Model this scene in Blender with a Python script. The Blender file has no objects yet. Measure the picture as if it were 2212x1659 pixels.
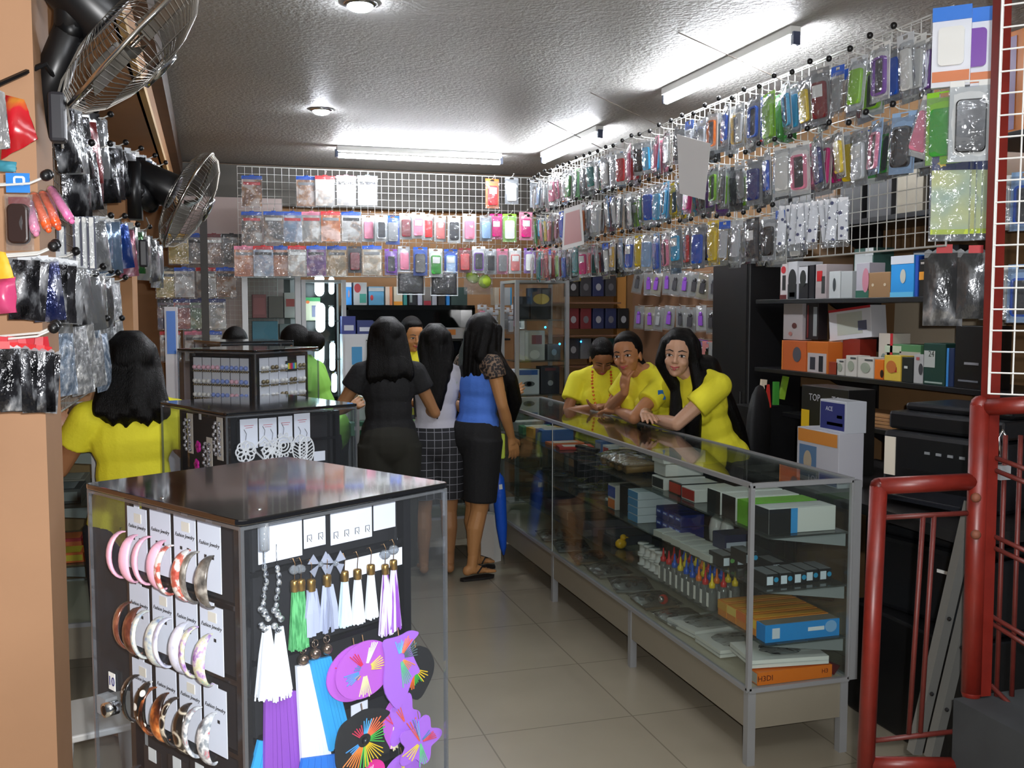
import bpy, bmesh, math, random
from mathutils import Vector, Matrix, Euler
R = random.Random(7)
D = bpy.data
SC = bpy.context.scene
COL = SC.collection
PI = math.pi

# ------------------------------------------------------------------ camera
CAMH, FPX, PCX, PCY = 1.58, 2150.0, 1106.0, 829.5
PITCH = math.atan((PCY - 670) / FPX)
YAW = math.atan2(PCX - 450, math.hypot(FPX, PCY - 670))
cam_data = D.cameras.new('camera')
cam_data.sensor_width = 36.0
cam_data.lens = FPX / 2212 * 36.0
cam_data.clip_start = 0.02
cam = D.objects.new('camera', cam_data)
COL.objects.link(cam)
cam.location = (0, 0, CAMH)
cam.rotation_euler = (PI / 2 - PITCH, 0, -YAW)
SC.camera = cam
CR = cam.rotation_euler.to_matrix()

def ray(x, y): return CR @ Vector(((x - PCX) / FPX, (PCY - y) / FPX, -1.0))
O0 = Vector((0, 0, CAMH))
def onX(x, y, X): r = ray(x, y); return O0 + r * (X / r.x)
def onY(x, y, Y): r = ray(x, y); return O0 + r * (Y / r.y)
def onZ(x, y, Z): r = ray(x, y); return O0 + r * ((Z - CAMH) / r.z)
def atD(x, y, d): return O0 + ray(x, y) * d
def onP(x, y, p, n):
    r = ray(x, y); p = Vector(p); n = Vector(n)
    return O0 + r * ((p - O0).dot(n) / r.dot(n))

# ------------------------------------------------------------------ view, world
SC.view_settings.view_transform = 'Standard'
SC.view_settings.look = 'None'
SC.view_settings.exposure = 0.0
SC.view_settings.gamma = 1.0
SC.view_settings.use_curve_mapping = False
SC.cycles.use_denoising = True
SC.cycles.max_bounces = 10
SC.cycles.diffuse_bounces = 4
SC.cycles.glossy_bounces = 4
SC.cycles.transmission_bounces = 6
SC.cycles.transparent_max_bounces = 24
SC.cycles.caustics_reflective = False
SC.cycles.caustics_refractive = False
SC.cycles.sample_clamp_indirect = 6.0
w = D.worlds.new('street_dusk'); SC.world = w; w.use_nodes = True
w.node_tree.nodes['Background'].inputs[0].default_value = (0.55, 0.6, 0.7, 1)
w.node_tree.nodes['Background'].inputs[1].default_value = 0.16

# ------------------------------------------------------------------ lights
TUBE_E = 165.0      # fluorescent tube emission
# the compact camera's own flash, which fired for this photograph
fl = D.lights.new('camera_flash', 'POINT'); fl.energy = 215; fl.shadow_soft_size = 0.012
fo = D.objects.new('camera_flash', fl); COL.objects.link(fo)
fo.location = O0 + CR @ Vector((0.045, 0.035, 0.0))

# ------------------------------------------------------------------ colour + material helpers
def s2l(c): return c / 12.92 if c <= 0.04045 else ((c + 0.055) / 1.055) ** 2.4
def hx(h, a=1.0):
    if not isinstance(h, str): return tuple(h) if len(h) == 4 else tuple(h) + (a,)
    h = h.lstrip('#')
    return tuple(s2l(int(h[i:i + 2], 16) / 255) for i in (0, 2, 4)) + (a,)
PAL = dict(w='e8e8e4', p='ee8aa6', h='e02080', r='d22a30', s='d87874', o='f07820', y='f0d020', l='8cc832', g='3c9a3c', t='2f8f8c',
           c='3cb4e6', b='1e5ac8', n='243478', v='7c48a8', k='141416', d='3c3c40', e='8e9092', f='c8ccd0', m='7a2028', u='9cc0e8', q='b8a070', z='a06030', j='e4b43c', a='f2e6cc')
CN = dict(w='white', p='pink', h='hot pink', r='red', s='salmon', o='orange', y='yellow', l='lime', g='green', t='teal', c='cyan', b='blue', n='navy',
          v='purple', k='black', d='dark grey', e='grey', f='silver', m='maroon', u='pale blue', q='khaki', z='brown', j='golden', a='cream')
def pc(c): return hx(PAL[c]) if len(c) == 1 else hx(c)

MATS = {}
def nt(name):
    m = D.materials.new(name); m.use_nodes = True
    n = m.node_tree.nodes; n.clear()
    return m, n, m.node_tree.links
def mat(name, col=None, rough=0.5, metal=0.0, spec=0.5, emit=None, es=1.0, bump=None, mottle=None, coat=0.0):
    """procedural principled material; col None -> the object's own colour. bump=(scale,strength) mottle=(scale,amount)"""
    if name in MATS: return MATS[name]
    m, n, L = nt(name)
    o = n.new('ShaderNodeOutputMaterial'); b = n.new('ShaderNodeBsdfPrincipled')
    L.new(b.outputs[0], o.inputs[0])
    b.inputs['Roughness'].default_value = rough
    b.inputs['Metallic'].default_value = metal
    b.inputs['Specular IOR Level'].default_value = spec
    if coat: b.inputs['Coat Weight'].default_value = coat; b.inputs['Coat Roughness'].default_value = 0.08
    if col is None:
        oi = n.new('ShaderNodeObjectInfo'); src = oi.outputs['Color']
    else:
        rgb = n.new('ShaderNodeRGB'); rgb.outputs[0].default_value = hx(col); src = rgb.outputs[0]
    tc = n.new('ShaderNodeTexCoord')
    if mottle:
        nz = n.new('ShaderNodeTexNoise'); nz.inputs['Scale'].default_value = mottle[0]; nz.inputs['Detail'].default_value = 5
        L.new(tc.outputs['Object'], nz.inputs['Vector'])
        mx = n.new('ShaderNodeMix'); mx.data_type = 'RGBA'; mx.blend_type = 'MULTIPLY'
        mr = n.new('ShaderNodeMapRange'); mr.inputs[1].default_value = .3; mr.inputs[2].default_value = .7
        mr.inputs[3].default_value = 1 - mottle[1]; mr.inputs[4].default_value = 1.0
        L.new(nz.outputs['Fac'], mr.inputs[0])
        mx.inputs[0].default_value = 1.0
        L.new(src, mx.inputs[6]); L.new(mr.outputs[0], mx.inputs[7]); src = mx.outputs[2]
    L.new(src, b.inputs['Base Color'])
    if emit is not None:
        b.inputs['Emission Color'].default_value = hx(emit); b.inputs['Emission Strength'].default_value = es
    if bump:
        nz = n.new('ShaderNodeTexNoise'); nz.inputs['Scale'].default_value = bump[0]; nz.inputs['Detail'].default_value = 3
        L.new(tc.outputs['Object'], nz.inputs['Vector'])
        bp = n.new('ShaderNodeBump'); bp.inputs['Strength'].default_value = bump[1]; bp.inputs['Distance'].default_value = 0.01
        L.new(nz.outputs['Fac'], bp.inputs['Height']); L.new(bp.outputs[0], b.inputs['Normal'])
    MATS[name] = m
    return m
def glassy(name, tint='ffffff', rough=0.02, ior=1.45, haze=0.02, bump=None, gain=1.0, hazecol='c8ccd0'):
    """thin clear sheet: see-through, with a fresnel shine and a little haze"""
    if name in MATS: return MATS[name]
    m, n, L = nt(name)
    o = n.new('ShaderNodeOutputMaterial')
    tr = n.new('ShaderNodeBsdfTransparent'); tr.inputs[0].default_value = hx(tint)
    gl = n.new('ShaderNodeBsdfGlossy'); gl.inputs['Roughness'].default_value = rough
    df = n.new('ShaderNodeBsdfDiffuse'); df.inputs[0].default_value = hx(hazecol)
    fr = n.new('ShaderNodeFresnel'); fr.inputs[0].default_value = ior
    ge = n.new('ShaderNodeNewGeometry'); mi = n.new('ShaderNodeMapRange'); mi.inputs[3].default_value = ior; mi.inputs[4].default_value = 1.0 / ior
    L.new(ge.outputs['Backfacing'], mi.inputs[0]); L.new(mi.outputs[0], fr.inputs[0])   # same shine on both sides of the sheet
    ml = n.new('ShaderNodeMath'); ml.operation = 'MULTIPLY'; ml.inputs[1].default_value = gain; ml.use_clamp = True
    L.new(fr.outputs[0], ml.inputs[0])
    m1 = n.new('ShaderNodeMixShader'); m1.inputs[0].default_value = haze
    L.new(tr.outputs[0], m1.inputs[1]); L.new(df.outputs[0], m1.inputs[2])
    m2 = n.new('ShaderNodeMixShader'); L.new(ml.outputs[0], m2.inputs[0])
    L.new(m1.outputs[0], m2.inputs[1]); L.new(gl.outputs[0], m2.inputs[2])
    L.new(m2.outputs[0], o.inputs[0])
    if bump:
        tc = n.new('ShaderNodeTexCoord'); nz = n.new('ShaderNodeTexNoise'); nz.inputs['Scale'].default_value = bump[0]; nz.inputs['Detail'].default_value = 2
        oi = n.new('ShaderNodeObjectInfo'); ad = n.new('ShaderNodeVectorMath'); ad.operation = 'ADD'
        L.new(tc.outputs['Object'], ad.inputs[0]); L.new(oi.outputs['Random'], ad.inputs[1])
        L.new(ad.outputs[0], nz.inputs['Vector'])
        bp = n.new('ShaderNodeBump'); bp.inputs['Strength'].default_value = bump[1]; bp.inputs['Distance'].default_value = 0.02
        L.new(nz.outputs['Fac'], bp.inputs['Height']); L.new(bp.outputs[0], gl.inputs['Normal']); L.new(bp.outputs[0], fr.inputs['Normal'])
    MATS[name] = m
    return m
def patterned(name, stops, scale, kind='noise', rough=0.35, detail=3, spec=0.5, metal=0.0, stretch=(1, 1, 1), bump=0.0, mixobj=0.0, coat=0.0):
    """print-like pattern: noise/voronoi/wave through a colour ramp, shifted by the object's random value"""
    if name in MATS: return MATS[name]
    m, n, L = nt(name)
    o = n.new('ShaderNodeOutputMaterial'); b = n.new('ShaderNodeBsdfPrincipled'); L.new(b.outputs[0], o.inputs[0])
    b.inputs['Roughness'].default_value = rough; b.inputs['Specular IOR Level'].default_value = spec; b.inputs['Metallic'].default_value = metal
    if coat: b.inputs['Coat Weight'].default_value = coat
    tc = n.new('ShaderNodeTexCoord'); mp = n.new('ShaderNodeMapping'); mp.inputs['Scale'].default_value = stretch
    oi = n.new('ShaderNodeObjectInfo'); sc = n.new('ShaderNodeMath'); sc.operation = 'MULTIPLY'; sc.inputs[1].default_value = 17
    L.new(oi.outputs['Random'], sc.inputs[0]); L.new(sc.outputs[0], mp.inputs['Location']); L.new(tc.outputs['Object'], mp.inputs['Vector'])
    if kind == 'noise':
        t = n.new('ShaderNodeTexNoise'); t.inputs['Detail'].default_value = detail; out = t.outputs['Fac']
    elif kind == 'voronoi':
        t = n.new('ShaderNodeTexVoronoi'); out = t.outputs['Distance']
    elif kind == 'cells':
        t = n.new('ShaderNodeTexVoronoi'); sp = n.new('ShaderNodeSeparateColor'); L.new(t.outputs['Color'], sp.inputs[0]); out = sp.outputs[0]
    elif kind == 'brick':
        t = n.new('ShaderNodeTexBrick'); t.offset = 0; out = t.outputs['Fac']; mp.inputs['Rotation'].default_value = (PI / 2, 0, 0)
        t.inputs['Brick Width'].default_value = .045; t.inputs['Row Height'].default_value = .045; t.inputs['Mortar Size'].default_value = .006; t.inputs['Mortar Smooth'].default_value = 1
        iv = n.new('ShaderNodeMath'); iv.operation = 'SUBTRACT'; iv.inputs[0].default_value = 1; L.new(out, iv.inputs[1]); out = iv.outputs[0]
    else:
        t = n.new('ShaderNodeTexWave'); t.bands_direction = kind; t.inputs['Distortion'].default_value = 0; out = t.outputs['Fac']
    t.inputs['Scale'].default_value = scale
    L.new(mp.outputs[0], t.inputs['Vector'])
    rp = n.new('ShaderNodeValToRGB'); cr = rp.color_ramp
    while len(cr.elements) < len(stops): cr.elements.new(0.5)
    for e, (p, c) in zip(cr.elements, stops): e.position = p; e.color = hx(c)
    if kind in ('cells', 'X', 'Z') : cr.interpolation = 'CONSTANT'
    L.new(out, rp.inputs[0]); src = rp.outputs[0]
    if mixobj:
        mx = n.new('ShaderNodeMix'); mx.data_type = 'RGBA'; mx.inputs[0].default_value = mixobj
        L.new(src, mx.inputs[6]); L.new(oi.outputs['Color'], mx.inputs[7]); src = mx.outputs[2]
    L.new(src, b.inputs['Base Color'])
    if bump:
        bp = n.new('ShaderNodeBump'); bp.inputs['Strength'].default_value = bump; bp.inputs['Distance'].default_value = 0.01
        L.new(out, bp.inputs['Height']); L.new(bp.outputs[0], b.inputs['Normal'])
    MATS[name] = m
    return m

MO = lambda: mat('printed_card', None, 0.5)
MG = lambda: mat('glossy_plastic', None, 0.22, spec=0.6)
MB_ = lambda: glassy('clear_bag', 'f6f8fa', 0.12, 1.5, 0.065, (22, 0.9), 1.8, 'e0e4e8')
M_WIRE = mat('white_coated_wire', 'd8d8d4', 0.35)
M_BLK = mat('black_plastic', '121214', 0.35)
M_CHR = mat('chrome', 'd0d2d4', 0.15, 1.0)
M_ALU = mat('brushed_aluminium', 'a2a4a6', 0.38, 0.35)
M_WHT = mat('white_paper', 'ecece8', 0.6)
M_INK = mat('black_ink', '18181c', 0.6)
M_GOLD = mat('antique_brass', 'b08a48', 0.3, 0.9)
M_ACR = glassy('clear_acrylic', 'f8fafc', 0.015, 1.42, 0.012, None, .35)
M_GLS = glassy('counter_glass', 'f6faf8', 0.015, 1.5, 0.006, None, 1.0)

# ------------------------------------------------------------------ mesh builder
class MB:
    def __init__(s): s.v = []; s.f = []; s.m = []
    def add(s, vs, fs, m=0):
        k = len(s.v); s.v += [tuple(v) for v in vs]
        for f in fs: s.f.append([i + k for i in f]); s.m.append(m)
        return s
    def box(s, c, d, rot=None, m=0):
        """c centre, d full sizes"""
        vs = [Vector(((i & 1) - .5, ((i >> 1) & 1) - .5, (i >> 2) - .5)) for i in range(8)]
        vs = [Vector((v.x * d[0], v.y * d[1], v.z * d[2])) for v in vs]
        if rot is not None:
            q = rot if isinstance(rot, Matrix) else (Euler(rot).to_matrix() if not isinstance(rot, (int, float)) else Matrix.Rotation(rot, 3, 'Z'))
            vs = [q @ v for v in vs]
        c = Vector(c)
        return s.add([v + c for v in vs], [(0, 2, 3, 1), (4, 5, 7, 6), (0, 1, 5, 4), (2, 6, 7, 3), (0, 4, 6, 2), (1, 3, 7, 5)], m)
    def tube(s, pts, r, n=6, closed=False, m=0, cap=True):
        """r: number or list; round tube along pts"""
        pts = [Vector(p) for p in pts]; k = len(pts)
        rr = r if isinstance(r, (list, tuple)) else [r] * k
        vs = []; up = None
        for i, p in enumerate(pts):
            a = pts[i - 1] if (i or closed) else p; b = pts[(i + 1) % k] if (i < k - 1 or closed) else p
            t = (b - a)
            if t.length < 1e-9: t = Vector((0, 0, 1))
            t.normalize()
            if up is None:
                up = t.orthogonal().normalized()
            up = (up - t * up.dot(t))
            if up.length < 1e-6: up = t.orthogonal()
            up.normalize(); sd = t.cross(up)
            for j in range(n):
                a_ = 2 * PI * j / n
                vs.append(p + (up * math.cos(a_) + sd * math.sin(a_)) * rr[i])
        fs = []
        for i in range(k if closed else k - 1):
            i2 = (i + 1) % k
            for j in range(n):
                j2 = (j + 1) % n
                fs.append((i * n + j, i * n + j2, i2 * n + j2, i2 * n + j))
        if cap and not closed:
            fs.append(tuple(range(n - 1, -1, -1))); fs.append(tuple((k - 1) * n + j for j in range(n)))
        return s.add(vs, fs, m)
    def cyl(s, a, b, r0, r1=None, n=12, m=0): return s.tube([a, b], [r0, r0 if r1 is None else r1], n, m=m)
    def ball(s, c, r, n=10, k=7, rot=None, m=0):
        c = Vector(c); r = (r, r, r) if isinstance(r, (int, float)) else r
        vs = []; fs = []
        for i in range(k + 1):
            th = PI * i / k
            for j in range(n):
                ph = 2 * PI * j / n
                v = Vector((r[0] * math.sin(th) * math.cos(ph), r[1] * math.sin(th) * math.sin(ph), r[2] * math.cos(th)))
                if rot is not None: v = rot @ v
                vs.append(c + v)
        for i in range(k):
            for j in range(n):
                j2 = (j + 1) % n
                fs.append((i * n + j, (i + 1) * n + j, (i + 1) * n + j2, i * n + j2))
        return s.add(vs, fs, m)
    def cap(s, a, b, r0, r1=None, n=10, m=0):
        r1 = r0 if r1 is None else r1
        s.cyl(a, b, r0, r1, n, m); s.ball(a, r0, n, 6, m=m); return s.ball(b, r1, n, 6, m=m)
    def prism(s, pts, h, M=None, m=0):
        """outline pts (x,y) extruded 0..h along z, then matrix M"""
        n = len(pts); vs = [Vector((p[0], p[1], 0)) for p in pts] + [Vector((p[0], p[1], h)) for p in pts]
        if M is not None: vs = [M @ v for v in vs]
        fs = [tuple(range(n - 1, -1, -1)), tuple(range(n, 2 * n))] + [(i, (i + 1) % n, n + (i + 1) % n, n + i) for i in range(n)]
        return s.add(vs, fs, m)
    def lathe(s, prof, c=(0, 0, 0), n=16, m=0, M=None):
        vs = []; c = Vector(c)
        for r, z in prof:
            for j in range(n):
                v = Vector((r * math.cos(2 * PI * j / n), r * math.sin(2 * PI * j / n), z))
                if M is not None: v = M @ v
                vs.append(c + v)
        fs = []
        for i in range(len(prof) - 1):
            for j in range(n):
                j2 = (j + 1) % n; fs.append((i * n + j, i * n + j2, (i + 1) * n + j2, (i + 1) * n + j))
        fs.append(tuple(range(n - 1, -1, -1))); fs.append(tuple((len(prof) - 1) * n + j for j in range(n)))
        return s.add(vs, fs, m)
    def mesh(s, name, mats, smooth=False):
        me = D.meshes.new(name); me.from_pydata(s.v, [], s.f)
        for m in (mats if isinstance(mats, (list, tuple)) else [mats]): me.materials.append(m)
        me.polygons.foreach_set('material_index', s.m)
        if smooth: me.polygons.foreach_set('use_smooth', [True] * len(s.f))
        me.update(); return me
    def put(s, name, mats, parent=None, smooth=False, color=None, label=None, bevel=0):
        return ob(name, s.mesh(name, mats, smooth), parent, color, label, bevel)
def ob(name, me, parent=None, color=None, label=None, bevel=0):
    o = D.objects.new(name, me); COL.objects.link(o)
    if parent: o.parent = parent
    if color is not None: o.color = pc(color) if isinstance(color, str) else color
    if label: o['label'] = label
    if bevel:
        b = o.modifiers.new('b', 'BEVEL'); b.width = bevel; b.segments = 2; b.limit_method = 'ANGLE'
    return o
def tag(o, label, cat, group=None):
    o['label'] = label; o['category'] = cat
    if group: o['group'] = group
    return o
def thing(name, label, cat, loc=(0, 0, 0), rz=0.0, group=None):
    o = D.objects.new(name, None); COL.objects.link(o); o.empty_display_size = 0.05
    o.location = loc; o.rotation_euler = (0, 0, rz) if isinstance(rz, (int, float)) else rz
    return tag(o, label, cat, group)
def struct(o): o['kind'] = 'structure'; return o
def dup(root, loc, rot, label, group=None, colors=None, cat=None, scale=None):
    r = root.copy(); COL.objects.link(r); r.location = loc
    r.rotation_euler = (0, 0, rot) if isinstance(rot, (int, float)) else rot
    if scale: r.scale = (scale,) * 3 if isinstance(scale, (int, float)) else scale
    r['label'] = label
    if group: r['group'] = group
    if cat: r['category'] = cat
    for ch in root.children:
        c = ch.copy(); COL.objects.link(c); c.parent = r
        nm = ch.name.split('.')[0]
        if colors and nm in colors: c.color = pc(colors[nm])
        for g in ch.children:
            d = g.copy(); COL.objects.link(d); d.parent = c
            if colors and g.name.split('.')[0] in colors: d.color = pc(colors[g.name.split('.')[0]])
    return r
class Proto:
    """first use moves the built thing, later uses copy it"""
    def __init__(s, root): s.root = root; s.used = False
    def at(s, loc, rot, label, group=None, colors=None, cat=None, scale=None):
        if s.used: return dup(s.root, loc, rot, label, group, colors, cat, scale)
        s.used = True; r = s.root; r.location = loc
        r.rotation_euler = (0, 0, rot) if isinstance(rot, (int, float)) else rot
        if scale: r.scale = (scale,) * 3 if isinstance(scale, (int, float)) else scale
        r['label'] = label
        if group: r['group'] = group
        if cat: r['category'] = cat
        for ch in r.children:
            nm = ch.name.split('.')[0]
            if colors and nm in colors: ch.color = pc(colors[nm])
            for g in ch.children:
                if colors and g.name.split('.')[0] in colors: g.color = pc(colors[g.name.split('.')[0]])
        return r
ORD = ('first second third fourth fifth sixth seventh eighth ninth tenth eleventh twelfth thirteenth fourteenth fifteenth sixteenth seventeenth eighteenth '
       'nineteenth twentieth').split() + ['twenty-' + o for o in 'first second third fourth fifth sixth seventh eighth ninth'.split()] + ['thirtieth'] + ['thirty-' + o for o in 'first second third fourth fifth sixth seventh eighth ninth'.split()]
def rrect(w, h, r, n=4):
    """rounded rectangle outline centred at 0"""
    p = []
    for cx, cy, a0 in ((w / 2 - r, h / 2 - r, 0), (-w / 2 + r, h / 2 - r, 90), (-w / 2 + r, -h / 2 + r, 180), (w / 2 - r, -h / 2 + r, 270)):
        for i in range(n + 1):
            a = math.radians(a0 + 90 * i / n); p.append((cx + r * math.cos(a), cy + r * math.sin(a)))
    return p
# matrices that lay a prism (x, y, extruded z) upright: x stays, y -> up, extrusion towards -Y (front)
UP = Matrix(((1, 0, 0), (0, 0, -1), (0, 1, 0)))
def U(x=0, y=0, z=0): return Matrix.Translation((x, y, z)) @ UP.to_4x4()
def text(parent, name, body, size, M, mt, shear=0.0, ext=0.0003):
    cu = D.curves.new(name, 'FONT'); cu.body = body; cu.size = size; cu.align_x = 'CENTER'; cu.align_y = 'CENTER'; cu.shear = shear; cu.extrude = ext
    cu.resolution_u = 2
    t = D.objects.new(name, cu); COL.objects.link(t)
    me = D.meshes.new_from_object(t); D.objects.remove(t); D.curves.remove(cu)
    me.materials.clear(); me.materials.append(mt); me.name = name
    me.transform(M)
    return ob(name, me, parent)
# ================================================================== room
CEIL = 2.68
M_TAN = mat('tan_painted_wall', 'bb8a5e', 0.7, mottle=(3, 0.12))
M_PIL = mat('tan_painted_pillar', 'b28866', 0.7, mottle=(4, 0.08))
M_CEIL = mat('stippled_ceiling_paint', 'b4b2ae', 0.55, spec=0.4, bump=(55, 0.55), mottle=(2.0, 0.12))
M_DKW = mat('dark_stained_wood', '4a3424', 0.5, mottle=(12, 0.4))
M_BRN = mat('brown_cardboard', 'a5794f', 0.8, mottle=(6, 0.15))
def floor_mat():
    m, n, L = nt('cream_vinyl_tiles')
    o = n.new('ShaderNodeOutputMaterial'); b = n.new('ShaderNodeBsdfPrincipled'); L.new(b.outputs[0], o.inputs[0])
    b.inputs['Roughness'].default_value = 0.22
    tc = n.new('ShaderNodeTexCoord'); br = n.new('ShaderNodeTexBrick'); br.offset = 0.0
    mp = n.new('ShaderNodeMapping'); mp.inputs['Location'].default_value = (0.25, 0.12, 0)
    br.inputs['Scale'].default_value = 1.0; br.inputs['Brick Width'].default_value = 0.6; br.inputs['Row Height'].default_value = 0.6
    br.inputs['Mortar Size'].default_value = 0.0035; br.inputs['Mortar Smooth'].default_value = 0.3
    br.inputs['Color1'].default_value = hx('aba28e'); br.inputs['Color2'].default_value = hx('a79d8a'); br.inputs['Mortar'].default_value = hx('8a8170')
    L.new(tc.outputs['Object'], mp.inputs[0]); L.new(mp.outputs[0], br.inputs['Vector'])
    nz = n.new('ShaderNodeTexNoise'); nz.inputs['Scale'].default_value = 2.5; nz.inputs['Detail'].default_value = 6
    L.new(tc.outputs['Object'], nz.inputs['Vector'])
    mx = n.new('ShaderNodeMix'); mx.data_type = 'RGBA'; mx.blend_type = 'MULTIPLY'; mx.inputs[0].default_value = 0.25
    L.new(br.outputs['Color'], mx.inputs[6]); L.new(nz.outputs['Fac'], mx.inputs[7]); L.new(mx.outputs[2], b.inputs['Base Color'])
    return m
struct(MB().box((1.5, 4.0, -0.05), (7.0, 9.6, 0.1)).put('floor', floor_mat()))
struct(MB().box((1.5, 4.0, CEIL + .05), (7.0, 9.6, 0.1)).put('ceiling', M_CEIL))
struct(MB().box((1.5, 7.96, CEIL / 2), (7.0, 0.12, CEIL)).put('wall_back', mat('brown_tan_back_wall', '9c744e', .75, mottle=(3, .15))))
struct(MB().box((3.46, 5.3, CEIL / 2), (0.12, 5.2, CEIL)).put('wall_right', mat('brown_board_wall', '8a6844', 0.8, mottle=(4, 0.2))))
struct(MB().box((-1.26, 4.9, CEIL / 2), (0.12, 6.2, CEIL)).put('wall_left', M_TAN))
# left: pillar at the entrance, second pillar, soffit beam with dark wood strip
struct(MB().box((-0.85, 2.52, CEIL / 2), (1.0, 0.24, CEIL)).put('wall_pillar', M_PIL))
struct(MB().box((-0.72, 5.2, CEIL / 2), (0.76, 0.36, CEIL)).put('wall_pillar.001', M_TAN))
struct(MB().box((-0.66, 5.2, 2.50), (0.9, 5.6, 0.36)).put('wall_beam', M_TAN))
struct(MB().box((-0.185, 5.4, 2.60), (0.05, 5.6, 0.15)).put('trim_1', M_DKW))
struct(MB().box((-0.205, 5.4, 2.335), (0.03, 5.6, 0.03)).put('trim_2', mat('pale_wood_strip', 'd8b070', 0.6)))
struct(MB().box((1.6, 7.87, 2.52), (3.7, 0.06, 0.30)).put('trim_3', mat('grey_painted_board', '55524c', 0.7)))
struct(MB().box((3.35, 7.86, 1.34), (0.08, 0.08, 2.68)).put('trim_4', mat('tan_wood_post', 'b07c3c', 0.6)))

# ------------------------------------------------------------------ fluorescent fixtures and downlights
M_TUBE = mat('lit_fluorescent_tube', 'ffffff', 0.4, emit='f4f8ff', es=TUBE_E)
def fixture(x, y, rz, ln, label):
    t = thing('ceiling_fluorescent_light', label, 'light', (x, y, CEIL), rz, 'fluorescent tube lights on the ceiling')
    MB().box((0, 0, -0.018), (ln, 0.05, 0.035)).put('batten', mat('white_enamel', 'd8d8d4', 0.4), t, bevel=0.004)
    for s in (-1, 1):
        e = MB().box((s * ln / 2, 0, -0.05), (0.02, 0.03, 0.05)).put('lamp_holder', mat('blue_grey_plastic', '3a4258', 0.4), t)
    MB().cyl((-ln / 2 + .012, 0, -0.065), (ln / 2 - .012, 0, -0.065), 0.015, n=12).put('tube', M_TUBE, t, True)
    return t
fixture(1.42, 6.82, 0, 1.15, 'fluorescent tube light glowing above the wire grid at the back')
fixture(2.20, 4.03, PI / 2, 1.15, 'large bright fluorescent tube light nearest the camera, above the hanging grid')
fixture(2.26, 6.15, PI / 2, 1.05, 'fluorescent tube light along the far end of the hanging grid')
fixture(1.2, 0.6, 0, 1.15, 'added fluorescent tube light at the shop entrance, unseen behind the camera')  # added fixture out of view, brightens the near part of the shop
def downlight(px_, py_, label):
    p = onZ(px_, py_, CEIL)
    t = thing('ceiling_downlight', label, 'light', p, 0, 'ceiling downlights')
    MB().lathe([(0.062, 0), (0.066, -0.006), (0.05, -0.012)], n=20).put('trim_ring', M_CHR, t, True)
    MB().ball((0, 0, -0.010), (0.048, 0.048, 0.022), 14, 8).put('bulb', mat('lit_led_bulb', 'ffffff', 0.4, emit='eef4ff', es=220), t, True)
downlight(778, 6, 'round ceiling downlight nearest the camera, cut by the top edge')
downlight(694, 236, 'round ceiling downlight farther inside, above the earring cases')
M_RUST = mat('rusty_wire', '5a5048', 0.6)
for k, (x_, y0_, y1_) in enumerate(((1465, 70, 215), (1275, 200, 260), (1183, 262, 330))):
    a = onZ(x_, y0_, CEIL)
    tag(MB().cyl(a, (2.3, a.y + .02, 2.53), 0.0022, n=5).put('ceiling_hang_wire', M_RUST), ['long wire from ceiling to the hanging grid near the big tube', 'middle suspension wire of the hanging grid near the second tube', 'far suspension wire at the end of the hanging grid'][k], 'wire', 'wires that carry the hanging grid')

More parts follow.
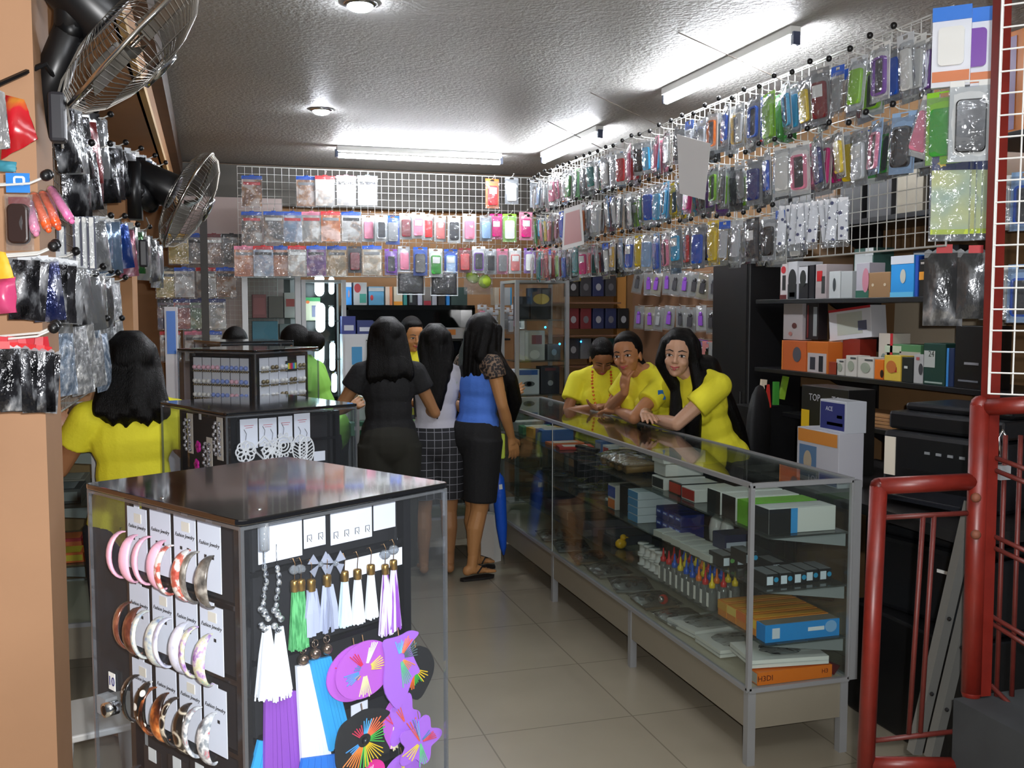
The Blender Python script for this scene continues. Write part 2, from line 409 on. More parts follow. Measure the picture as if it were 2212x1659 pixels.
# ------------------------------------------------------------------ wall fans
def fan(c, nrm, Rr, label, mount):
    c = Vector(c); nrm = Vector(nrm).normalized()
    q = nrm.to_track_quat('Z', 'Y').to_matrix().to_4x4()
    t = thing('wall_mounted_fan', label, 'fan', c, 0, 'wall fans on the left beam')
    cage = MB()
    for sg, dp in ((1, 0.085), (-1, 0.075)):
        for k in range(72):
            a = 2 * PI * k / 72
            pts = [q @ Vector((rr * math.cos(a), rr * math.sin(a), sg * dp * math.sqrt(max(0, 1 - (rr / Rr) ** 2.2)) + 0.0)) for rr in (0.05, .45 * Rr, .75 * Rr, .93 * Rr, Rr)]
            cage.tube(pts, 0.0011, 4)
        for rr in (.4 * Rr, .75 * Rr):
            z = sg * dp * math.sqrt(1 - (rr / Rr) ** 2.2)
            cage.tube([q @ Vector((rr * math.cos(2 * PI * k / 32), rr * math.sin(2 * PI * k / 32), z)) for k in range(32)], 0.0013, 4, True)
    cage.put('guard_cage', mat('grey_fan_wire', '8a8680', 0.3, 0.8), t)
    MB().tube([q @ Vector((Rr * math.cos(2 * PI * k / 40), Rr * math.sin(2 * PI * k / 40), 0)) for k in range(40)], 0.006, 8, True).put('guard_rim', mat('polished_steel', 'c0bdb8', 0.18, 1.0), t, True)
    MB().lathe([(0.0, .095), (.05, .092), (.055, .08), (.05, .07)], n=18, M=q.to_3x3()).put('hub_badge', M_CHR, t, True)
    for k in range(3):
        bl = MB(); a0 = 2 * PI * k / 3
        ring = []
        for i in range(9):
            u = i / 8; rr = .035 + u * (Rr * .86 - .035); hw = .18 + .34 * math.sin(PI * min(1, u * 1.05)) 
            for s_ in (-1, 1):
                a = a0 + s_ * hw; ring.append(q @ Vector((rr * math.cos(a), rr * math.sin(a), s_ * .022 + .004)))
        n_ = len(ring); bl.add(ring + [v - (q.to_3x3() @ Vector((0, 0, .002))) for v in ring], [(2 * i, 2 * i + 2, 2 * i + 3, 2 * i + 1) for i in range(8)] + [(n_ + 2 * i, n_ + 2 * i + 1, n_ + 2 * i + 3, n_ + 2 * i + 2) for i in range(8)])
        bl.put('blade', mat('smoky_plastic', '6a665f', 0.3), t, True)
    MB().cyl(q @ Vector((0, 0, -.06)), q @ Vector((0, 0, -.23)), .075, .06, 18).put('motor_housing', M_BLK, t, True, bevel=.006)
    m_ = Vector(mount) - c; b0 = q @ Vector((0, 0, -.17))
    MB().cap(b0, b0 + Vector((0, 0, -.10)), .03, .035).cap(b0 + Vector((0, 0, -.10)), m_, .035, .045).box(m_, (.05, .14, .22)).put('bracket', M_BLK, t, True)
    MB().box(b0 + Vector((-.03, -.02, -.30)), (.035, .045, .11)).put('control_box', mat('dark_grey_plastic', '2a2a30', 0.4), t, bevel=.008)
    MB().tube([b0 + Vector((-.02, .02, -.15 - .03 * i)) + Vector((.012 * math.sin(i * 1.7), .01 * math.cos(i), 0)) for i in range(8)], .003, 5).put('cable', mat('grey_cable', '77736c', 0.5), t)
    return t
f1 = atD(283, 92, 2.30); f2 = atD(408, 432, 4.1)
cr_ = CR @ Vector((1, 0, 0)); cf_ = CR @ Vector((0, 0, -1)); cu_ = CR @ Vector((0, 1, 0))
fan(f1, cr_ * .72 - cu_ * .69 + cf_ * .47, .205, 'large grey wire wall fan hanging at the top by the entrance pillar', (-.40, 2.62, f1.z - .22))
fan(f2, cr_ * .89 - cu_ * .455 + cf_ * .24, .215, 'smaller looking wall fan deeper in the shop beside the dark wood strip', (-.27, 4.28, f2.z + .02))
# ================================================================== hanging goods
M_PRINT = patterned('cover_print', [(.36, '0e0c0a'), (.46, '54402e'), (.52, 'a88058'), (.58, 'd8d4cc'), (.66, 'f4f2ee')], 11, rough=.3, detail=3, mixobj=.42)
M_FOIL = patterned('crinkled_foil', [(.36, '0e0e10'), (.52, '3a3a3e'), (.60, 'a0a3a8'), (.68, 'f0f2f6')], 24, rough=.14, metal=.55, detail=5, bump=1.0, mixobj=.38, stretch=(1, 1, .5))
M_GLIT = patterned('glitter_beads', [(.30, '3c3c3e'), (.45, '808284'), (.55, 'a8aaac'), (.66, 'f4f4f2')], 75, rough=.2, metal=.35, detail=6, bump=1.0, mixobj=.3, stretch=(1, 1, .6))
HEADB = 'headerless'
def sleeve_mesh(wd, ht, th, name, m):
    """puffed clear bag: front and back sheets over a small grid, top centre at the origin"""
    mb = MB(); nx, nz = 6, 8
    for sg in (-1, 1):
        vs = []
        for j in range(nz + 1):
            for i in range(nx + 1):
                u = i / nx; v = j / nz
                e = math.sin(PI * u) * math.sin(PI * min(1, v * 1.02)) if 0 < v < 1 else 0
                vs.append(((u - .5) * wd, sg * (th * .5 * max(0, e) ** .5 + (R.random() - .5) * .0035 * (e > 0)), -v * ht))
        fs = []
        for j in range(nz):
            for i in range(nx):
                q_ = (j * (nx + 1) + i, j * (nx + 1) + i + 1, (j + 1) * (nx + 1) + i + 1, (j + 1) * (nx + 1) + i)
                fs.append(q_ if sg > 0 else q_[::-1])
        mb.add(vs, fs)
    return mb.mesh(name, m, True)
def hangcard(wd, ht, y, t=.0012):
    """card with a euro slot at the top; top at z=0"""
    mb = MB(); h0 = .016
    mb.box((0, y, -ht / 2 - h0 / 2), (wd, t, ht - h0))
    mb.box((-wd * .33, y, -h0 / 2), (wd * .34, t, h0)).box((wd * .33, y, -h0 / 2), (wd * .34, t, h0)).box((0, y, -.002), (wd * .33, t, .004))
    return mb
def proto_case(style):
    wd, ht = (.092, .185)
    t = thing('hanging_case_pack', 'x', 'phone case')
    hangcard(wd, ht, .006).put('backing_card', MO(), t)
    if style == 0:    # solid case
        MB().prism(rrect(.066, .122, .012), .013, U(0, .004, -.105)).put('phone_case', MG(), t, bevel=.003)
    elif style == 1:  # bumper frame: a rounded ring
        o_, i_ = rrect(.066, .122, .014, 5), rrect(.052, .108, .009, 5); n = len(o_)
        M_ = U(0, .004, -.105); vs = [M_ @ Vector((p[0], p[1], z)) for z in (0, .012) for q in (o_, i_) for p in q]
        fs = []
        for k in range(n):
            k2 = (k + 1) % n
            fs += [(k, k2, n + k2, n + k)[::-1], (2 * n + k, 2 * n + k2, 3 * n + k2, 3 * n + k), (k, 2 * n + k, 2 * n + k2, k2)[::-1], (n + k, n + k2, 3 * n + k2, 3 * n + k)]
        MB().add(vs, fs).put('bumper_case', MG(), t)
        MB().box((0, .003, -.105), (.05, .002, .106)).put('insert', mat('dark_insert', '35363a', .4), t)
    else:             # case behind a printed front label
        MB().prism(rrect(.066, .122, .012), .013, U(0, .004, -.105)).put('phone_case', MG(), t, bevel=.003)
        MB().box((0, -.0105, -.075), (.05, .001, .04)).put('front_label', M_WHT, t)
    ob('clear_sleeve', sleeve_mesh(wd + .006, ht - .012, .03, 'clear_sleeve', MB_()), t).location = (0, 0, -.014)
    return Proto(t)
def proto_flat(wd=.078, ht=.185):     # thin accessory in a clear bag with a header card
    t = thing('hanging_accessory_bag', 'x', 'accessory pack')
    hangcard(wd, .035, .0, .002).put('header_card', MO(), t)
    MB().prism(rrect(wd * .55, ht * .66, .008), .010, U(0, .004, -ht * .57)).put('accessory', MG(), t)
    ob('clear_sleeve', sleeve_mesh(wd, ht - .02, .024, 'clear_sleeve', MB_()), t).location = (0, 0, -.02)
    return Proto(t)
def proto_disc():    # game or film disc in a clear sleeve with a coloured band
    t = thing('hanging_disc_sleeve', 'x', 'disc')
    MB().box((0, 0, -.012), (.135, .002, .024)).box((0, 0, .002), (.03, .0015, .008)).put('header_band', MO(), t)
    MB().box((0, 0, -.115), (.13, .004, .18)).put('cover', M_PRINT, t)
    MB().box((0, -.003, -.052), (.11, .001, .02)).put('title_strip', mat('title_ink', None, .4), t)
    mb = sleeve_mesh(.142, .215, .016, 'clear_sleeve', MB_())
    ob('clear_sleeve', mb, t)
    return Proto(t)
def proto_pouch(wd=.085, ht=.17, m=None):   # crinkly silver bag
    t = thing('hanging_foil_pouch', 'x', 'pouch')
    ob('pouch', sleeve_mesh(wd, ht, .034, 'pouch', m or M_FOIL), t)
    MB().box((0, 0, .008), (wd * .4, .002, .02)).put('header_card', MO(), t)
    MB().prism([(-wd * .5 + wd * i / 10, (.006 if i % 2 else 0)) for i in range(11)] + [(wd * .5, -.014), (-wd * .5, -.014)], .0016, U(0, .0008, .002)).put('zigzag_top', glassy('clear_bag_edge', 'f0f2f4', .1, 1.5, .3), t)
    return Proto(t)
P_CASE = [proto_case(0), proto_case(1), proto_case(2)]
P_FLAT = proto_flat(); P_DISC = proto_disc(); P_POUCH = proto_pouch(); P_BEAD = proto_pouch(.08, .2, M_GLIT)
def hook_proto(ln, tip):
    t = thing('display_hook', 'x', 'hook')
    MB().tube([(0, 0, .012), (0, -.004, .004), (0, -ln * .5, 0), (0, -ln * .88, .004), (0, -ln, .016)], .0024, 6).put('prong', M_WIRE, t)
    if tip: MB().ball((0, -ln, .018), .011, 10, 7).put('ball_tip', M_BLK, t, True)
    else: MB().cyl((0, -ln, .014), (0, -ln, .02), .003).put('end_cap', M_WIRE, t)
    return Proto(t)
P_HOOK = hook_proto(.20, False); P_HOOKB = hook_proto(.20, True)
def grid_panel(name, label, W, Hh, loc, rz, step=.05, r=.0018, m=None, frame=.004, cat='wire grid', x_off=0):
    """wire mesh in its own XZ plane, lower left corner at the origin"""
    t = thing(name, label, cat, loc, rz); m = m or M_WIRE
    mb = MB()
    k = 0
    while k * step <= W + 1e-6: mb.cyl((k * step, 0, 0), (k * step, 0, Hh), r, n=5); k += 1
    k = 0
    while k * step <= Hh + 1e-6: mb.cyl((0, -.003, k * step), (W, -.003, k * step), r, n=5); k += 1
    mb.put('wire_mesh', m, t)
    MB().tube([(0, 0, 0), (W, 0, 0), (W, 0, Hh), (0, 0, Hh)], frame, 6, True).put('rim', m, t)
    return t

# ---------------------------------------------------- grid at the back
GY = 7.2
grid_panel('hanging_wire_grid', 'white wire grid hanging across the back above the glass cabinets', 1.15, .75, (.21, GY, 1.82), 0)
grid_panel('hanging_wire_grid.001', 'white wire grid of the back row joining the grid by the right corner', 1.15, .75, (1.36, GY, 1.82), 0)
def back_px(x, y): return onY(x, y, GY - .10)
hk_n = 0
def back_hook(p, z):
    P_HOOK.at((p.x, GY - .004, z), 0, 'short white wire hook clipped on the back grid, carrying one pack', 'hooks of the back grid')
def disc(x, y, hd, pr, row, n, desc, sc=1.0):
    p = back_px(x, y); back_hook(p, p.z + .004)
    P_DISC.at((p.x, GY - .10 - R.random() * .05, p.z), R.uniform(-.08, .08), f'{CN[hd]} banded disc, {desc} cover, {ORD[n]} from the fan in {row} back grid row', f'discs on the back grid', dict(header_band=hd, cover=pr, title_strip=R.choice('wkre')), scale=sc)
for row, y, items in (
    ('top', 381, [(543, 'b', 'z', 'sepia'), (661, 'b', 'z', 'brown'), (701, 'r', 'w', 'white and orange'), (746, 'p', 'w', 'white'), (792, 'u', 'w', 'pale')]),
    ('middle', 458, [(543, 'b', 'd', 'silver robot'), (590, 'b', 'd', 'dark figure'), (631, 'b', 'u', 'bluish'), (672, 'p', 'w', 'grey and gold'), (713, 'r', 'o', 'orange and black'), (758, 'b', 'e', 'grey car')]),
    ('bottom', 532, [(527, 'p', 'o', 'fiery orange'), (568, 'r', 'u', 'pale blue'), (607, 'b', 'o', 'gold'), (642, 'r', 'w', 'white'), (682, 'b', 'v', 'mauve'), (727, 'b', 'q', 'sepia'), (801, 'b', 'a', 'white and orange')])):
    for n, (x, hd, pr, ds) in enumerate(items): disc(x, y, hd, pr, row, n, ds)
def bcase(x, y, style, card, col, row, n, extra='', sc=1.0):
    p = back_px(x, y); back_hook(p, p.z)
    P_CASE[style].at((p.x, GY - .11 - R.random() * .05, p.z), R.uniform(-.25, .25), f'{CN[col]} case on {CN[card]} card, {ORD[n]} case from the fan, {row} back grid row{extra}', 'phone cases on the back grid', dict(backing_card=card, phone_case=col, bumper_case=col), scale=sc)
for row, y, items in (
    ('top', 384, [(1060, 2, 'o', 'r', 1.15), (1101, 0, 'e', 'w', 1.05), (1157, 1, 'f', 'e', 1.1)]),
    ('middle', 462, [(795, 0, 'w', 'p', 1), (821, 1, 'w', 'f', 1), (846, 0, 'b', 'e', 1.1), (875, 0, 'w', 'm', 1), (900, 2, 'w', 'p', 1), (923, 0, 'w', 'r', 1), (950, 0, 'w', 's', 1), (978, 0, 'w', 'd', 1.05), (1012, 0, 'w', 'p', 1.1), (1046, 0, 'e', 'u', 1), (1070, 2, 'h', 'h', 1), (1098, 0, 'l', 'w', 1.1), (1131, 2, 'p', 'h', 1.1), (1167, 0, 'd', 'c', 1), (1190, 1, 'y', 'g', 1)]),
    ('bottom', 534, [(765, 0, 'd', 'm', 1), (843, 1, 'v', 'v', 1), (872, 0, 'f', 'p', 1), (905, 0, 'b', 'k', 1.1), (938, 2, 'w', 'g', 1.1), (973, 2, 'b', 'u', 1.05), (1001, 0, 'm', 'r', .95), (1030, 1, 'w', 'v', 1.05), (1056, 1, 'f', 'e', 1), (1084, 0, 'p', 'e', 1), (1111, 2, 'w', 's', 1), (1140, 0, 'v', 'w', 1), (1168, 0, 'r', 'e', 1), (1188, 0, 'f', 'v', 1), (1206, 0, 'p', 'h', 1)])):
    for n, (x, st, cd, cl, sc_) in enumerate(items): bcase(x, y + R.uniform(-2, 6), st, cd, cl, row, n, '', sc_)
# larger packs hanging under the grid
for k, (x, wd, ht, cl, lb) in enumerate(((886, .20, .16, 'k', 'black tablet sleeve in a clear bag under the back grid'), (958, .20, .17, 'd', 'dark tablet cover in a white rimmed bag under the back grid'))):
    p = back_px(x, 588); t = thing('hanging_tablet_pack', lb, 'tablet case', (p.x, GY - .12, p.z), 0, 'tablet packs under the back grid'); back_hook(p, p.z + .002); MB().tube([(0, .0, -.004), (0, -.002, .008)], .003, 5).put('hang_loop', M_WIRE, t)
    MB().box((0, 0, -ht / 2), (wd * .92, .012, ht * .9)).put('tablet_cover', mat('black_leatherette', '1c1c20', .4, bump=(60, .3)), t, bevel=.005)
    MB().tube([(-wd / 2, -.002, 0), (-wd / 2, -.002, -ht), (wd / 2, -.002, -ht), (wd / 2, -.002, 0)], .004, 6, True).put('bag_rim', mat('white_bag_edge', 'c8ccd0', .4), t)
    ob('clear_sleeve', sleeve_mesh(wd, ht, .03, 'clear_sleeve', MB_()), t)
p = back_px(1032, 586); t = thing('hanging_cushion_pack', 'two lime green pouches in a clear bag under the back grid', 'pouch', (p.x, GY - .12, p.z))
MB().ball((-.045, 0, -.045), (.055, .02, .04), rot=Matrix.Rotation(.5, 3, 'Y')).put('green_pouch', mat('lime_fabric', '9ab42c', .7), t, True)
MB().ball((.045, -.01, -.075), (.05, .02, .05)).put('green_pouch', mat('lime_fabric'), t, True)
ob('clear_sleeve', sleeve_mesh(.22, .17, .06, 'clear_sleeve', MB_()), t)

# ---------------------------------------------------- long grid hung over the glass counter
GX = 2.30
grid_panel('hanging_wire_grid.002', 'far section of the white wire grid hung over the glass counter', 1.25, .76, (GX, 6.60, 1.79), -PI / 2)
grid_panel('hanging_wire_grid.003', 'middle section of the white wire grid hung over the glass counter', 1.25, .76, (GX, 5.33, 1.79), -PI / 2)
grid_panel('hanging_wire_grid.004', 'near section of the white wire grid hung over the glass counter', 1.35, .76, (GX, 4.06, 1.79), -PI / 2)
ROWS = (('top', 2.445, 'fwwwuwwowpppwfwggfeeeeelttfffwwfprrrpppkkccpphwwddedekedeojbrwwbbgglcckyydmmeellwbvvww'),
        ('middle', 2.205, 'ggdqpwqyaasssmenbboojwlrofffpffwwwefwffwglwwlgkbbucyycceephhvvkdlllddddeenuubbbwwpphhnwyyggfggpkkk'),
        ('lower', 1.965, 'ppwwttwsssswwoglyubbdkrpettehvrrnnedkkwwfjyfffffbylywuuuubnffppcchwrrdkbbjyhfffffffddfwknwww'))
for row, z, seq in ROWS:
    N = 34 if row != 'lower' else 28
    y0, y1 = 6.5, (2.74 if row != 'lower' else 3.42)
    per = len(seq) / N
    for i in range(N):
        # hooks closer together at the far end as in the photograph's dense rows
        Y = y0 + (y1 - y0) * i / (N - 1) + R.uniform(-.012, .012)
        zz = z + R.uniform(-.012, .012)
        P_HOOKB.at((GX - .004, Y, zz + .004), -PI / 2, f'white wire hook with black ball tip, carrying packs on the {row} row over the counter', f'{row} row hooks of the long grid')
        sub = seq[int(i * per):int((i + 1) * per)][:3]
        for k, ch in enumerate(sub[::-1]):
            x = GX - .165 + k * .05 + R.uniform(-.008, .008)
            rz = -PI / 2 + R.uniform(-.30, .25)
            depth = ('front', 'second', 'third')[k]
            kind = R.random()
            rot = (R.uniform(-.06, .1), R.uniform(-.05, .05), rz)
            where = f'{depth} on {ORD[i]} hook from back, {row} row over counter'
            bag = ch in 'fwe' and kind < .55
            sc_ = R.uniform(.92, 1.08)
            if bag:
                P_FLAT.at((x, Y, zz), rot, f'{CN[ch]} accessory bag, {where}', f'packs in the {row} row over the counter', dict(header_card=R.choice('wwbff'), accessory=ch), scale=sc_)
            else:
                P_CASE[R.choice((0, 0, 1, 2))].at((x, Y, zz), rot, f'{CN[ch]} phone case pack, {where}', f'packs in the {row} row over the counter', dict(backing_card=ch if R.random() < .26 else R.choice('wwwffeeu'), phone_case=ch, bumper_case=ch), scale=sc_)
# white strips with navy dots, near end of the lower row
M_DOT = patterned('navy_dotted_card', [(0, '2a3468'), (.22, '2a3468'), (.26, 'e6e8ee'), (1, 'e6e8ee')], 34, 'voronoi', rough=.4)
t0 = thing('hanging_dotted_strip', 'x', 'phone strap pack')
MB().box((0, 0, -.085), (.034, .006, .15)).put('dotted_strip', M_DOT, t0)
ob('clear_sleeve', sleeve_mesh(.045, .185, .014, 'clear_sleeve', MB_()), t0)
P_DOT = Proto(t0)
for i in range(10):
    Y = 3.40 - i * .036
    P_DOT.at((GX - .17 + .004 * i, Y, 1.99), (R.uniform(-.05, .05), R.uniform(-.12, .12), -PI / 2 + .75), f'white strip with navy dots, {ORD[i]} from the back in its bundle over the counter', 'dotted strips over the counter')
# green and yellow booklets hanging at the near end
M_BOOK = patterned('pale_green_print', [(0, 'b0783c'), (.3, 'c8c878'), (.45, 'ccd49a'), (.7, 'a8c0b0'), (1, 'd8dcae')], 9, rough=.3, detail=2)
for i in range(4):
    x = (2055, 2068, 2082, 2104)[i]; p = onX(x, 338, 2.12 + .03 * i)
    t = thing('hanging_booklet_pack', f'pale green printed booklet in a clear bag at the red gate end, {ORD[i]} of four', 'booklet', p, -PI / 2 + 1.05 + .03 * i, 'pale green booklets')
    P_HOOKB.at((GX - .004, p.y, p.z + .002), -PI / 2, 'hook with black ball tip carrying a pale green booklet by the gate', 'booklet hooks')
    MB().box((0, 0, -.02), (.105, .004, .04)).put('navy_header', mat('navy_header_print', '1e2a5a', .35), t)
    MB().prism([(.014 * math.cos(a_ * PI / 5) * (1 if a_ % 2 else .6), .014 * math.sin(a_ * PI / 5) * (1 if a_ % 2 else .6)) for a_ in range(10)], .001, U(-.025, -.002, -.02)).put('burst_emblem', mat('yellow_print', 'e8c83c', .4), t)
    MB().box((0, .001, -.135), (.105, .004, .19)).put('booklet', M_BOOK, t)
    MB().box((0, -.002, -.222), (.105, .001, .014)).put('lime_strip', mat('lime_print', 'b8cc2c', .4), t)
    ob('clear_sleeve', sleeve_mesh(.115, .25, .016, 'clear_sleeve', MB_()), t)
# blister packs at the near top corner: white and purple boxes
for k, (x, y, cl, lb) in enumerate(((2058, 14, 'w', 'large white and blue boxed case at the near top end of the long grid'), (2106, 18, 'v', 'large purple case in a white box beside the red gate post, top row'))):
    p = onX(x, y, 2.10 + .06 * k); t = thing('hanging_boxed_case', lb, 'phone case', p, -PI / 2 + .8, 'boxed cases at the near end')
    MB().box((0, .01, -.115), (.105, .025, .23)).put('box_back', mat('white_box_card', 'dfe2ea', .4), t)
    MB().box((0, -.004, -.02), (.106, .005, .04)).put('blue_top_print', mat('blue_print', '2f78d8', .4), t)
    MB().prism(rrect(.07, .11, .012), .01, U(0, -.004, -.115)).put('phone_case', MG(), t, color=cl)
    MB().box((0, -.004, -.20), (.1, .003, .03)).put('orange_print', mat('orange_print', 'd88050', .4), t)
# green mesh case, black case and slanted pink case near the gate
for k, (x, y, c1, lb, rz) in enumerate(((2040, 196, 'g', 'bright green mesh phone case hanging near the red gate post', .5), (2100, 172, 'k', 'large black phone case hanging on a white bar near the gate', .9), (2018, 210, 'p', 'slanted pink phone case hanging near the red gate post', .2))):
    p = onX(x, y, 2.09 + .03 * k)
    P_CASE[0].at(p, (0, .35 if k == 2 else 0, -PI / 2 + rz), lb, 'cases near the gate', dict(backing_card='l' if k == 0 else 'w', phone_case=c1), scale=(1.15, 1.25, 1.0)[k])
# two plain papers hung on the long grid
for k, (quad, lb) in enumerate((([(1462, 290), (1535, 310), (1522, 432), (1468, 418)], 'blank white sheet of paper hung on the long grid'), ([(1218, 452), (1256, 440), (1262, 528), (1214, 540)], 'white paper with a faded pink panel hung at the far end'))):
    ps = [onX(a, b, 2.08) for a, b in quad]; c = sum(ps, Vector()) / 4
    t = thing('hanging_paper_sheet', lb, 'paper', c, 0, 'papers on the long grid')
    n_ = Vector((.0012, 0, 0)); MB().add([q - c for q in ps] + [q - c + n_ for q in ps], [(0, 1, 2, 3), (7, 6, 5, 4), (0, 4, 5, 1), (1, 5, 6, 2), (2, 6, 7, 3), (3, 7, 4, 0)]).put('sheet', mat('grey_white_paper', 'd6d4d2', .7), t)
    if k: MB().add([((q - c) * .8 + Vector((-.0006, 0, -.005))) * 1 for q in ps[:2]] + [((q - c) * .8 + Vector((-.0006, 0, 0))) for q in ps[2:]], [(0, 1, 2, 3)]).put('pink_panel', mat('faded_pink_print', 'b88484', .7), t)

# ---------------------------------------------------- left: goods on the side grid and before the pillar
M_GW = mat('grey_wire', '9a968e', .4)
grid_panel('hanging_wire_grid.005', 'grey fine wire grid along the left wall opening behind the pillar', 2.3, 1.15, (-.44, 2.68, 1.27), PI / 2, .035, .0013, M_GW)
def ppx(px_, py_, X): return onX(px_, py_, X)
def lpack(P, x, y, d, rz, label, group, colors, sc=1.0, tilt=0.0):
    p = atD(x, y, d); P.at(p, (0, tilt, rz), label, group, colors, scale=sc); return p
LH = 0
def lhook(p, lab='white wire hook with black ball tip on the left grid', ln=None):
    P_HOOKB.at((p.x - .15, p.y + .01, p.z + .004), PI / 2, lab, 'hooks on the left side')
for row, pts, cols in (
    ('top', [(133, 236), (150, 245), (168, 250), (186, 262), (204, 258)], 'kfdrf'),
    ('upper', [(158, 322), (180, 330), (203, 322), (222, 330), (240, 318), (258, 326), (276, 330), (292, 338), (308, 345), (322, 352), (333, 360)], 'kkmkdkfkuff'),
    ('middle', [(205, 478), (222, 480), (238, 478), (254, 484), (268, 496), (282, 490), (296, 500), (310, 510), (325, 520), (338, 530)], 'fuubpfgwef'),
    ('low', [(118, 560), (132, 566), (150, 560), (168, 580), (186, 590), (204, 596), (222, 602)], 'fdfffwe')):
    for n, ((x, y), ch) in enumerate(zip(pts, cols)):
        d = 2.55 + (x - 120) / 215 * 2.0
        p = lpack(P_POUCH, x, y, d, PI / 2 - .75 + R.uniform(-.25, .25), f'{CN[ch]} crinkled pouch, {ORD[n]} from the pillar in {row} row of left grid', f'pouches of the left grid {row} row', dict(pouch=ch, header_card=R.choice('wfk')), sc=1.05 + R.uniform(-.08, .1), tilt=R.uniform(-.18, .02))
        if n % 2 == 0: lhook(p)
for row, y0, xs in (('upper', 600, (168, 188, 206, 224, 240)), ('lower', 690, (124, 142, 160, 178, 196, 214, 232))):
    for n, x in enumerate(xs):
        d = 2.6 + (x - 120) / 215 * 2.0
        p = lpack(P_BEAD, x, y0 + n * 3 + R.uniform(-8, 8), d, PI / 2 - .75 + R.uniform(-.2, .2), f'clear bag of glittering beads, {ORD[n]} from pillar, {row} bead row left of the woman', f'bead bags of the {row} bead row', dict(pouch=R.choice('fewfu'), header_card='f'), sc=1.0 + R.uniform(-.05, .1), tilt=R.uniform(-.15, .05))
        if n % 2 == 0: lhook(p)
# striped white strips
for n, x in enumerate((132, 166, 181, 196)):
    p = atD(x, 468 + (20 if n == 0 else 0), 2.75); t = thing('hanging_strap_pack', f'white strap on navy card, {ORD[n]} from the pillar on the left grid', 'strap pack', p, .25, 'white straps on the left grid')
    MB().box((0, .003, -.072), (.022, .003, .145)).put('navy_card', mat('navy_card', '23264c', .5), t); MB().box((0, -.001, -.072), (.012, .004, .14)).put('white_strap', M_WHT, t)
    ob('clear_sleeve', sleeve_mesh(.026, .16, .012, 'clear_sleeve', MB_()), t)
# goods in front of the pillar
M_REDB = patterned('red_snack_print', [(0, '6c0c14'), (.5, 'b0141f'), (.62, 'c8202c'), (.72, 'd89030'), (1, 'f0d8b0')], 12, rough=.25, detail=2, bump=.4)
def bagat(quad, d, name, label, cat, m, group=None, extra=None, th=.05):
    ps = [atD(a, b, d) for a, b in quad]; c = sum(ps, Vector()) / 4
    t = thing(name, label, cat, c, 0, group); n_ = (ps[1] - ps[0]).cross(ps[3] - ps[0]).normalized()
    mb = MB(); k = 7
    for sg in (-1, 1):
        vs = []
        for j in range(k + 1):
            for i in range(k + 1):
                u = i / k; v = j / k; q = ps[0].lerp(ps[1], u).lerp(ps[3].lerp(ps[2], u), v); e = max(0, math.sin(PI * u) * math.sin(PI * v)) ** .6
                vs.append(q - c + n_ * sg * (th * .5 * e + R.uniform(-.003, .003) * (e > 0)))
        mb.add(vs, [((j * (k + 1) + i, j * (k + 1) + i + 1, (j + 1) * (k + 1) + i + 1, (j + 1) * (k + 1) + i)[::sg]) for j in range(k) for i in range(k)])
    mb.put('bag', m, t, True)
    if extra: extra(t, c, ps)
    return t
bagat([(12, 205), (52, 215), (82, 300), (2, 345)], 1.95, 'hanging_snack_bag', 'crinkled red foil bag hanging at the top by the pillar', 'bag', M_REDB)
bagat([(-30, 180), (10, 200), (22, 320), (-40, 330)], 1.9, 'hanging_snack_bag.001', 'grey green foil bag behind the crinkled red foil bag', 'bag', M_FOIL)
bagat([(-8, 345), (36, 350), (34, 372), (-10, 370)], 1.95, 'hanging_fabric_pouch', 'teal pouch with pink edge below the red foil bag', 'pouch', mat('teal_cloth', '3c8ca0', .6), th=.02)
def bear(t, c, ps):
    text(t, 'icon_print', 'B', .026, Matrix.LocRotScale(Vector((.004, -.008, .020)), Euler((PI / 2, 0, -.22)).to_quaternion(), None), M_WHT)
p = atD(38, 375, 1.95); t = thing('hanging_case_pack.900', 'dark brown case under a blue header card hanging before the pillar', 'phone case', p, -.15)
MB().box((0, 0, -.018), (.044, .002, .038)).put('blue_header_card', mat('blue_card', '2a7fd0', .5), t)
MB().prism(rrect(.022, .018, .005), .001, U(0.003, -.0015, -.014)).put('white_phone_print', M_WHT, t)
MB().prism(rrect(.013, .010, .002), .001, U(0.003, -.0027, -.014)).put('blue_print_window', mat('blue_card'), t)
MB().box((0, .004, -.055), (.04, .002, .02)).put('red_band', mat('dark_red_card', '7a1c20', .5), t)
MB().prism(rrect(.04, .078, .012), .02, U(0, .006, -.098)).put('brown_case', mat('dark_brown_leather', '2e1c18', .35), t, bevel=.004)
ob('clear_sleeve', sleeve_mesh(.052, .11, .03, 'clear_sleeve', MB_()), t).location = (0, 0, -.04)
for n, (a, b, cl, lb) in enumerate((((60, 432), (78, 505), 'd888a8', 'pink glitter tube in a bag, first of the hanging tubes'), ((70, 415), (105, 497), 'e8602c', 'orange and red tube in a bag next to the pink glitter tube'), ((88, 412), (126, 492), 'e85828', 'orange red tube in a bag with yellow top'), ((105, 402), (155, 478), 'e878b0', 'long pink tube in a bag nearest the white straps'))):
    A = atD(a[0], a[1], 1.98 + .03 * n); B = atD(b[0], b[1], 1.95 + .03 * n); t = thing('hanging_tube_toy', lb, 'toy', A, 0, 'coloured tubes before the pillar')
    v = B - A; MB().cap(v * .12, v * .9, .009, .0095).ball(v, .006).put('tube', mat('glossy_tube_' + cl, cl, .25, bump=(80, .3)), t, True)
    MB().tube([(0, 0, 0), v * .1, v * .5, v * .98], [.003, .011, .0125, .008], 8).put('clear_sleeve', MB_(), t, True)
bagat([(-20, 540), (12, 545), (30, 600), (-20, 605)], 1.9, 'hanging_card_pack', 'yellow card pack with pink bag at the picture edge by the pillar', 'pack', mat('yellow_card', 'e8b430', .5), th=.01)
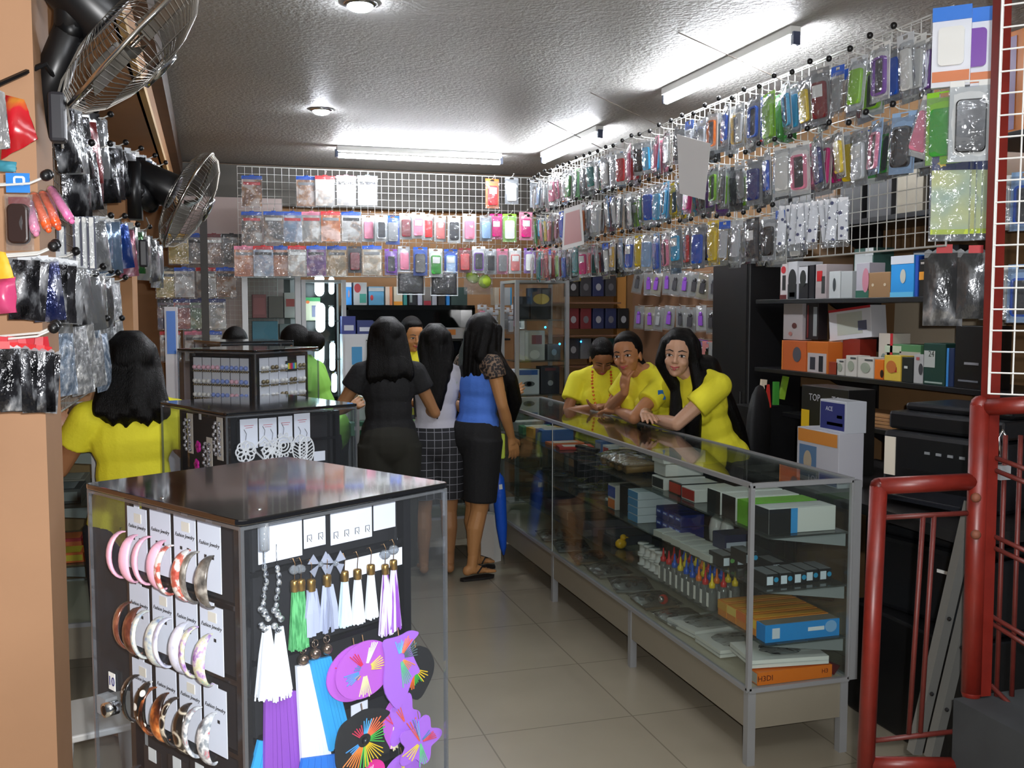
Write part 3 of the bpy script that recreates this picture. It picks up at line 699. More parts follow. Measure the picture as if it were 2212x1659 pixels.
bagat([(-25, 600), (34, 598), (36, 675), (-20, 680)], 1.92, 'hanging_toy_bag', 'magenta and red toy in a clear bag below the yellow card', 'bag', patterned('magenta_toy', [(0, 'a8203c'), (.5, 'c84878'), (1, 'd83020')], 8, rough=.25))
for n, x in enumerate((52, 72, 92, 112, 134, 154)):
    lpack(P_POUCH, x, 560 + n * 3, 2.02 + n * .02, .1 + R.uniform(-.3, .4), f'dark necklace bag, {ORD[n]} from the picture edge in the row before the pillar', 'dark necklace bags before the pillar', dict(pouch='kdnkdf'[n], header_card='f'), sc=.72, tilt=R.uniform(-.12, .12))
for n, x in enumerate((6, 26, 46, 64, 82, 98)):
    t = lpack(P_POUCH, x, 752 + n * 2, 1.92 + n * .02, R.uniform(-.3, .3), f'dark beaded bag with red card, {ORD[n]} from the picture edge, lowest pillar row', 'red carded beaded bags before the pillar', dict(pouch='kdkdkd'[n], header_card='r'), sc=.72, tilt=R.uniform(-.06, .1))
    p = atD(x, 738, 1.93 + n * .02); o_ = thing('hanging_red_card', f'folded red header card above a dark beaded bag, {ORD[n]} from the picture edge', 'card', p, R.uniform(-.3, .3), 'red header cards before the pillar')
    MB().box((0, -.004, -.008), (.018, .004, .036), (0, R.uniform(-.15, .15), 0)).put('card', mat('red_card', 'c01c2c', .5), o_)
for (x, y, d, lb) in ((75, 392, 1.95, 'upper'), (92, 545, 1.95, 'middle'), (92, 722, 1.95, 'lower')):
    p = atD(x, y, d); e = p - Vector((.20, -.02, 0.01))
    for k in range(2):
        t = thing('display_hook', f'long white hook with black ball tip at the {lb} row before the pillar', 'hook', e + Vector((0, .03 * k, .006 * k)), 0, f'{lb} row hooks before the pillar')
        MB().tube([(0, 0, 0), (.1, -.008, -.002), (.19, -.018, .006), (.22, -.02, .02)], .0024, 6).put('prong', M_WIRE, t)
        MB().ball((.22, -.02, .022), .011).put('ball_tip', M_BLK, t, True)
# ================================================================== earring display cases
M_LID = mat('black_gloss_lid', '0b0b0d', 0.04, spec=0.9, coat=1.0)
M_BLKG = mat('gloss_black_frame', '0e0e12', 0.2, spec=0.6)
M_CARD = mat('white_earring_card', 'eef0fa', 0.5)
def case_shell(name, label, C, th, ax, ay, ztop, zbot, label_door=False):
    """square acrylic case on a plinth; local x runs along the face that looks right, local y along the face that looks left"""
    t = thing(name, label, 'display case', (C[0], C[1], 0), th)
    MB().prism([(x, y) for x, y in rrect(2 * ax + .012, 2 * ay + .012, .012, 3)], .009, Matrix.Translation((0, 0, ztop - .009))).put('lid', M_LID, t, bevel=.002)
    zt = ztop - .010
    for nm, c, d in (('side_panel', (0, -ay, (zt + zbot) / 2), (2 * ax, .004, zt - zbot)), ('side_panel', (-ax, 0, (zt + zbot) / 2), (.004, 2 * ay, zt - zbot)),
                     ('side_panel', (0, ay, (zt + zbot) / 2), (2 * ax, .004, zt - zbot)), ('side_panel', (ax, 0, (zt + zbot) / 2), (.004, 2 * ay, zt - zbot))):
        MB().box(c, d).put(nm, M_ACR, t)
    ed = MB()
    for sx, sy in ((-1, -1), (1, -1), (-1, 1), (1, 1)):
        ed.box((sx * ax, sy * ay, (zt + zbot) / 2), (.0055, .0055, zt - zbot))
    for s in (-1, 1): ed.box((0, s * ay, zt - .003), (2 * ax, .006, .005)).box((s * ax, 0, zt - .003), (.006, 2 * ay, .005))
    ed.put('acrylic_edge', glassy('acrylic_edge', 'ccd0d6', .05, 1.6, .10, None, 1.5), t)
    MB().box((0, 0, zbot - .02), (2 * ax + .03, 2 * ay + .03, .04)).put('base_board', M_BLKG, t, bevel=.003)
    MB().box((0, 0, (zbot - .04) / 2), (2 * ax - .08, 2 * ay - .08, zbot - .04)).put('pedestal', mat('dark_grey_laminate', '2c2c30', .5), t)
    return t
def tower(t, bx0, bx1, by0, by1, ztop, zbot, rows_l=(), rows_r=()):
    """black rotating tower: four posts and horizontal bars, planes x=bx0 (left face) and y=by0 (right face)"""
    fr = MB()
    for x in (bx0, bx1):
        for y in (by0, by1): fr.box((x, y, (ztop + zbot) / 2), (.016, .016, ztop - zbot))
    fr.box(((bx0 + bx1) / 2, (by0 + by1) / 2, ztop - .006), (bx1 - bx0, by1 - by0, .010)).box(((bx0 + bx1) / 2, (by0 + by1) / 2, zbot + .01), (bx1 - bx0, by1 - by0, .02))
    fr.put('tower_frame', M_BLKG, t)
    MB().box((bx0 + .02, (by0 + by1) / 2, (ztop + zbot) / 2), (.004, by1 - by0, ztop - zbot)).box(((bx0 + bx1) / 2, by0 + .02, (ztop + zbot) / 2), (bx1 - bx0, .004, ztop - zbot)).box((bx1 - .02, (by0 + by1) / 2, (ztop + zbot) / 2), (.004, by1 - by0, ztop - zbot)).put('tower_panel', mat('black_velvet_board', '101016', .8), t)
    bars = MB()
    for z in rows_l: bars.box((bx0 + .002, (by0 + by1) / 2, z), (.008, by1 - by0, .008))
    for z in rows_r: bars.box(((bx0 + bx1) / 2, by0 + .002, z), (bx1 - bx0, .008, .008))
    if rows_l or rows_r: bars.put('hanging_bar', M_BLKG, t)

# ---------------- nearest case
TH = math.radians(32); C1 = Vector((.089, 1.709, 0)); AX, AY = .200, .222; Z1 = 1.29
case1 = case_shell('earring_display_case', 'nearest square acrylic case of earrings with black lid and number tag', C1, TH, AX, AY, Z1, .70)
BX, BY = -.152, -.150
tower(case1, BX, .172, BY, .172, 1.272, .725, (1.135, 1.02, .905, .79), (1.185, 1.05, .93, .80))
RZ = Matrix.Rotation(TH, 3, 'Z'); E1 = RZ @ Vector((1, 0, 0)); E2 = RZ @ Vector((0, 1, 0))
def loc1(p): return RZ.transposed() @ (Vector(p) - C1)
def LF(x, y, off=0.0): return loc1(onP(x, y, C1 + E1 * (BX - off), E1))      # pixel -> local point on the left face
def RF(x, y, off=0.0): return loc1(onP(x, y, C1 + E2 * (BY - off), E2))      # pixel -> local point on the right face
def wl(p): return C1 + RZ @ Vector(p)
# number tag, lock
tg = MB(); q = LF(242, 1472, AX + BX + .004); tg.box((0, 0, 0), (.0012, .021, .029))
o_ = tg.put('number_tag', M_WHT, case1); o_.location = (-AX - .004, q.y, q.z)
ME = Matrix(((0, 0, -1, 0), (-1, 0, 0, 0), (0, 1, 0, 0), (0, 0, 0, 1)))   # text plane onto the -x face
text(o_, 'number_print', '10', .022, Matrix.Translation((-.0012, 0, 0)) @ ME, mat('blue_ink', '20246c', .5))
q = LF(250, 1525, AX + BX + .004)
lk = MB().box((-.010, .018, 0), (.020, .030, .030)).put('lock_block', glassy('cloudy_acrylic', 'd8dce0', .1, 1.5, .25), case1); lk.location = (-AX, q.y, q.z)
lc = MB().cyl((-.004, -.004, 0), (-.026, -.004, 0), .012, n=20).put('lock_barrel', M_CHR, lk, True)
MB().cyl((-.0262, -.004, 0), (-.0268, -.004, 0), .008, n=16).box((-.027, -.004, 0), (.001, .002, .010)).put('keyhole', M_BLK, lc)
q = RF(571, 1165, AY + BY - .004)
MB().cyl((0, 0, .024), (0, 0, -.016), .0075, .007, 12).cyl((0, 0, -.016), (0, 0, -.05), .0012, n=5).put('clear_hanger', glassy('cloudy_acrylic'), case1, True).location = q
sp = MB()
for x, y in ((560, 1100), (352, 1076)):
    v = loc1(onZ(x, y, Z1)); sp.cyl((v.x, v.y, Z1 - .001), (v.x, v.y, Z1 + .0012), .004, n=10)
sp.put('lid_screw', M_CHR, case1, True)

# hoop earrings on the left face
HOOPM = dict(
    pink=mat('pink_lacquer', 'f0b2c8', .25, spec=.6),
    redm=patterned('red_white_marble', [(.3, 'a03428'), (.48, 'c86a5c'), (.56, 'e8e0dc'), (1, 'f0eee8')], 60, rough=.2, coat=.5),
    grey=patterned('smoky_grey_resin', [(.3, '2c2a28'), (.5, '6c6660'), (.7, 'b8b2aa')], 45, rough=.2, coat=.5),
    brown=patterned('dark_brown_resin', [(.3, '2e1812'), (.55, '6c3a2a'), (.8, 'a06a50')], 40, rough=.2, coat=.5),
    blue=patterned('blue_white_resin', [(.3, '7c92b8'), (.48, 'c8ccc4'), (.6, 'e0e0d4'), (.7, '88b4c8')], 70, rough=.2, coat=.5),
    lav=patterned('lavender_grey_resin', [(.3, '9c98b0'), (.5, 'd4d4e4'), (.8, 'ececf4')], 40, rough=.2, coat=.5),
    flor=patterned('purple_floral_resin', [(.3, '7c4c9c'), (.42, 'b89cc8'), (.5, 'd8d4c0'), (.6, 'c8c4a0'), (.7, '8ac0c0')], 75, rough=.2, coat=.5),
    dots=patterned('black_white_dots', [(0, 'e8e6e0'), (.30, 'e0dcd4'), (.36, '181614'), (1, '1c1a18')], 55, 'voronoi', rough=.2, coat=.5),
    amber=patterned('amber_black_resin', [(.35, '20100a'), (.5, '5a2c14'), (.62, 'b8642c'), (.75, 'e8b070')], 30, rough=.2, coat=.5),
    swirl=patterned('black_swirl', [(0, '1c1612'), (.40, '241c18'), (.5, 'c8bca8'), (.6, '2a221c'), (1, '1a1410')], 40, 'voronoi', rough=.2, coat=.5),
    greyred=patterned('grey_red_floral', [(.3, 'c82840'), (.38, '9c9ca0'), (.5, 'dcdcdc'), (.6, '8c9298'), (.75, '4c5058')], 60, rough=.2, coat=.5))
def hoop(t, name, c, hgt, out, m, tw):
    """half-moon hoop: top and bottom ends on the card, bulging outwards (local -x)"""
    mb = MB(); n = 15; rings = []
    for i in range(n):
        u = i / (n - 1); a = -1.75 + 3.5 * u
        px_ = -out * (math.cos(a) * .5 + .42); pz = hgt * .5 * math.sin(a) / .99
        wd = .0012 + .0125 * math.sin(PI * u) ** .8; thk = .0012 + .0030 * math.sin(PI * u)
        rings.append((Vector((px_, 0, pz)), a, wd, thk))
    vs = []; k = 8
    for p, a, wd, thk in rings:
        nr = Vector((-math.cos(a), 0, math.sin(a)))
        for j in range(k):
            b = 2 * PI * j / k; vs.append(p + nr * thk * math.cos(b) + Vector((0, wd * math.sin(b), 0)))
    fs = [(i * k + j, i * k + (j + 1) % k, (i + 1) * k + (j + 1) % k, (i + 1) * k + j) for i in range(n - 1) for j in range(k)]
    fs += [tuple(range(k)), tuple(range((n - 1) * k, n * k))[::-1]]
    q_ = Matrix.Rotation(tw, 3, 'Z')
    vs = [q_ @ v + Vector(c) for v in vs]
    return mb.add(vs, fs).put(name, m, t, True)
ROWL = ((1, [(295, 1097), (345, 1104), (398, 1114), (451, 1130)], 1200, 118, ('pink', 'pink', 'redm', 'grey'), [(262, 1199), (285, 1206), (318, 1212), (345, 1220), (366, 1232), (398, 1242), (422, 1248), (448, 1256)]),
        (2, [(300, 1265), (350, 1275), (402, 1292), (456, 1308)], 1370, 112, ('brown', 'blue', 'lav', 'flor'), [(276, 1352), (292, 1362), (314, 1372), (340, 1384), (362, 1390), (392, 1398), (420, 1410), (446, 1424)]),
        (3, [(306, 1428), (358, 1442), (410, 1462), (464, 1484)], 1540, 108, ('dots', 'amber', 'swirl', 'greyred'), [(292, 1510), (315, 1522), (330, 1538), (352, 1548), (378, 1562), (402, 1572), (428, 1584), (454, 1594)]))
HN = dict(pink='glossy pink', redm='red and white marbled', grey='smoky grey', brown='dark brown', blue='pale blue patterned', lav='lavender grey', flor='purple floral', dots='black with white dots', amber='amber and black', swirl='black with pale swirls', greyred='grey and red floral')
for rw, tops, ymid, hpx, kinds, hp in ROWL:
    for i, (x, y) in enumerate(tops):
        p = LF(x, y, .012); nm = HN[kinds[i]]
        extra = '' if rw != 1 or i > 1 else (', at the outer end' if i == 0 else ', second from the edge')
        t = thing('earring_pair', f'{nm} hoop earrings on a white card in the nearest case{extra}', 'earrings', wl(p), TH, 'hoop earrings of the nearest case')
        MB().box((0, 0, -.052), (.0012, .062, .104)).box((0, 0, .0025), (.0012, .016, .005)).put('card', M_CARD, t)
        text(t, 'card_print', 'Fashion Jewelry', .0088, Matrix.Translation((-.0008, 0, -.032)) @ ME, M_INK, .35)
        if (rw + i) % 2: MB().box((-.0012, -.004, -.017), (.0008, .022, .015)).put('price_sticker', mat('cream_sticker', 'f4ead8', .5), t)
        slot = MB()
        for s in (-1, 1): slot.box((-.0009, s * .010, -.052), (.0006, .006, .005))
        slot.put('card_slot', M_INK, t)
        for k in range(2):
            hx_, hy_ = hp[2 * i + k]; q = LF(hx_ + 8, hy_, .034)
            hoop(t, 'hoop', (-.003, q.y - p.y, q.z - p.z), .076, .046, HOOPM[kinds[i]], (-.30, .15)[k] + R.uniform(-.06, .06))
# price tagged pairs in the row below
for i, (x, y, cl) in enumerate(((330, 1618, '2c2c30'), (383, 1638, '1c1c24'), (432, 1652, '38342e'), (476, 1668, '882830'))):
    p = LF(x, y, .012); t = thing('earring_pair', ('dark hoop earrings with a price sticker in the lowest visible row, outer end', 'black hoop earrings with a price sticker and blue bead, lowest row', 'brownish hoop earrings in the lowest visible row of the nearest case', 'dark red hoop earrings at the corner post, lowest visible row')[i], 'earrings', wl(p), TH, 'hoop earrings of the nearest case')
    MB().box((0, 0, -.046), (.0012, .056, .092)).put('card', mat('black_card', '1a1a1e', .5), t)
    MB().box((-.001, 0, -.010), (.0008, .024, .022)).put('price_sticker', M_WHT, t)
    for k in range(2): hoop(t, 'hoop', (-.003, .012 - .024 * k, -.060), .066, .034, mat('resin_' + cl, cl, .25), -.2 + .3 * k)

# right face: cards and tassel earrings
def card_r(x, y, wpx, hh, label, slots=0):
    p = RF(x, y, .010); q = RF(x + wpx, y, .010); wd = (q - p).length
    t = thing('earring_card', label, 'earring card', wl((p + q) / 2), TH, 'white earring cards of the nearest case')
    MB().box((0, 0, -hh / 2), (wd - .002, .0012, hh)).put('card', M_CARD, t)
    sl = MB(); n = slots
    for k in range(n):
        cx = (k - (n - 1) / 2) * wd / n
        sl.tube([(cx - .004, -.001, -hh + .010), (cx - .004, -.001, -hh + .020), (cx + .004, -.001, -hh + .020), (cx + .004, -.001, -hh + .012)], .0006, 4).tube([(cx - .001, -.001, -hh + .015), (cx + .004, -.001, -hh + .009)], .0005, 4)
    if n: sl.put('card_slot', M_INK, t)
    return t
card_r(556, 1128, 96, .058, 'white card behind the silver chain earrings, by the front corner')
card_r(655, 1118, 48, .046, 'white card with two cut slots above the grey suede tassels', 2)
card_r(713, 1100, 90, .052, 'white card with four cut slots above the pale tassels', 4)
card_r(806, 1086, 48, .044, 'white card above the purple and white thread tassels')
card_r(744, 1196, 124, .030, 'white card lying behind the pale blue tassels')
card_r(758, 1518, 36, .022, 'small white card behind the black star earring')
def fringe(mb, c, r0, r1, L, n, thick, flat=.5, jag=.06, m=0):
    for i in range(n):
        a = 2 * PI * i / n * 2.4; rr = (.35 + .65 * ((i * 7) % n) / n)
        dx, dy = math.cos(a) * rr, math.sin(a) * rr * flat
        z = -L * (1 - jag * R.random())
        mb.tube([(c[0] + dx * r0, c[1] + dy * r0, c[2]), (c[0] + dx * (r0 * .6 + r1 * .4) + R.uniform(-.0004, .0004), c[1] + dy * r1 * .7, c[2] + z * .4), (c[0] + dx * r1 + R.uniform(-.001, .001), c[1] + dy * r1, c[2] + z)], thick, 4, m=m)
    return mb
def tassel(name, label, x, y, capm, capr, capl, L, r1, m, n=26, thick=.0011, off=.03, top=.012, bead=None, strips=False, group='tassel earrings of the nearest case', lab_parts=None, beadm=None, tilt=0):
    """one tassel: ear wire, optional bead, metal cap, fringe; (x,y) is the pixel of the cap's top"""
    p = RF(x, y, off); t = thing(name, label, 'earring', wl(p), (0, tilt, TH), group)
    MB().tube([(0, .010, top + .014), (0, .003, top + .017), (0, -.002, top + .010), (0, 0, 0)], .0006, 5).put('ear_wire', mat('thin_brass_wire', 'b88a5a', .3, .9), t)
    if bead: MB().ball((0, 0, top), (bead, bead, bead * .85), 10, 6).put('crystal_bead', beadm or glassy('cut_crystal', 'dfe3e8', .03, 1.7, .22, (90, .5), 1.5), t)
    if capr: MB().lathe([(capr * .25, 0), (capr * .85, -.001), (capr, -.003), (capr, -capl), (capr * .9, -capl - .0005)], n=14).put('brass_cap', capm, t, True)
    mb = MB()
    if strips:
        for i in range(n):
            u = (i - (n - 1) / 2) / max(1, n - 1); a = R.uniform(-.5, .5)
            p0 = Vector((u * capr * 1.5, R.uniform(-.003, .001), -capl + .002)); p1 = Vector((u * r1 * 2, R.uniform(-.006, .002), -capl - L * R.uniform(.9, 1)))
            wv = Vector((thick * math.cos(a), thick * math.sin(a), 0)); th_ = Vector((0, .0007, 0)); pm = p0.lerp(p1, .5) + Vector((u * .004, -.002, 0))
            vs = [q_ + s * wv + h for q_ in (p0, pm, p1) for s in (-1, 1) for h in (-th_, th_)]
            mb.add(vs, [(0, 2, 6, 4), (4, 6, 10, 8), (1, 5, 7, 3), (5, 9, 11, 7), (0, 4, 5, 1), (4, 8, 9, 5), (2, 3, 7, 6), (6, 7, 11, 10), (8, 10, 11, 9)])
    else: fringe(mb, (0, 0, -capl + .001), capr * .8 or r1 * .35, r1, L, n, thick)
    mb.put('fringe', m, t)
    return t
GREY = mat('pale_grey_suede', 'a6acc4', .8); WHT = mat('white_thread', 'eceef4', .6); GRN = patterned('green_thread', [(.4, '3c8c50'), (.6, '6cc07c')], 300, rough=.6, stretch=(1, 1, .15))
PUR = mat('purple_suede', '8a48b4', .7); BLU = mat('bright_blue_suede', '2a9cd8', .7); PW = patterned('purple_white_thread', [(.46, '9a50c0'), (.52, 'f0e8f4')], 160, rough=.5, stretch=(1, 1, .02))
for k, (x, y) in enumerate(((636, 1250), (650, 1248))): tassel('tassel_earring', ('green thread tassel earring with brass cap, the one nearer the front corner', 'green thread tassel earring with brass cap, beside the grey suede tassels')[k], x, y + 2, M_GOLD, .0066, .018, .094, .0135, GRN, 56, .0013, .03, .015, .0085)
for k, (x, y) in enumerate(((672, 1250), (706, 1240))): tassel('tassel_earring', ('pale grey suede tassel earring next to the green pair', 'pale grey suede tassel earring next to the pale blue tassels')[k], x, y, M_GOLD, .0070, .019, .074, .0135, GREY, 8, .0040, .03, .012, strips=True)
for k, (x, y) in enumerate(((744, 1232), (772, 1228), (801, 1218))): tassel('tassel_earring', ('pale blue thread tassel earring with brass cap', 'white thread tassel earring in the middle of three', 'white thread tassel earring beside the purple and white pair')[k], x, y, M_GOLD, .0070, .017, .076, .0145, (mat('pale_blue_thread', 'd6ecf4', .6), WHT, WHT)[k], 60, .0015, .028, .010)
for k, (x, y) in enumerate(((832, 1218), (850, 1208))): tassel('tassel_earring', ('purple and white thread tassel earring with crystal bead, inner one', 'purple and white thread tassel earring with crystal bead by the black post')[k], x, y, M_GOLD, .0064, .017, .106, .0165, PW, 64, .0012, .03, .016, .0095)
# translucent ribbon bows on the grey pair
for k, (x, y) in enumerate(((690, 1218), (722, 1216))):
    p = RF(x, y, .030); t = thing('ribbon_bow', ('sheer grey ribbon bow above the first grey suede tassel', 'sheer grey ribbon bow above the second grey suede tassel')[k], 'ribbon', wl(p), TH, 'sheer ribbon bows')
    mb = MB()
    for a in (.5, 2.6, 3.9, 5.6): 
        v = Vector((math.cos(a), 0, math.sin(a))) * .020; s_ = Vector((-v.z, .004, v.x)) * .42
        mb.add([(0, 0, 0), v + s_, v - s_, (0, -.0008, 0), v + s_ - Vector((0, .0008, 0)), v - s_ - Vector((0, .0008, 0))], [(0, 1, 2), (5, 4, 3), (0, 3, 4, 1), (1, 4, 5, 2), (2, 5, 3, 0)])
    mb.put('bow', glassy('sheer_ribbon', 'e8eaf0', .4, 1.3, .45, hazecol='c8ccdc'), t); MB().ball((0, -.003, 0), .005).put('crystal_bead', glassy('cut_crystal'), t)
# silver chain drops with big white tassels at the front corner
SIL = patterned('silver_bead_chain', [(.2, '30323a'), (.45, 'c8ccd4'), (.7, 'ffffff')], 130, 'voronoi', rough=.15, metal=.8)
for k, (x, y) in enumerate(((570, 1215), (598, 1218))):
    p = RF(x, y, .022); t = thing('tassel_earring', ('long silver chain earring with big white tassel, outer one at the corner', 'long silver chain earring with big white tassel, inner one')[k], 'earring', wl(p), TH, 'tassel earrings of the nearest case')
    ch = MB().tube([(0, 0, .030), (0, 0, 0)], .0006, 5)
    for i in range(7): ch.ball((.003 * math.sin(i), -.001, -.008 - .011 * i), (.0045, .004, .0062), 8, 6)
    ch.put('bead_chain', SIL, t, True)
    st = MB()
    for i in range(5): st.ball((-.009 + .006 * (i % 3), -.004, -.068 - .008 * i), (.006, .005, .0055), 8, 6)
    st.put('silver_charm', SIL, t, True)
    mb = fringe(MB(), (0, -.004, -.096), .006, .021 + .004 * (1 - k), .112, 90, .0013, .5, .10); mb.put('fringe', WHT, t)
# large leather tassels lower down
def strap(label, pts_px, off, m, th_=.006, name='leather_tassel_earring', bead=None, caps=None, slits=7):
    ps = [RF(a, b, off) for a, b in pts_px]; c = (ps[0] + ps[1]) / 2
    t = thing(name, label, 'earring', wl(c), TH, 'leather tassel earrings of the nearest case')
    mb = MB(); n = slits
    for i in range(n):
        u0, u1 = i / n, (i + .93) / n
        a0, a1 = ps[0].lerp(ps[1], u0), ps[0].lerp(ps[1], u1); b0, b1 = ps[3].lerp(ps[2], u0), ps[3].lerp(ps[2], u1)
        j = Vector((0, R.uniform(-.002, .002), R.uniform(-.002, .003))); f = Vector((0, th_, 0))
        vs = [q_ - c for q_ in (a0, a1, b1 + j, b0 + j)]; vs += [v + f for v in vs]
        mb.add(vs, [(3, 2, 1, 0), (4, 5, 6, 7), (0, 1, 5, 4), (1, 2, 6, 5), (2, 3, 7, 6), (3, 0, 4, 7)])
    mb.put('fringe', m, t)
    if caps:
        cb = MB()
        for (x, y) in caps:
            q_ = RF(x, y, off) - c; cb.ball(q_, .0095, 12, 8).tube([q_ + Vector((0, 0, .008)), q_ + Vector((0, .004, .024))], .0012, 5)
            cb.tube([q_ + Vector((.006 * math.cos(a * PI / 5), 0, .016 + .006 * math.sin(a * PI / 5))) for a in range(10)], .0011, 5, True)
        cb.put('bronze_bead', mat('bronze_bead', 'a08878', .2, .95), t, True)
    return t
strap('purple leather tassel hanging below the big white tassels', [(574, 1500), (640, 1492), (660, 1700), (572, 1700)], .018, PUR, slits=9)
strap('white leather tassel with bronze bead next to the bright blue one', [(642, 1440), (690, 1430), (716, 1632), (652, 1652)], .026, WHT, caps=[(655, 1425)], slits=8)
strap('bright blue leather tassel with two bronze beads', [(672, 1428), (716, 1418), (762, 1605), (714, 1624)], .032, BLU, caps=[(681, 1412), (706, 1402)], slits=7)
strap('blue leather tassel low at the front corner, cut by the picture edge', [(560, 1600), (640, 1610), (640, 1720), (530, 1720)], .012, BLU, slits=6)
strap('second blue leather tassel below the white one, cut by the picture edge', [(655, 1640), (745, 1628), (760, 1720), (640, 1720)], .040, mat('royal_blue_suede', '1f72d0', .7), slits=7)
# felt shapes with coloured threads
FELT = mat('purple_felt', 'b65ac8', .8); FELT2 = mat('violet_felt', 'a868d8', .8); FBLK = mat('black_felt', '141416', .8); FMAG = mat('magenta_felt', 'e02890', .8)
def felt(label, cx, cy, outline, m, off, threads, centre=(0, 0), name='thread_felt_earring', tilt=(0, 0, 0), th_=.0025):
    """outline and threads in pixels about (cx,cy); threads: (angle0, angle1, n, r0, r1, colour) in degrees, y up"""
    for _ in range(2 if len(outline) < 20 else 0):   # round the corners
        outline = [q for a, b in zip(outline, outline[1:] + outline[:1]) for q in ((a[0] * .8 + b[0] * .2, a[1] * .8 + b[1] * .2), (a[0] * .2 + b[0] * .8, a[1] * .2 + b[1] * .8))]
    o = RF(cx, cy, off); t = thing(name, label, 'earring', wl(o), (tilt[0], tilt[1], TH + tilt[2]), 'felt earrings with coloured threads')
    k = (RF(cx + 10, cy, off) - o).x / 10; kz = (RF(cx, cy - 10, off) - o).z / 10
    MB().prism([(x * k, y * kz) for x, y in outline], th_, U(0, 0, 0)).put('felt_shape', m, t)
    MB().tube([(0, 0, max(y for x, y in outline) * kz - .003), (0, .003, max(y for x, y in outline) * kz + .010)], .0007, 5).put('ear_wire', mat('thin_brass_wire'), t)
    by = {}
    for a0, a1, n, r0, r1, c in threads:
        mb = by.setdefault(c, MB())
        for i in range(n):
            a = math.radians(a0 + (a1 - a0) * (i / max(1, n - 1))); rr = r1 * R.uniform(.82, 1.05)
            A = Vector(((centre[0] + r0 * math.cos(a)) * k, -th_ - .001, (centre[1] + r0 * math.sin(a)) * kz)); B = Vector(((centre[0] + rr * math.cos(a)) * k, -th_ - .001, (centre[1] + rr * math.sin(a)) * kz))
            mb.cyl(A, B, .00095, n=5)
    for c, mb in by.items(): mb.put('thread', mat('thread_' + c, c, .5), t)
    return t
def disc_(r, n=40, sx=1.0): return [(r * sx * math.cos(2 * PI * i / n), r * math.sin(2 * PI * i / n)) for i in range(n)]
def star(): return [(-60, 10), (-50, 50), (-18, 62), (6, 66), (44, 52), (62, 36), (40, 24), (44, -12), (62, -52), (14, -48), (-6, -72), (-28, -60), (-58, -40)][::-1]
TH1 = [(112, 130, 4, 14, 48, 'd83058'), (62, 78, 5, 14, 56, 'd8dcc0'), (-14, 30, 6, 14, 42, 'e8d060'), (-104, -78, 7, 14, 60, 'e0d8a8'), (180, 215, 6, 14, 44, '5898d8'), (205, 225, 3, 14, 26, 'e09068'), (140, 165, 3, 12, 26, '6088c0')]
felt('round purple felt earring with coloured threads, the front one', 786, 1446, disc_(61), FELT, .046, TH1)
felt('round purple felt earring mostly hidden behind the front disc', 766, 1452, disc_(60), FELT, .040, [(110, 150, 5, 14, 50, 'd83058')])
leaf = [(0, 66), (24, 72), (46, 60), (20, 40), (34, 0), (46, -28), (28, -30), (14, -70), (-6, -96), (-36, -40), (-30, 30), (-38, 70)][::-1]
felt('violet leaf felt earring with a rainbow fan of threads by the black post', 862, 1440, leaf, FELT2, .052, [(80, 105, 5, 10, 40, '68b0d8'), (50, 72, 5, 10, 44, 'e06040'), (-10, 40, 6, 10, 40, '506868'), (-60, -40, 4, 10, 40, 'e89850'), (-85, -65, 6, 10, 66, '68b890')], (0, 20))
ring_o = [(0, 60), (26, 44), (40, 10), (36, -20), (6, -66), (-24, -40), (-30, 10)][::-1]
felt('black teardrop felt earring with yellow and green threads behind the violet leaf', 898, 1452, ring_o, FBLK, .040, [(-60, -30, 4, 4, 40, 'f0c820'), (-110, -92, 4, 6, 44, 'e86820'), (-88, -64, 5, 6, 34, '40b040')], (-6, 10))
felt('black star felt earring with a full ring of rainbow threads', 784, 1598, star(), FBLK, .050, [(22, 62, 6, 14, 52, 'e8683c'), (68, 90, 4, 14, 48, '40a0e0'), (100, 135, 5, 14, 36, 'd83858'), (-25, 14, 5, 14, 46, '48b848'), (-88, -40, 8, 14, 58, 'f0c828'), (-100, -84, 3, 14, 60, '50c050'), (-140, -105, 6, 14, 60, 'e88030'), (195, 215, 3, 14, 40, '4090d0')])
MB().ball((0, -.006, 0), .0062, 10, 8).put('black_bead', M_BLK, [o for o in D.objects if o.get('label', '').startswith('black star felt')][0], True)
felt('narrow purple felt disc turned edge on beside the black star', 848, 1565, disc_(52, 30, .42), FELT, .044, [(80, 100, 5, 4, 34, 'd8dcb0'), (-98, -82, 6, 4, 56, 'e8e0b0'), (100, 130, 3, 4, 30, 'e04868')])
flower = []
for i in range(60):
    a = 2 * PI * i / 60; rr = 40 + 9 * math.cos(5 * a); flower.append((rr * math.cos(a), rr * 1.12 * math.sin(a)))
felt('violet flower felt earring with red and blue threads, lowest by the post', 905, 1602, flower, FELT2, .056, [(100, 118, 4, 4, 62, 'e86048'), (95, 106, 3, 4, 56, '60a8e0'), (-8, 22, 5, 6, 36, 'd04858'), (25, 40, 2, 6, 26, '4878a0'), (-92, -72, 5, 4, 52, '68c088'), (200, 240, 4, 6, 40, 'd8c040')])
felt('violet felt petal behind the flower earring, beside the narrow disc', 872, 1560, [(x * .72, y * 1.15) for x, y in flower], FELT2, .046, [(105, 120, 3, 4, 40, 'e06050')])
felt('magenta felt shape peeking out below the black star earring', 800, 1672, disc_(30), FMAG, .040, [(80, 100, 3, 4, 20, 'f0b0d0')])
felt('violet felt shape at the picture edge under the flower earring', 868, 1668, disc_(40), FELT2, .044, [(80, 100, 3, 4, 30, 'd8c060')])

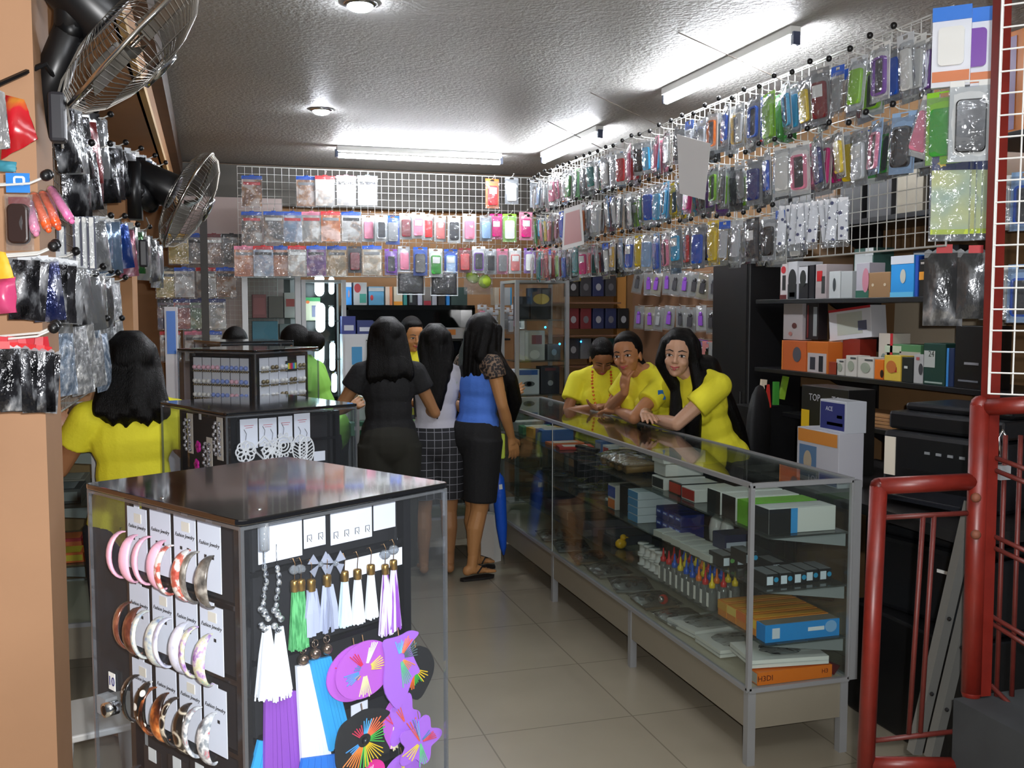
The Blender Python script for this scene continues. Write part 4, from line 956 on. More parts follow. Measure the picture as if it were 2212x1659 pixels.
# ---------------- second case
TH2 = math.radians(24); C2 = Vector((.142, 3.225, 0))
case2 = case_shell('earring_display_case.001', 'second acrylic case of earrings with black lid, directly behind the nearest one', C2, TH2, .214, .235, 1.29, .70)
tower(case2, -.165, .185, -.165, .185, 1.265, .725, (), (1.18, 1.06, .94))
RZ2 = Matrix.Rotation(TH2, 3, 'Z')
def F2(x, y, ax, off): 
    n = RZ2 @ (Vector((1, 0, 0)) if ax == 0 else Vector((0, 1, 0)))
    return onP(x, y, C2 + n * (-.165 - off), n)
CRY = patterned('crystal_drops', [(.2, '4c4a50'), (.5, 'c8c4cc'), (.75, 'ffffff')], 160, 'voronoi', rough=.12, metal=.6)
for i, (x, y, hh, cl) in enumerate(((410, 893, .125, 'efe4d4'), (452, 945, .10, 'efe4d4'), (474, 900, .13, 'f0e6d6'))):
    p = F2(x, y, 0, .012); t = thing('crystal_earring_card', f'cream card with crystal drop earrings in the second case, {ORD[i]} from its outer edge', 'earrings', p, TH2, 'crystal drop cards')
    MB().box((0, 0, -hh / 2), (.0012, .040, hh)).put('card', mat('cream_card', cl, .5), t)
    for s in (-1, 1):
        mb = MB()
        for k in range(9): mb.ball((-.008 - .004 * (k % 2), s * (.014 + .003 * (k % 2)), -.02 - .0115 * k), (.005, .006, .0065), 8, 6)
        mb.put('crystal_drop', CRY, t, True)
for i, (x, y) in enumerate(((428, 965), (425, 1004))):
    p = F2(x, y, 0, .03); t = thing('flower_earring', ('magenta flower earring, upper of two in the second case', 'magenta flower earring, lower of two in the second case')[i], 'earring', p, TH2, 'magenta flower earrings')
    mb = MB()
    for k in range(5): mb.ball((0, .010 * math.cos(k * 1.257), .010 * math.sin(k * 1.257)), (.004, .0095, .0095), 8, 6)
    mb.put('petals', mat('magenta_plastic', 'd8189c', .3), t, True); MB().ball((-.005, 0, 0), .004).put('flower_eye', mat('dark_pink', '7c0c50', .3), t, True)
p = F2(432, 900, 0, .012); t = thing('price_sticker_card', 'small white price card at the top of the second case', 'price card', p, TH2); MB().box((0, 0, 0), (.001, .016, .018)).put('sticker', M_WHT, t)
def white_ear(kind, x, y, lab):
    p = F2(x, y, 1, .02); t = thing('white_metal_earring', lab, 'earring', p, TH2, 'white cut metal earrings'); t.scale = (1.5, 1.5, 1.5); mb = MB(); r = .0016
    ring = lambda cx, cz, a, b, n=16: mb.tube([(cx + a * math.cos(2 * PI * i / n), 0, cz + b * math.sin(2 * PI * i / n)) for i in range(n)], r, 5, True)
    if kind == 'flower':
        for k in range(8): ring(.012 * math.cos(k * PI / 4), .012 * math.sin(k * PI / 4), .009, .009)
        ring(0, 0, .006, .006)
    elif kind == 'key':
        s = .024
        mb.tube([(0, 0, s), (s, 0, 0), (0, 0, -s), (-s, 0, 0)], .0026, 4, True)
        mb.tube([(-.010, 0, .006), (0, 0, .014), (.013, 0, 0), (0, 0, -.012), (-.006, 0, -.004), (.003, 0, .003)], .0024, 4)
    elif kind == 'leaf':
        mb.tube([(0, 0, .026), (0, 0, -.026)], .0018, 5)
        for k in range(7):
            z = .018 - .007 * k; l_ = .012 * math.sin(PI * (k + 1.2) / 8.4) + .004
            for s in (-1, 1): mb.tube([(0, 0, z - .004), (s * l_, 0, z + .006)], .0012, 4)
        ring(0, 0, .017, .027, 24)
    else:
        for k in range(3): ring(0, 0, .005 + .0065 * k, .005 + .0065 * k)
        for k in range(10): ring(.021 * math.cos(k * .628), .021 * math.sin(k * .628), .004, .004, 8)
    mb.put('cut_metal', mat('white_enamel_metal', 'f2f2f4', .4), t); MB().tube([(0, 0, .022), (.002, 0, .035), (0, .008, .045)], .0007, 4).put('ear_wire', mat('thin_steel_wire', 'a0a0a8', .3, .8), t)
for i, (x, y, wpx, hh) in enumerate(((517, 905, 40, .088), (558, 903, 40, .084), (600, 899, 32, .082), (634, 893, 36, .088))):
    p = F2(x, y, 1, .010); q = F2(x + wpx, y, 1, .010)
    t = thing('earring_card', f'white earring card in the second case, {ORD[i]} from its front corner', 'earring card', (p + q) / 2, TH2, 'white cards of the second case')
    MB().box((0, 0, -hh / 2), ((q - p).length - .003, .0012, hh)).put('card', M_CARD, t)
    MB().box((0, -.001, -.02), (.03, .0006, .0016)).box((0, -.001, -.026), (.022, .0006, .0014)).put('red_print', mat('red_print', 'c86068', .5), t)
white_ear('flower', 531, 976, 'white lace flower earring, first by the front post of the second case'); white_ear('key', 571, 968, 'large white square earring with a key pattern'); white_ear('lace', 612, 962, 'round white lace earring between square and leaf'); white_ear('flower', 588, 974, 'white flower earring partly behind the white square'); white_ear('leaf', 648, 968, 'white leaf earring with fine ribs'); white_ear('leaf', 662, 972, 'second white leaf earring at the outer end')
p = F2(690, 985, 1, .012); t = thing('earring_card', 'white price card low at the outer end of the second case', 'earring card', p, TH2, 'white cards of the second case'); MB().box((0, 0, 0), (.04, .0012, .03)).put('card', M_CARD, t)

# ---------------- third case: cards of pearls
TH3 = math.radians(47); C3 = Vector((.165, 4.40, 0))
case3 = case_shell('earring_display_case.002', 'third acrylic case with rows of pearl earring cards, behind the second case', C3, TH3, .205, .205, 1.42, .85)
tower(case3, -.165, .165, -.165, .165, 1.40, .87)
RZ3 = Matrix.Rotation(TH3, 3, 'Z')
PE = {'p': mat('pink_pearl', 'e8b4c0', .15), 'b': mat('blue_pearl', '8a9cd8', .15), 'w': mat('white_pearl', 'e6e2dc', .15), 'k': mat('bronze_stud', '8c7c60', .3, .7)}
for face in (0, 1):
    for r_ in range(3):
        for c_ in range(6 if face == 0 else 5):
            nloc = 6 if face == 0 else 5
            u = (c_ - (nloc - 1) / 2) * (.30 / nloc); z = 1.384 - .057 * r_
            if face == 1 and r_ == 0 and c_ == 3: continue
            lp = Vector((-.178, -u, z)) if face == 0 else Vector((u, -.178, z))
            t = thing('pearl_earring_card', f'pearl earring card, {ORD[c_]} of {"upper middle lower".split()[r_]} row on the third case\'s {"outer" if face == 0 else "aisle"} face', 'earrings', C3 + RZ3 @ lp, TH3, 'pearl cards of the third case')
            d_ = (.0012, .30 / nloc - .004, .052) if face == 0 else (.30 / nloc - .003, .0012, .053)
            MB().box((0, 0, -.026), d_).put('card', mat('grey_white_card', 'd4d4da', .5), t)
            for k in (-1, 1):
                kind = ('pb'[c_ > 2] if r_ == 0 else ('w' if c_ < 2 else 'bpb'[c_ % 3])) if face == 0 else 'wkw'[(c_ + r_) % 3]
                MB().ball((-.006, k * .012, -.04) if face == 0 else (k * .012, -.006, -.04), .0095, 10, 7).put('pearl', PE[kind], t, True)
            st = MB()
            for k in range(4): st.ball((-.004, -.018 + .012 * k, -.056) if face == 0 else (-.018 + .012 * k, -.004, -.056), .005, 6, 5)
            st.put('bronze_stud', PE['k'], t, True)
t = thing('rainbow_card', 'black card with rainbow stripes at the top of the third case', 'card', C3 + RZ3 @ Vector((.05, -.182, 1.362)), TH3)
MB().box((0, 0, -.018), (.075, .0014, .045)).put('black_card', mat('black_card'), t)
for k, c in enumerate(('3ca0a0', 'd8d030', 'e89030', 'd83040', 'c03080', '3c78c0', '40b0a0', 'e0d040')): MB().box((-.028 + .008 * k, -.0012, -.018), (.007, .001, .025)).put('stripe', mat('stripe_' + c, c, .5), t)
# ---------------- fourth case, farther back
C4 = Vector((.17, 5.35, 0))
case4 = case_shell('earring_display_case.003', 'farthest acrylic earring case, mostly hidden behind the third one', C4, math.radians(20), .19, .19, 1.425, .85)
tower(case4, -.15, .15, -.15, .15, 1.405, .87)
for c_ in range(4):
    t = thing('earring_card', f'white card in the farthest case, {ORD[c_]} from its outer edge', 'earring card', C4 + Matrix.Rotation(math.radians(20), 3, 'Z') @ Vector((-.105 + .07 * c_, -.16, 1.37)), math.radians(20), 'white cards of the farthest case')
    MB().box((0, 0, -.03), (.064, .0012, .06)).put('card', M_CARD, t)
# ================================================================== glass counters
def carton(name, label, cat, loc, dim, rz, col, front=None, side=None, top=None, group=None, lines=0, rough=.45, face='-y', parts=()):
    """box with printed panels; loc is the centre of its base, dim = (x, y, z); front looks to local -y"""
    t = thing(name, label, cat, loc, rz, group); a, b, c = dim
    MB().box((0, 0, c / 2), dim).put('carton', mat('card_' + col, col, rough), t, bevel=min(.002, min(dim) * .1))
    e = .0008
    if front: MB().box((0, -b / 2 - e / 2, c * front[2]), (a * front[0], e, c * front[1])).put('front_print', mat('card_' + front[3], front[3], rough), t)
    if side: MB().box((-a / 2 - e / 2, 0, c * side[2]), (e, b * side[0], c * side[1])).put('side_print', mat('card_' + side[3], side[3], rough), t)
    if top: MB().box((0, 0, c + e / 2), (a * top[0], b * top[1], e)).put('top_print', mat('card_' + top[2], top[2], rough), t)
    for (kind, u, v, w_, h_, cl) in parts:   # printed blocks on the front: u,v centre in -.5..5 / 0..1
        mb = MB()
        if kind == 'r': mb.box((a * u, -b / 2 - 2 * e, c * v), (a * w_, e, c * h_))
        elif kind == 'o': mb.prism([(a * w_ / 2 * math.cos(i * PI / 10), c * h_ / 2 * math.sin(i * PI / 10)) for i in range(20)], e, U(a * u, -b / 2 - 2 * e, c * v))
        elif kind == 's': mb.box((-a / 2 - 2 * e, b * u, c * v), (e, b * w_, c * h_))
        if kind in 'ros': mb.put('print_block', mat('card_' + cl, cl, rough), t)
        else: text(t, 'lettering', kind, w_ * c, Matrix.Translation((a * u, -b / 2 - 3 * e, c * v)) @ UP.to_4x4(), mat('card_' + cl, cl, rough))
    return t
def counter(name, label, x0, x1, y0, y1, shelves, legs, zb=.27, zt=.985):
    t = thing(name, label, 'glass counter', (x0, y0, 0), 0)
    W, L = x1 - x0, y1 - y0
    MB().box((W / 2, L / 2, zt), (W, L, .008)).put('glass_top', M_GLS, t)
    for c, d in (((0.003, L / 2, (zb + zt) / 2), (.005, L, zt - zb)), ((W - .003, L / 2, (zb + zt) / 2), (.005, L, zt - zb)), ((W / 2, .003, (zb + zt) / 2), (W, .005, zt - zb)), ((W / 2, L - .003, (zb + zt) / 2), (W, .005, zt - zb))):
        MB().box(c, d).put('glass_panel', M_GLS, t)
    fr = MB(); s = .016
    for x in (0, W):
        for y in (0, L): fr.box((x, y, (zb + zt) / 2), (s, s, zt - zb))
        fr.box((x, L / 2, zt), (s, L, s)).box((x, L / 2, zb), (s, L, s))
    for y in (0, L): fr.box((W / 2, y, zt), (W, s, s)).box((W / 2, y, zb), (W, s, s))
    fr.box((W + .012, 0, (zt + zb) / 2), (.03, .03, zt - zb)); fr.put('aluminium_frame', M_ALU, t)
    sm = MB()
    for y in (legs[2:-1] or legs[1:-1] or [y0 + L / 2]): sm.box((.0, y - y0, (zb + zt) / 2), (.004, .006, zt - zb))
    sm.put('glass_seam', mat('seam_grey', 'a8acac', .3), t)
    MB().box((W / 2, L / 2, zb - .006), (W, L, .010)).put('display_floor', mat('beige_laminate', 'b8b09c', .5), t)
    MB().box((.011, L / 2, zb - .075), (.014, L, .13)).box((W - .011, L / 2, zb - .075), (.014, L, .13)).box((W / 2, .011, zb - .075), (W, .014, .13)).put('apron', mat('grey_beige_panel', '8f8878', .45, .1), t)
    for k, z in enumerate(shelves):
        MB().box((W * .58, L / 2, z - .004), (W * .80, L - .02, .007)).put('glass_shelf', glassy('shelf_glass', 'dce4e1', .02, 1.5, .05), t)
        br = MB()
        for y in (.02, L - .02): br.add([(W * .22, y, z - .010), (W - .01, y, z - .010), (W - .01, y, z - .055), (W * .22, y + .006, z - .010), (W - .01, y + .006, z - .010), (W - .01, y + .006, z - .055)], [(0, 1, 2), (5, 4, 3), (0, 3, 4, 1), (1, 4, 5, 2), (2, 5, 3, 0)])
        br.put('shelf_bracket', mat('grey_bracket', '8c9294', .4), t)
    for y in legs:
        for x in (.014, W - .014): MB().box((x, min(max(y - y0, .014), L - .014), (zb - .01) / 2), (.03, .03, zb - .01)).put('leg', M_ALU, t)
    return t
SH = (.80, .61, .42)
counter('glass_counter', 'long glass counter of toner and ink boxes beside the aisle', 1.755, 2.155, 2.965, 6.40, SH, (2.965, 3.98, 5.02, 6.38))
counter('glass_counter.001', 'glass counter across the back where the customers stand', .86, 1.70, 6.06, 6.46, SH, (6.06, 6.46))
counter('glass_counter.002', 'glass counter along the left opening where the woman in yellow stands', -1.05, -.45, 4.25, 4.97, (1.02, .80, .56), (4.25, 4.97), zb=.32, zt=1.15)
def onshelf(x, y, z): return onZ(x, y, z)
NP = -PI / 2
# top shelf
p = onshelf(1690, 1148, .80)
for i, (x, y, cl, tp, lb) in enumerate(((1702, 1155, '1c1e20', 'dfe2e0', 'black and white toner box with blue stripe at the near end of the top shelf'), (1660, 1138, '6cb430', '8ccc3c', 'green toner box second from the near end of the top shelf'), (1640, 1120, '1e2022', 'd8dad4', 'black and white toner box behind the green one'), (1622, 1104, '2a2c2c', 'c8cac4', 'dark toner box fourth from the near end of the top shelf'))):
    Y = 3.06 + .115 * i
    carton('toner_box', lb, 'toner box', (1.985, Y, .80), (.27, .10, .088), 0, 'd8dad6' if i != 1 else '70b838', top=(.9, .8, tp) if i != 1 else (.98, .9, '7cc038'), side=(1, 1, .5, cl), group='toner boxes on the top shelf', parts=[('r', -.34, .5, .32, 1.0, '141618'), ('r', -.13, .5, .10, 1.0, '3a96d8')] if i == 0 else ())
    if i < 3: pass
for i, (Y, z, cl, sd, lb) in enumerate(((3.66, .80, 'd0d0cc', 'b83428', 'red and white box on the top shelf behind the toner boxes'), (3.80, .80, '26282a', 'c03a2c', 'dark box with red side on the top shelf'), (3.95, .80, 'dcdcd8', '3a3c3c', 'lowest white cable box in the stack on the top shelf'), (3.95, .86, 'dcdcd8', 'c8c8c4', 'second white cable box in the stack on the top shelf'), (3.95, .915, 'e4e4e0', 'd0d0cc', 'uppermost white cable box in the stack on the top shelf'))):
    carton('boxed_part', lb, 'box', (1.97, Y, z), (.2 - .02 * (i % 2), .12, .052), 0, cl, side=(.9, .8, .5, sd), top=(.9, .9, 'c8cac6'))
t = thing('bag_of_rolls', 'clear bag of brown rolls on the top shelf before the white cable boxes', 'bag', (1.95, 4.45, .80), 0)
for k in range(7): MB().cyl((-.08 + .01 * (k % 2), -.15 + .05 * k, .032), (.07, -.15 + .05 * k, .035), .023, n=10).put('roll', mat('brown_roll', '8a6a3c', .5), t, True)
ob('bag', sleeve_mesh(.4, .2, .09, 'bag', MB_()), t).matrix_local = Matrix.Translation((-.10, 0, .055)) @ Matrix.Rotation(PI / 2, 4, 'Z') @ Matrix.Rotation(-PI / 2, 4, 'X')
t = thing('stapler', 'black and silver stapler on the top shelf beyond the bag of rolls', 'stapler', (1.93, 4.95, .80), .6)
MB().box((0, 0, .012), (.05, .15, .014)).box((0, .0, .042), (.04, .14, .016), (.10, 0, 0)).put('body', M_BLK, t, bevel=.004); MB().box((0, 0, .028), (.03, .13, .010), (.05, 0, 0)).put('magazine', M_CHR, t)
for i, (Y, cl, lb) in enumerate(((5.25, 'c83428', 'red booklet lying on the far part of the top shelf'), (5.42, 'd87840', 'orange booklet lying on the far part of the top shelf'), (5.60, '3c6cb0', 'blue box on the far part of the top shelf'), (5.78, 'd8a838', 'yellow box on the far part of the top shelf'), (5.95, '4c8c60', 'green pack at the far end of the top shelf'), (6.15, 'a0a4a4', 'grey pack at the farthest end of the top shelf'))):
    carton('boxed_part', lb, 'box', (1.97, Y, .80), (.2, .12, (.015, .015, .07, .06, .05, .06)[i]), R.uniform(-.2, .2), cl, top=(.7, .6, 'd8d4cc'))
# second shelf: cartridge boxes
def cart(x, Y, z, lb, side='b', h=.045):
    t = thing('ink_cartridge_box', lb, 'ink box', (x, Y, z), 0, 'black ink cartridge boxes on the second shelf')
    MB().box((0, .055, h / 2), (.052, .11, h)).put('carton', mat('card_16181c', '16181c', .45), t, bevel=.002)
    MB().box((0, .055, h + .0005), (.046, .10, .001)).put('top_print', mat('card_7c8084', '7c8084', .45), t)
    MB().box((-.010, -.0006, h * .5), (.024, .001, h * .66)).put('white_label', mat('card_d8e4f0', 'd8e4f0', .45), t)
    MB().prism([(.009 * math.cos(i * PI / 8), .009 * math.sin(i * PI / 8)) for i in range(16)], .001, U(.015, 0, h * .55)).put('round_mark', mat('card_blue_mark' + side, {'b': '2898c8', 'g': '6cb860'}[side], .45), t)
for i in range(5): cart(1.875 + .056 * i, 3.02 + .012 * (i > 2), .61, f'black ink cartridge box with blue mark, {ORD[i]} from the aisle in the front row')
for i in range(2): cart(1.875 + .112 * i, 3.16, .655 if i == 0 else .61, ('black ink cartridge box raised in the second row, blue mark', 'black ink cartridge box in the second row with green mark')[i], 'bg'[i])
for i in range(2): cart(1.86 + .06 * i, 3.30, .61, ('black ink cartridge box in the third row by the aisle', 'black ink cartridge box in the third row farther from the aisle')[i], 'g')
carton('boxed_part', 'navy and white box behind the ink cartridge rows on the second shelf', 'box', (1.98, 3.48, .61), (.13, .10, .09), 0, '2a3458', front=(.9, .35, .5, 'c8d0e0'))
for i in range(6): carton('paper_pad', f'pale grey pad lying on the second shelf, {ORD[i]} from the near end', 'pad', (1.88, 3.42 + .085 * i, .61 + 0), (.12, .075, .028), .1, 'c4c6c0', top=(.9, .8, 'd0d2cc'), group='pads on the second shelf')
for i in range(2):
    t = thing('white_bottle', ('flat white bottle on the second shelf, nearer one', 'flat white bottle on the second shelf, farther one')[i], 'bottle', (2.03, 3.62 + .09 * i, .61), 0, 'white bottles')
    MB().lathe([(.026, 0), (.030, .01), (.032, .06), (.024, .095), (.011, .108), (.010, .12)], n=14).put('bottle_body', mat('white_plastic', 'd8d8d6', .35), t, True); MB().cyl((0, 0, .12), (0, 0, .135), .011, n=10).put('cap', mat('white_plastic'), t, True)
for k in range(8):
    r_, c_ = divmod(k, 4); carton('ink_box', f'dark blue ink box, {ORD[c_]} from the near end in the {("lower", "upper")[r_]} layer, second shelf', 'ink box', (1.95, 3.80 + .062 * c_, .61 + .052 * r_), (.11, .058, .05), 0, '1c2a70', side=(.8, .3, .6, '3c58b8'), group='dark blue ink boxes', parts=[('s', 0, .6, .5, .12, 'c8d4f0')])
for k in range(4): carton('blue_white_box', f'white box with blue side, {("bottom", "second", "third", "top")[k]} of the stack on the second shelf', 'box', (1.95, 4.17, .61 + .036 * k), (.20, .11, .035), 0, 'd4dce4', side=(1, .9, .5, '5c98c8'), group='stacked blue and white boxes')
carton('boxed_part', 'dark box next to the blue and white stack, second shelf', 'box', (1.97, 4.32, .61), (.2, .10, .14), 0, '2c2826'); carton('boxed_part', 'blue and orange box beyond the dark box, second shelf', 'box', (1.97, 4.47, .61), (.2, .09, .12), 0, 'd0ccc4', side=(1, .45, .7, '4860b0'), parts=[('s', 0, .22, .9, .36, 'e07828')])
for i in range(6): 
    t = thing('bagged_cable', f'bagged cable on the second shelf, {ORD[i]} beyond the blue and orange box', 'cable', (1.96, 4.65 + .2 * i, .61), R.uniform(-.6, .6), 'bagged cables on the second shelf')
    MB().tube([(.04 * math.cos(a * .5), .05 * math.sin(a * .5), .008 + .003 * (a // 12)) for a in range(26)], .005, 6).put('coiled_cable', mat(('grey_cable', 'black_cable')[i % 2], ('77736c', '222224')[i % 2], .5), t, True)
    ob('bag', sleeve_mesh(.14, .16, .03, 'bag', MB_()), t).matrix_local = Matrix.Translation((0, .08, .012)) @ Matrix.Rotation(-PI / 2, 4, 'X')
# third shelf: refill ink bottles, spools, film boxes
TIPC = ('yr', 'rr', 'or', 'bb', 'bb', 'yb', 'bb', 'yd', 'rr', 'or', 'yd', 'rr', 'yd', 'rr')
t0 = thing('ink_refill_bottle', 'x', 'ink bottle')
MB().lathe([(.019, 0), (.02, .003), (.02, .062), (.012, .072)], n=14).put('bottle_body', glassy('clear_ink_bottle', 'b0b4b4', .08, 1.45, .28, hazecol='a8acac'), t0, True)
MB().lathe([(.0125, .070), (.0125, .084), (.006, .09), (.0025, .118)], n=12).put('nozzle_cap', MG(), t0, True)
MB().box((0, -.0195, .034), (.014, .002, .045)).put('label', M_WHT, t0)
PB = Proto(t0)
for k in range(27):
    r_, c_ = divmod(k, 9)
    ch = ('yrobbybrr' + 'robybbyrr' + 'yybbroyrb')[k]; PB.at((1.845 + .050 * r_, 3.40 + .054 * c_, .42), NP, f'refill ink bottle with {CN[ch]} nozzle, {ORD[c_]} from the near end in the {("aisle", "middle", "inner")[r_]} row', 'refill ink bottles', dict(nozzle_cap=ch), scale=(1.0, 1.0, 1.22))
for k in range(8):
    r_, c_ = divmod(k, 4); t = thing('white_spool', f'white spool, {ORD[c_]} beyond the ink bottles in the {("lower", "upper")[r_]} layer', 'spool', (1.88, 3.94 + .058 * c_, .42 + .052 * r_), 0, 'white spools on the third shelf')
    MB().lathe([(.026, 0), (.026, .006), (.018, .008), (.018, .040), (.026, .042), (.026, .050)], n=16).put('spool', mat('white_plastic'), t, True)
t = thing('yellow_toy', 'small yellow figure on the third shelf beyond the white spools', 'toy', (1.90, 4.42, .42), 0); MB().ball((0, 0, .025), (.03, .022, .025)).ball((.012, 0, .055), .016).cyl((.025, 0, .055), (.04, 0, .052), .005, .002).put('body', mat('yellow_plastic', 'e8b420', .3), t, True)
for k in range(4): carton('film_box', f'orange and yellow paper roll box, {ORD[k]} behind the long blue box', 'box', (1.99, 3.10 + .07 * k, .42), (.30, .066, .06), 0, 'd88428', side=(1, .5, .7, ('e8c040', 'e07028', 'e8c860', 'd8a030')[k]), top=(.95, .5, 'e8a838'), group='orange roll boxes')
carton('long_blue_box', 'long bright blue box at the near end of the third shelf', 'box', (1.985, 3.025, .42), (.30, .06, .062), 0, '2888d8', top=(.98, .9, '8c8478'), front=(1, 1, .5, '2c92e0'), parts=[('r', -.36, .5, .10, .6, 'd8e0ec'), ('r', .18, .55, .22, .22, 'e8eef4'), ('o', .38, .6, .16, .7, '88b8e8')])
# display floor
for k in range(3):
    t = thing('paper_ream', ('stack of white paper in clear film at the near end of the counter floor', 'second stack of wrapped paper on the counter floor', 'third stack of wrapped paper on the counter floor')[k], 'paper', (1.955, 3.10 if k == 0 else 3.12 + .245 * k, .273 + (.052 if k == 0 else .004)), .12 * (k - 1), 'wrapped paper stacks')
    MB().box((0, 0, .014), (.29, .20, .028)).put('sheets', M_WHT, t); ob('clear_wrap', sleeve_mesh(.30, .21, .034 if k == 0 else .05, 'clear_wrap', MB_()), t).matrix_local = Matrix.Translation((0, .105, .014)) @ Matrix.Rotation(-PI / 2, 4, 'X')
t = carton('long_orange_box', 'long orange box lying at the near end of the counter floor', 'box', (1.955, 3.025, .273), (.30, .07, .045), 0, 'ee7a18', front=(1, 1, .5, 'f07c1a'), side=(.9, .8, .5, 'b8b0a4'), parts=[('H3DI', -.40, .5, .62, .5, '6c2008'), ('H3', .40, .55, .5, .4, '7c2408')])
MB().add([(.16, -.035, .004), (.16, .035, .004), (.21, 0, .022), (.16, -.035, .042), (.16, .035, .042)], [(0, 2, 3), (1, 4, 2), (0, 1, 2), (3, 2, 4), (0, 3, 4, 1)]).put('red_end_flap', mat('dark_red_card', '7a1c20', .5), t)
for k in range(7):
    t = thing('bubble_tray_pack', f'flat clear tray of dark parts on the counter floor, {ORD[k]} from the near end', 'tray', (1.88, 3.72 + .27 * k, .273), R.uniform(-.25, .25), 'clear trays on the counter floor')
    MB().box((0, 0, .006), (.16, .18, .010)).put('card', mat(('card_8a8880', 'card_6c5c48', 'card_787c7c')[k % 3], ('8a8880', '6c5c48', '787c7c')[k % 3], .5), t)
    mb = MB()
    for j in range(4): mb.ball((-.05 + .035 * j, .04 * math.sin(j * 2 + k), .02), (.014, .02, .012), 8, 6)
    mb.put('dark_part', M_BLK, t, True); ob('bag', sleeve_mesh(.19, .22, .045, 'bag', MB_()), t).matrix_local = Matrix.Translation((0, .11, .02)) @ Matrix.Rotation(-PI / 2, 4, 'X')
t = thing('red_bulb_pack', 'small red and chrome bulb standing on the counter floor', 'bulb', (1.86, 3.86, .30), 0); MB().ball((0, 0, .03), .022).put('red_shade', mat('red_plastic', 'c03020', .25), t, True); MB().ball((-.015, -.012, .035), .014).put('chrome_ball', M_CHR, t, True)
# on and in the back counter
carton('white_box', 'white box standing on the back counter beside the woman in black', 'box', (.98, 6.2, .99), (.17, .14, .055), .1, 'd8d8d6', front=(.8, .5, .5, 'c8c8cc')); carton('red_box', 'crimson box on the back counter beside the white box', 'box', (1.15, 6.30, .99), (.14, .12, .045), 0, 'a02840'); carton('brown_box', 'brown box on the back counter near the lit glass cabinet', 'box', (.90, 6.38, .99), (.05, .1, .06), 0, '7c6858')
for k, (x, z, cl) in enumerate(((.9, .80, '3c7c5c'), (1.1, .80, '4c4c70'), (1.3, .80, '6c8c50'), (1.5, .80, '3c3c54'), (.95, .61, '2c8048'), (1.2, .61, '545060'), (1.45, .61, '80404c'), (1.0, .42, '7c3038'), (1.25, .42, 'b8b8b4'), (1.5, .42, '40505c'))):
    carton('boxed_part', f'{("green", "slate", "olive", "dark blue", "bright green", "plum grey", "rose", "maroon", "white", "grey blue")[k]} box on the {("top", "top", "top", "top", "middle", "middle", "middle", "lowest", "lowest", "lowest")[k]} shelf of the back counter', 'box', (x, 6.22, z), (.14, .12, .08), 0, cl, front=(.7, .3, .6, 'c8ccc8'))
# left counter goods
for k, (x, y, z, dm, cl, fr, lb) in enumerate(((-.62, 4.40, 1.02, (.22, .16, .05), 'c8c060', '9ab0a8', 'yellow green flat box on the upper shelf of the left counter'), (-.62, 4.62, 1.02, (.2, .2, .04), '3c8890', '60a0a8', 'teal flat box beside the yellow green one, left counter'), (-.64, 4.42, .80, (.26, .2, .06), '2c3438', '788084', 'dark tray on the middle shelf of the left counter'), (-.60, 4.38, .56, (.2, .14, .04), 'e86c28', 'd8c030', 'orange and yellow pack low in the left counter'), (-.62, 4.56, .56, (.2, .14, .06), 'b82838', 'd87038', 'red pack beside the orange and yellow pack, left counter'), (-.62, 4.66, .80, (.2, .2, .06), '7c7870', 'a8a49c', 'grey pack on the middle shelf of the left counter'), (-.62, 4.82, 1.02, (.2, .12, .06), '888078', 'c0b8a8', 'beige pack on the upper shelf of the left counter'))):
    carton('boxed_part', lb, 'box', (x, y, z), dm, 0, cl, front=(.9, .6, .5, fr), side=(.9, .7, .5, fr), top=(.8, .8, fr))
t = thing('plastic_stool', 'white plastic stool at the foot of the pillar', 'stool', (-.33, 2.95, 0), .3)
MB().prism(rrect(.27, .27, .05), .02, Matrix.Translation((0, 0, .43))).put('seat', mat('white_plastic'), t, bevel=.005)
for s in (-1, 1):
    for u in (-1, 1): MB().tube([(s * .10, u * .10, .43), (s * .14, u * .14, 0)], [.028, .022], 8).put('leg', mat('white_plastic'), t, True)
# more small stock so that the shelves read as crowded
for k in range(9):
    carton('small_part_box', f'{("grey", "white", "dark", "blue", "grey", "cream", "dark", "white", "blue")[k]} small box at the back of the top shelf, {ORD[k]} from the near end', 'box', (2.08, 4.18 + .11 * k, .80), (.09, .09, .04 + .012 * (k % 3)), 0, ('8c8e90', 'd4d4d0', '2c2e30', '3c62a8', '9a9c9c', 'd8c8a8', '26282a', 'cfd2d2', '48689c')[k], side=(.8, .6, .5, ('c8c8c4', 'b03428', '8c9094')[k % 3]), group='small boxes on the top shelf')
for k in range(6):
    carton('dark_tray_box', f'flat dark box on the third shelf beyond the yellow figure, {ORD[k]} from it', 'box', (1.98, 4.56 + .22 * k, .42), (.22, .18, .045), R.uniform(-.1, .1), ('3a3c44', '54505c', '2c3434', '6c6860', '403c4c', '2c2e34')[k], top=(.8, .8, ('5c5e68', '7c7884', '4c5858', 'a09a8c', '64607c', '50545c')[k]), group='flat dark boxes on the third shelf')
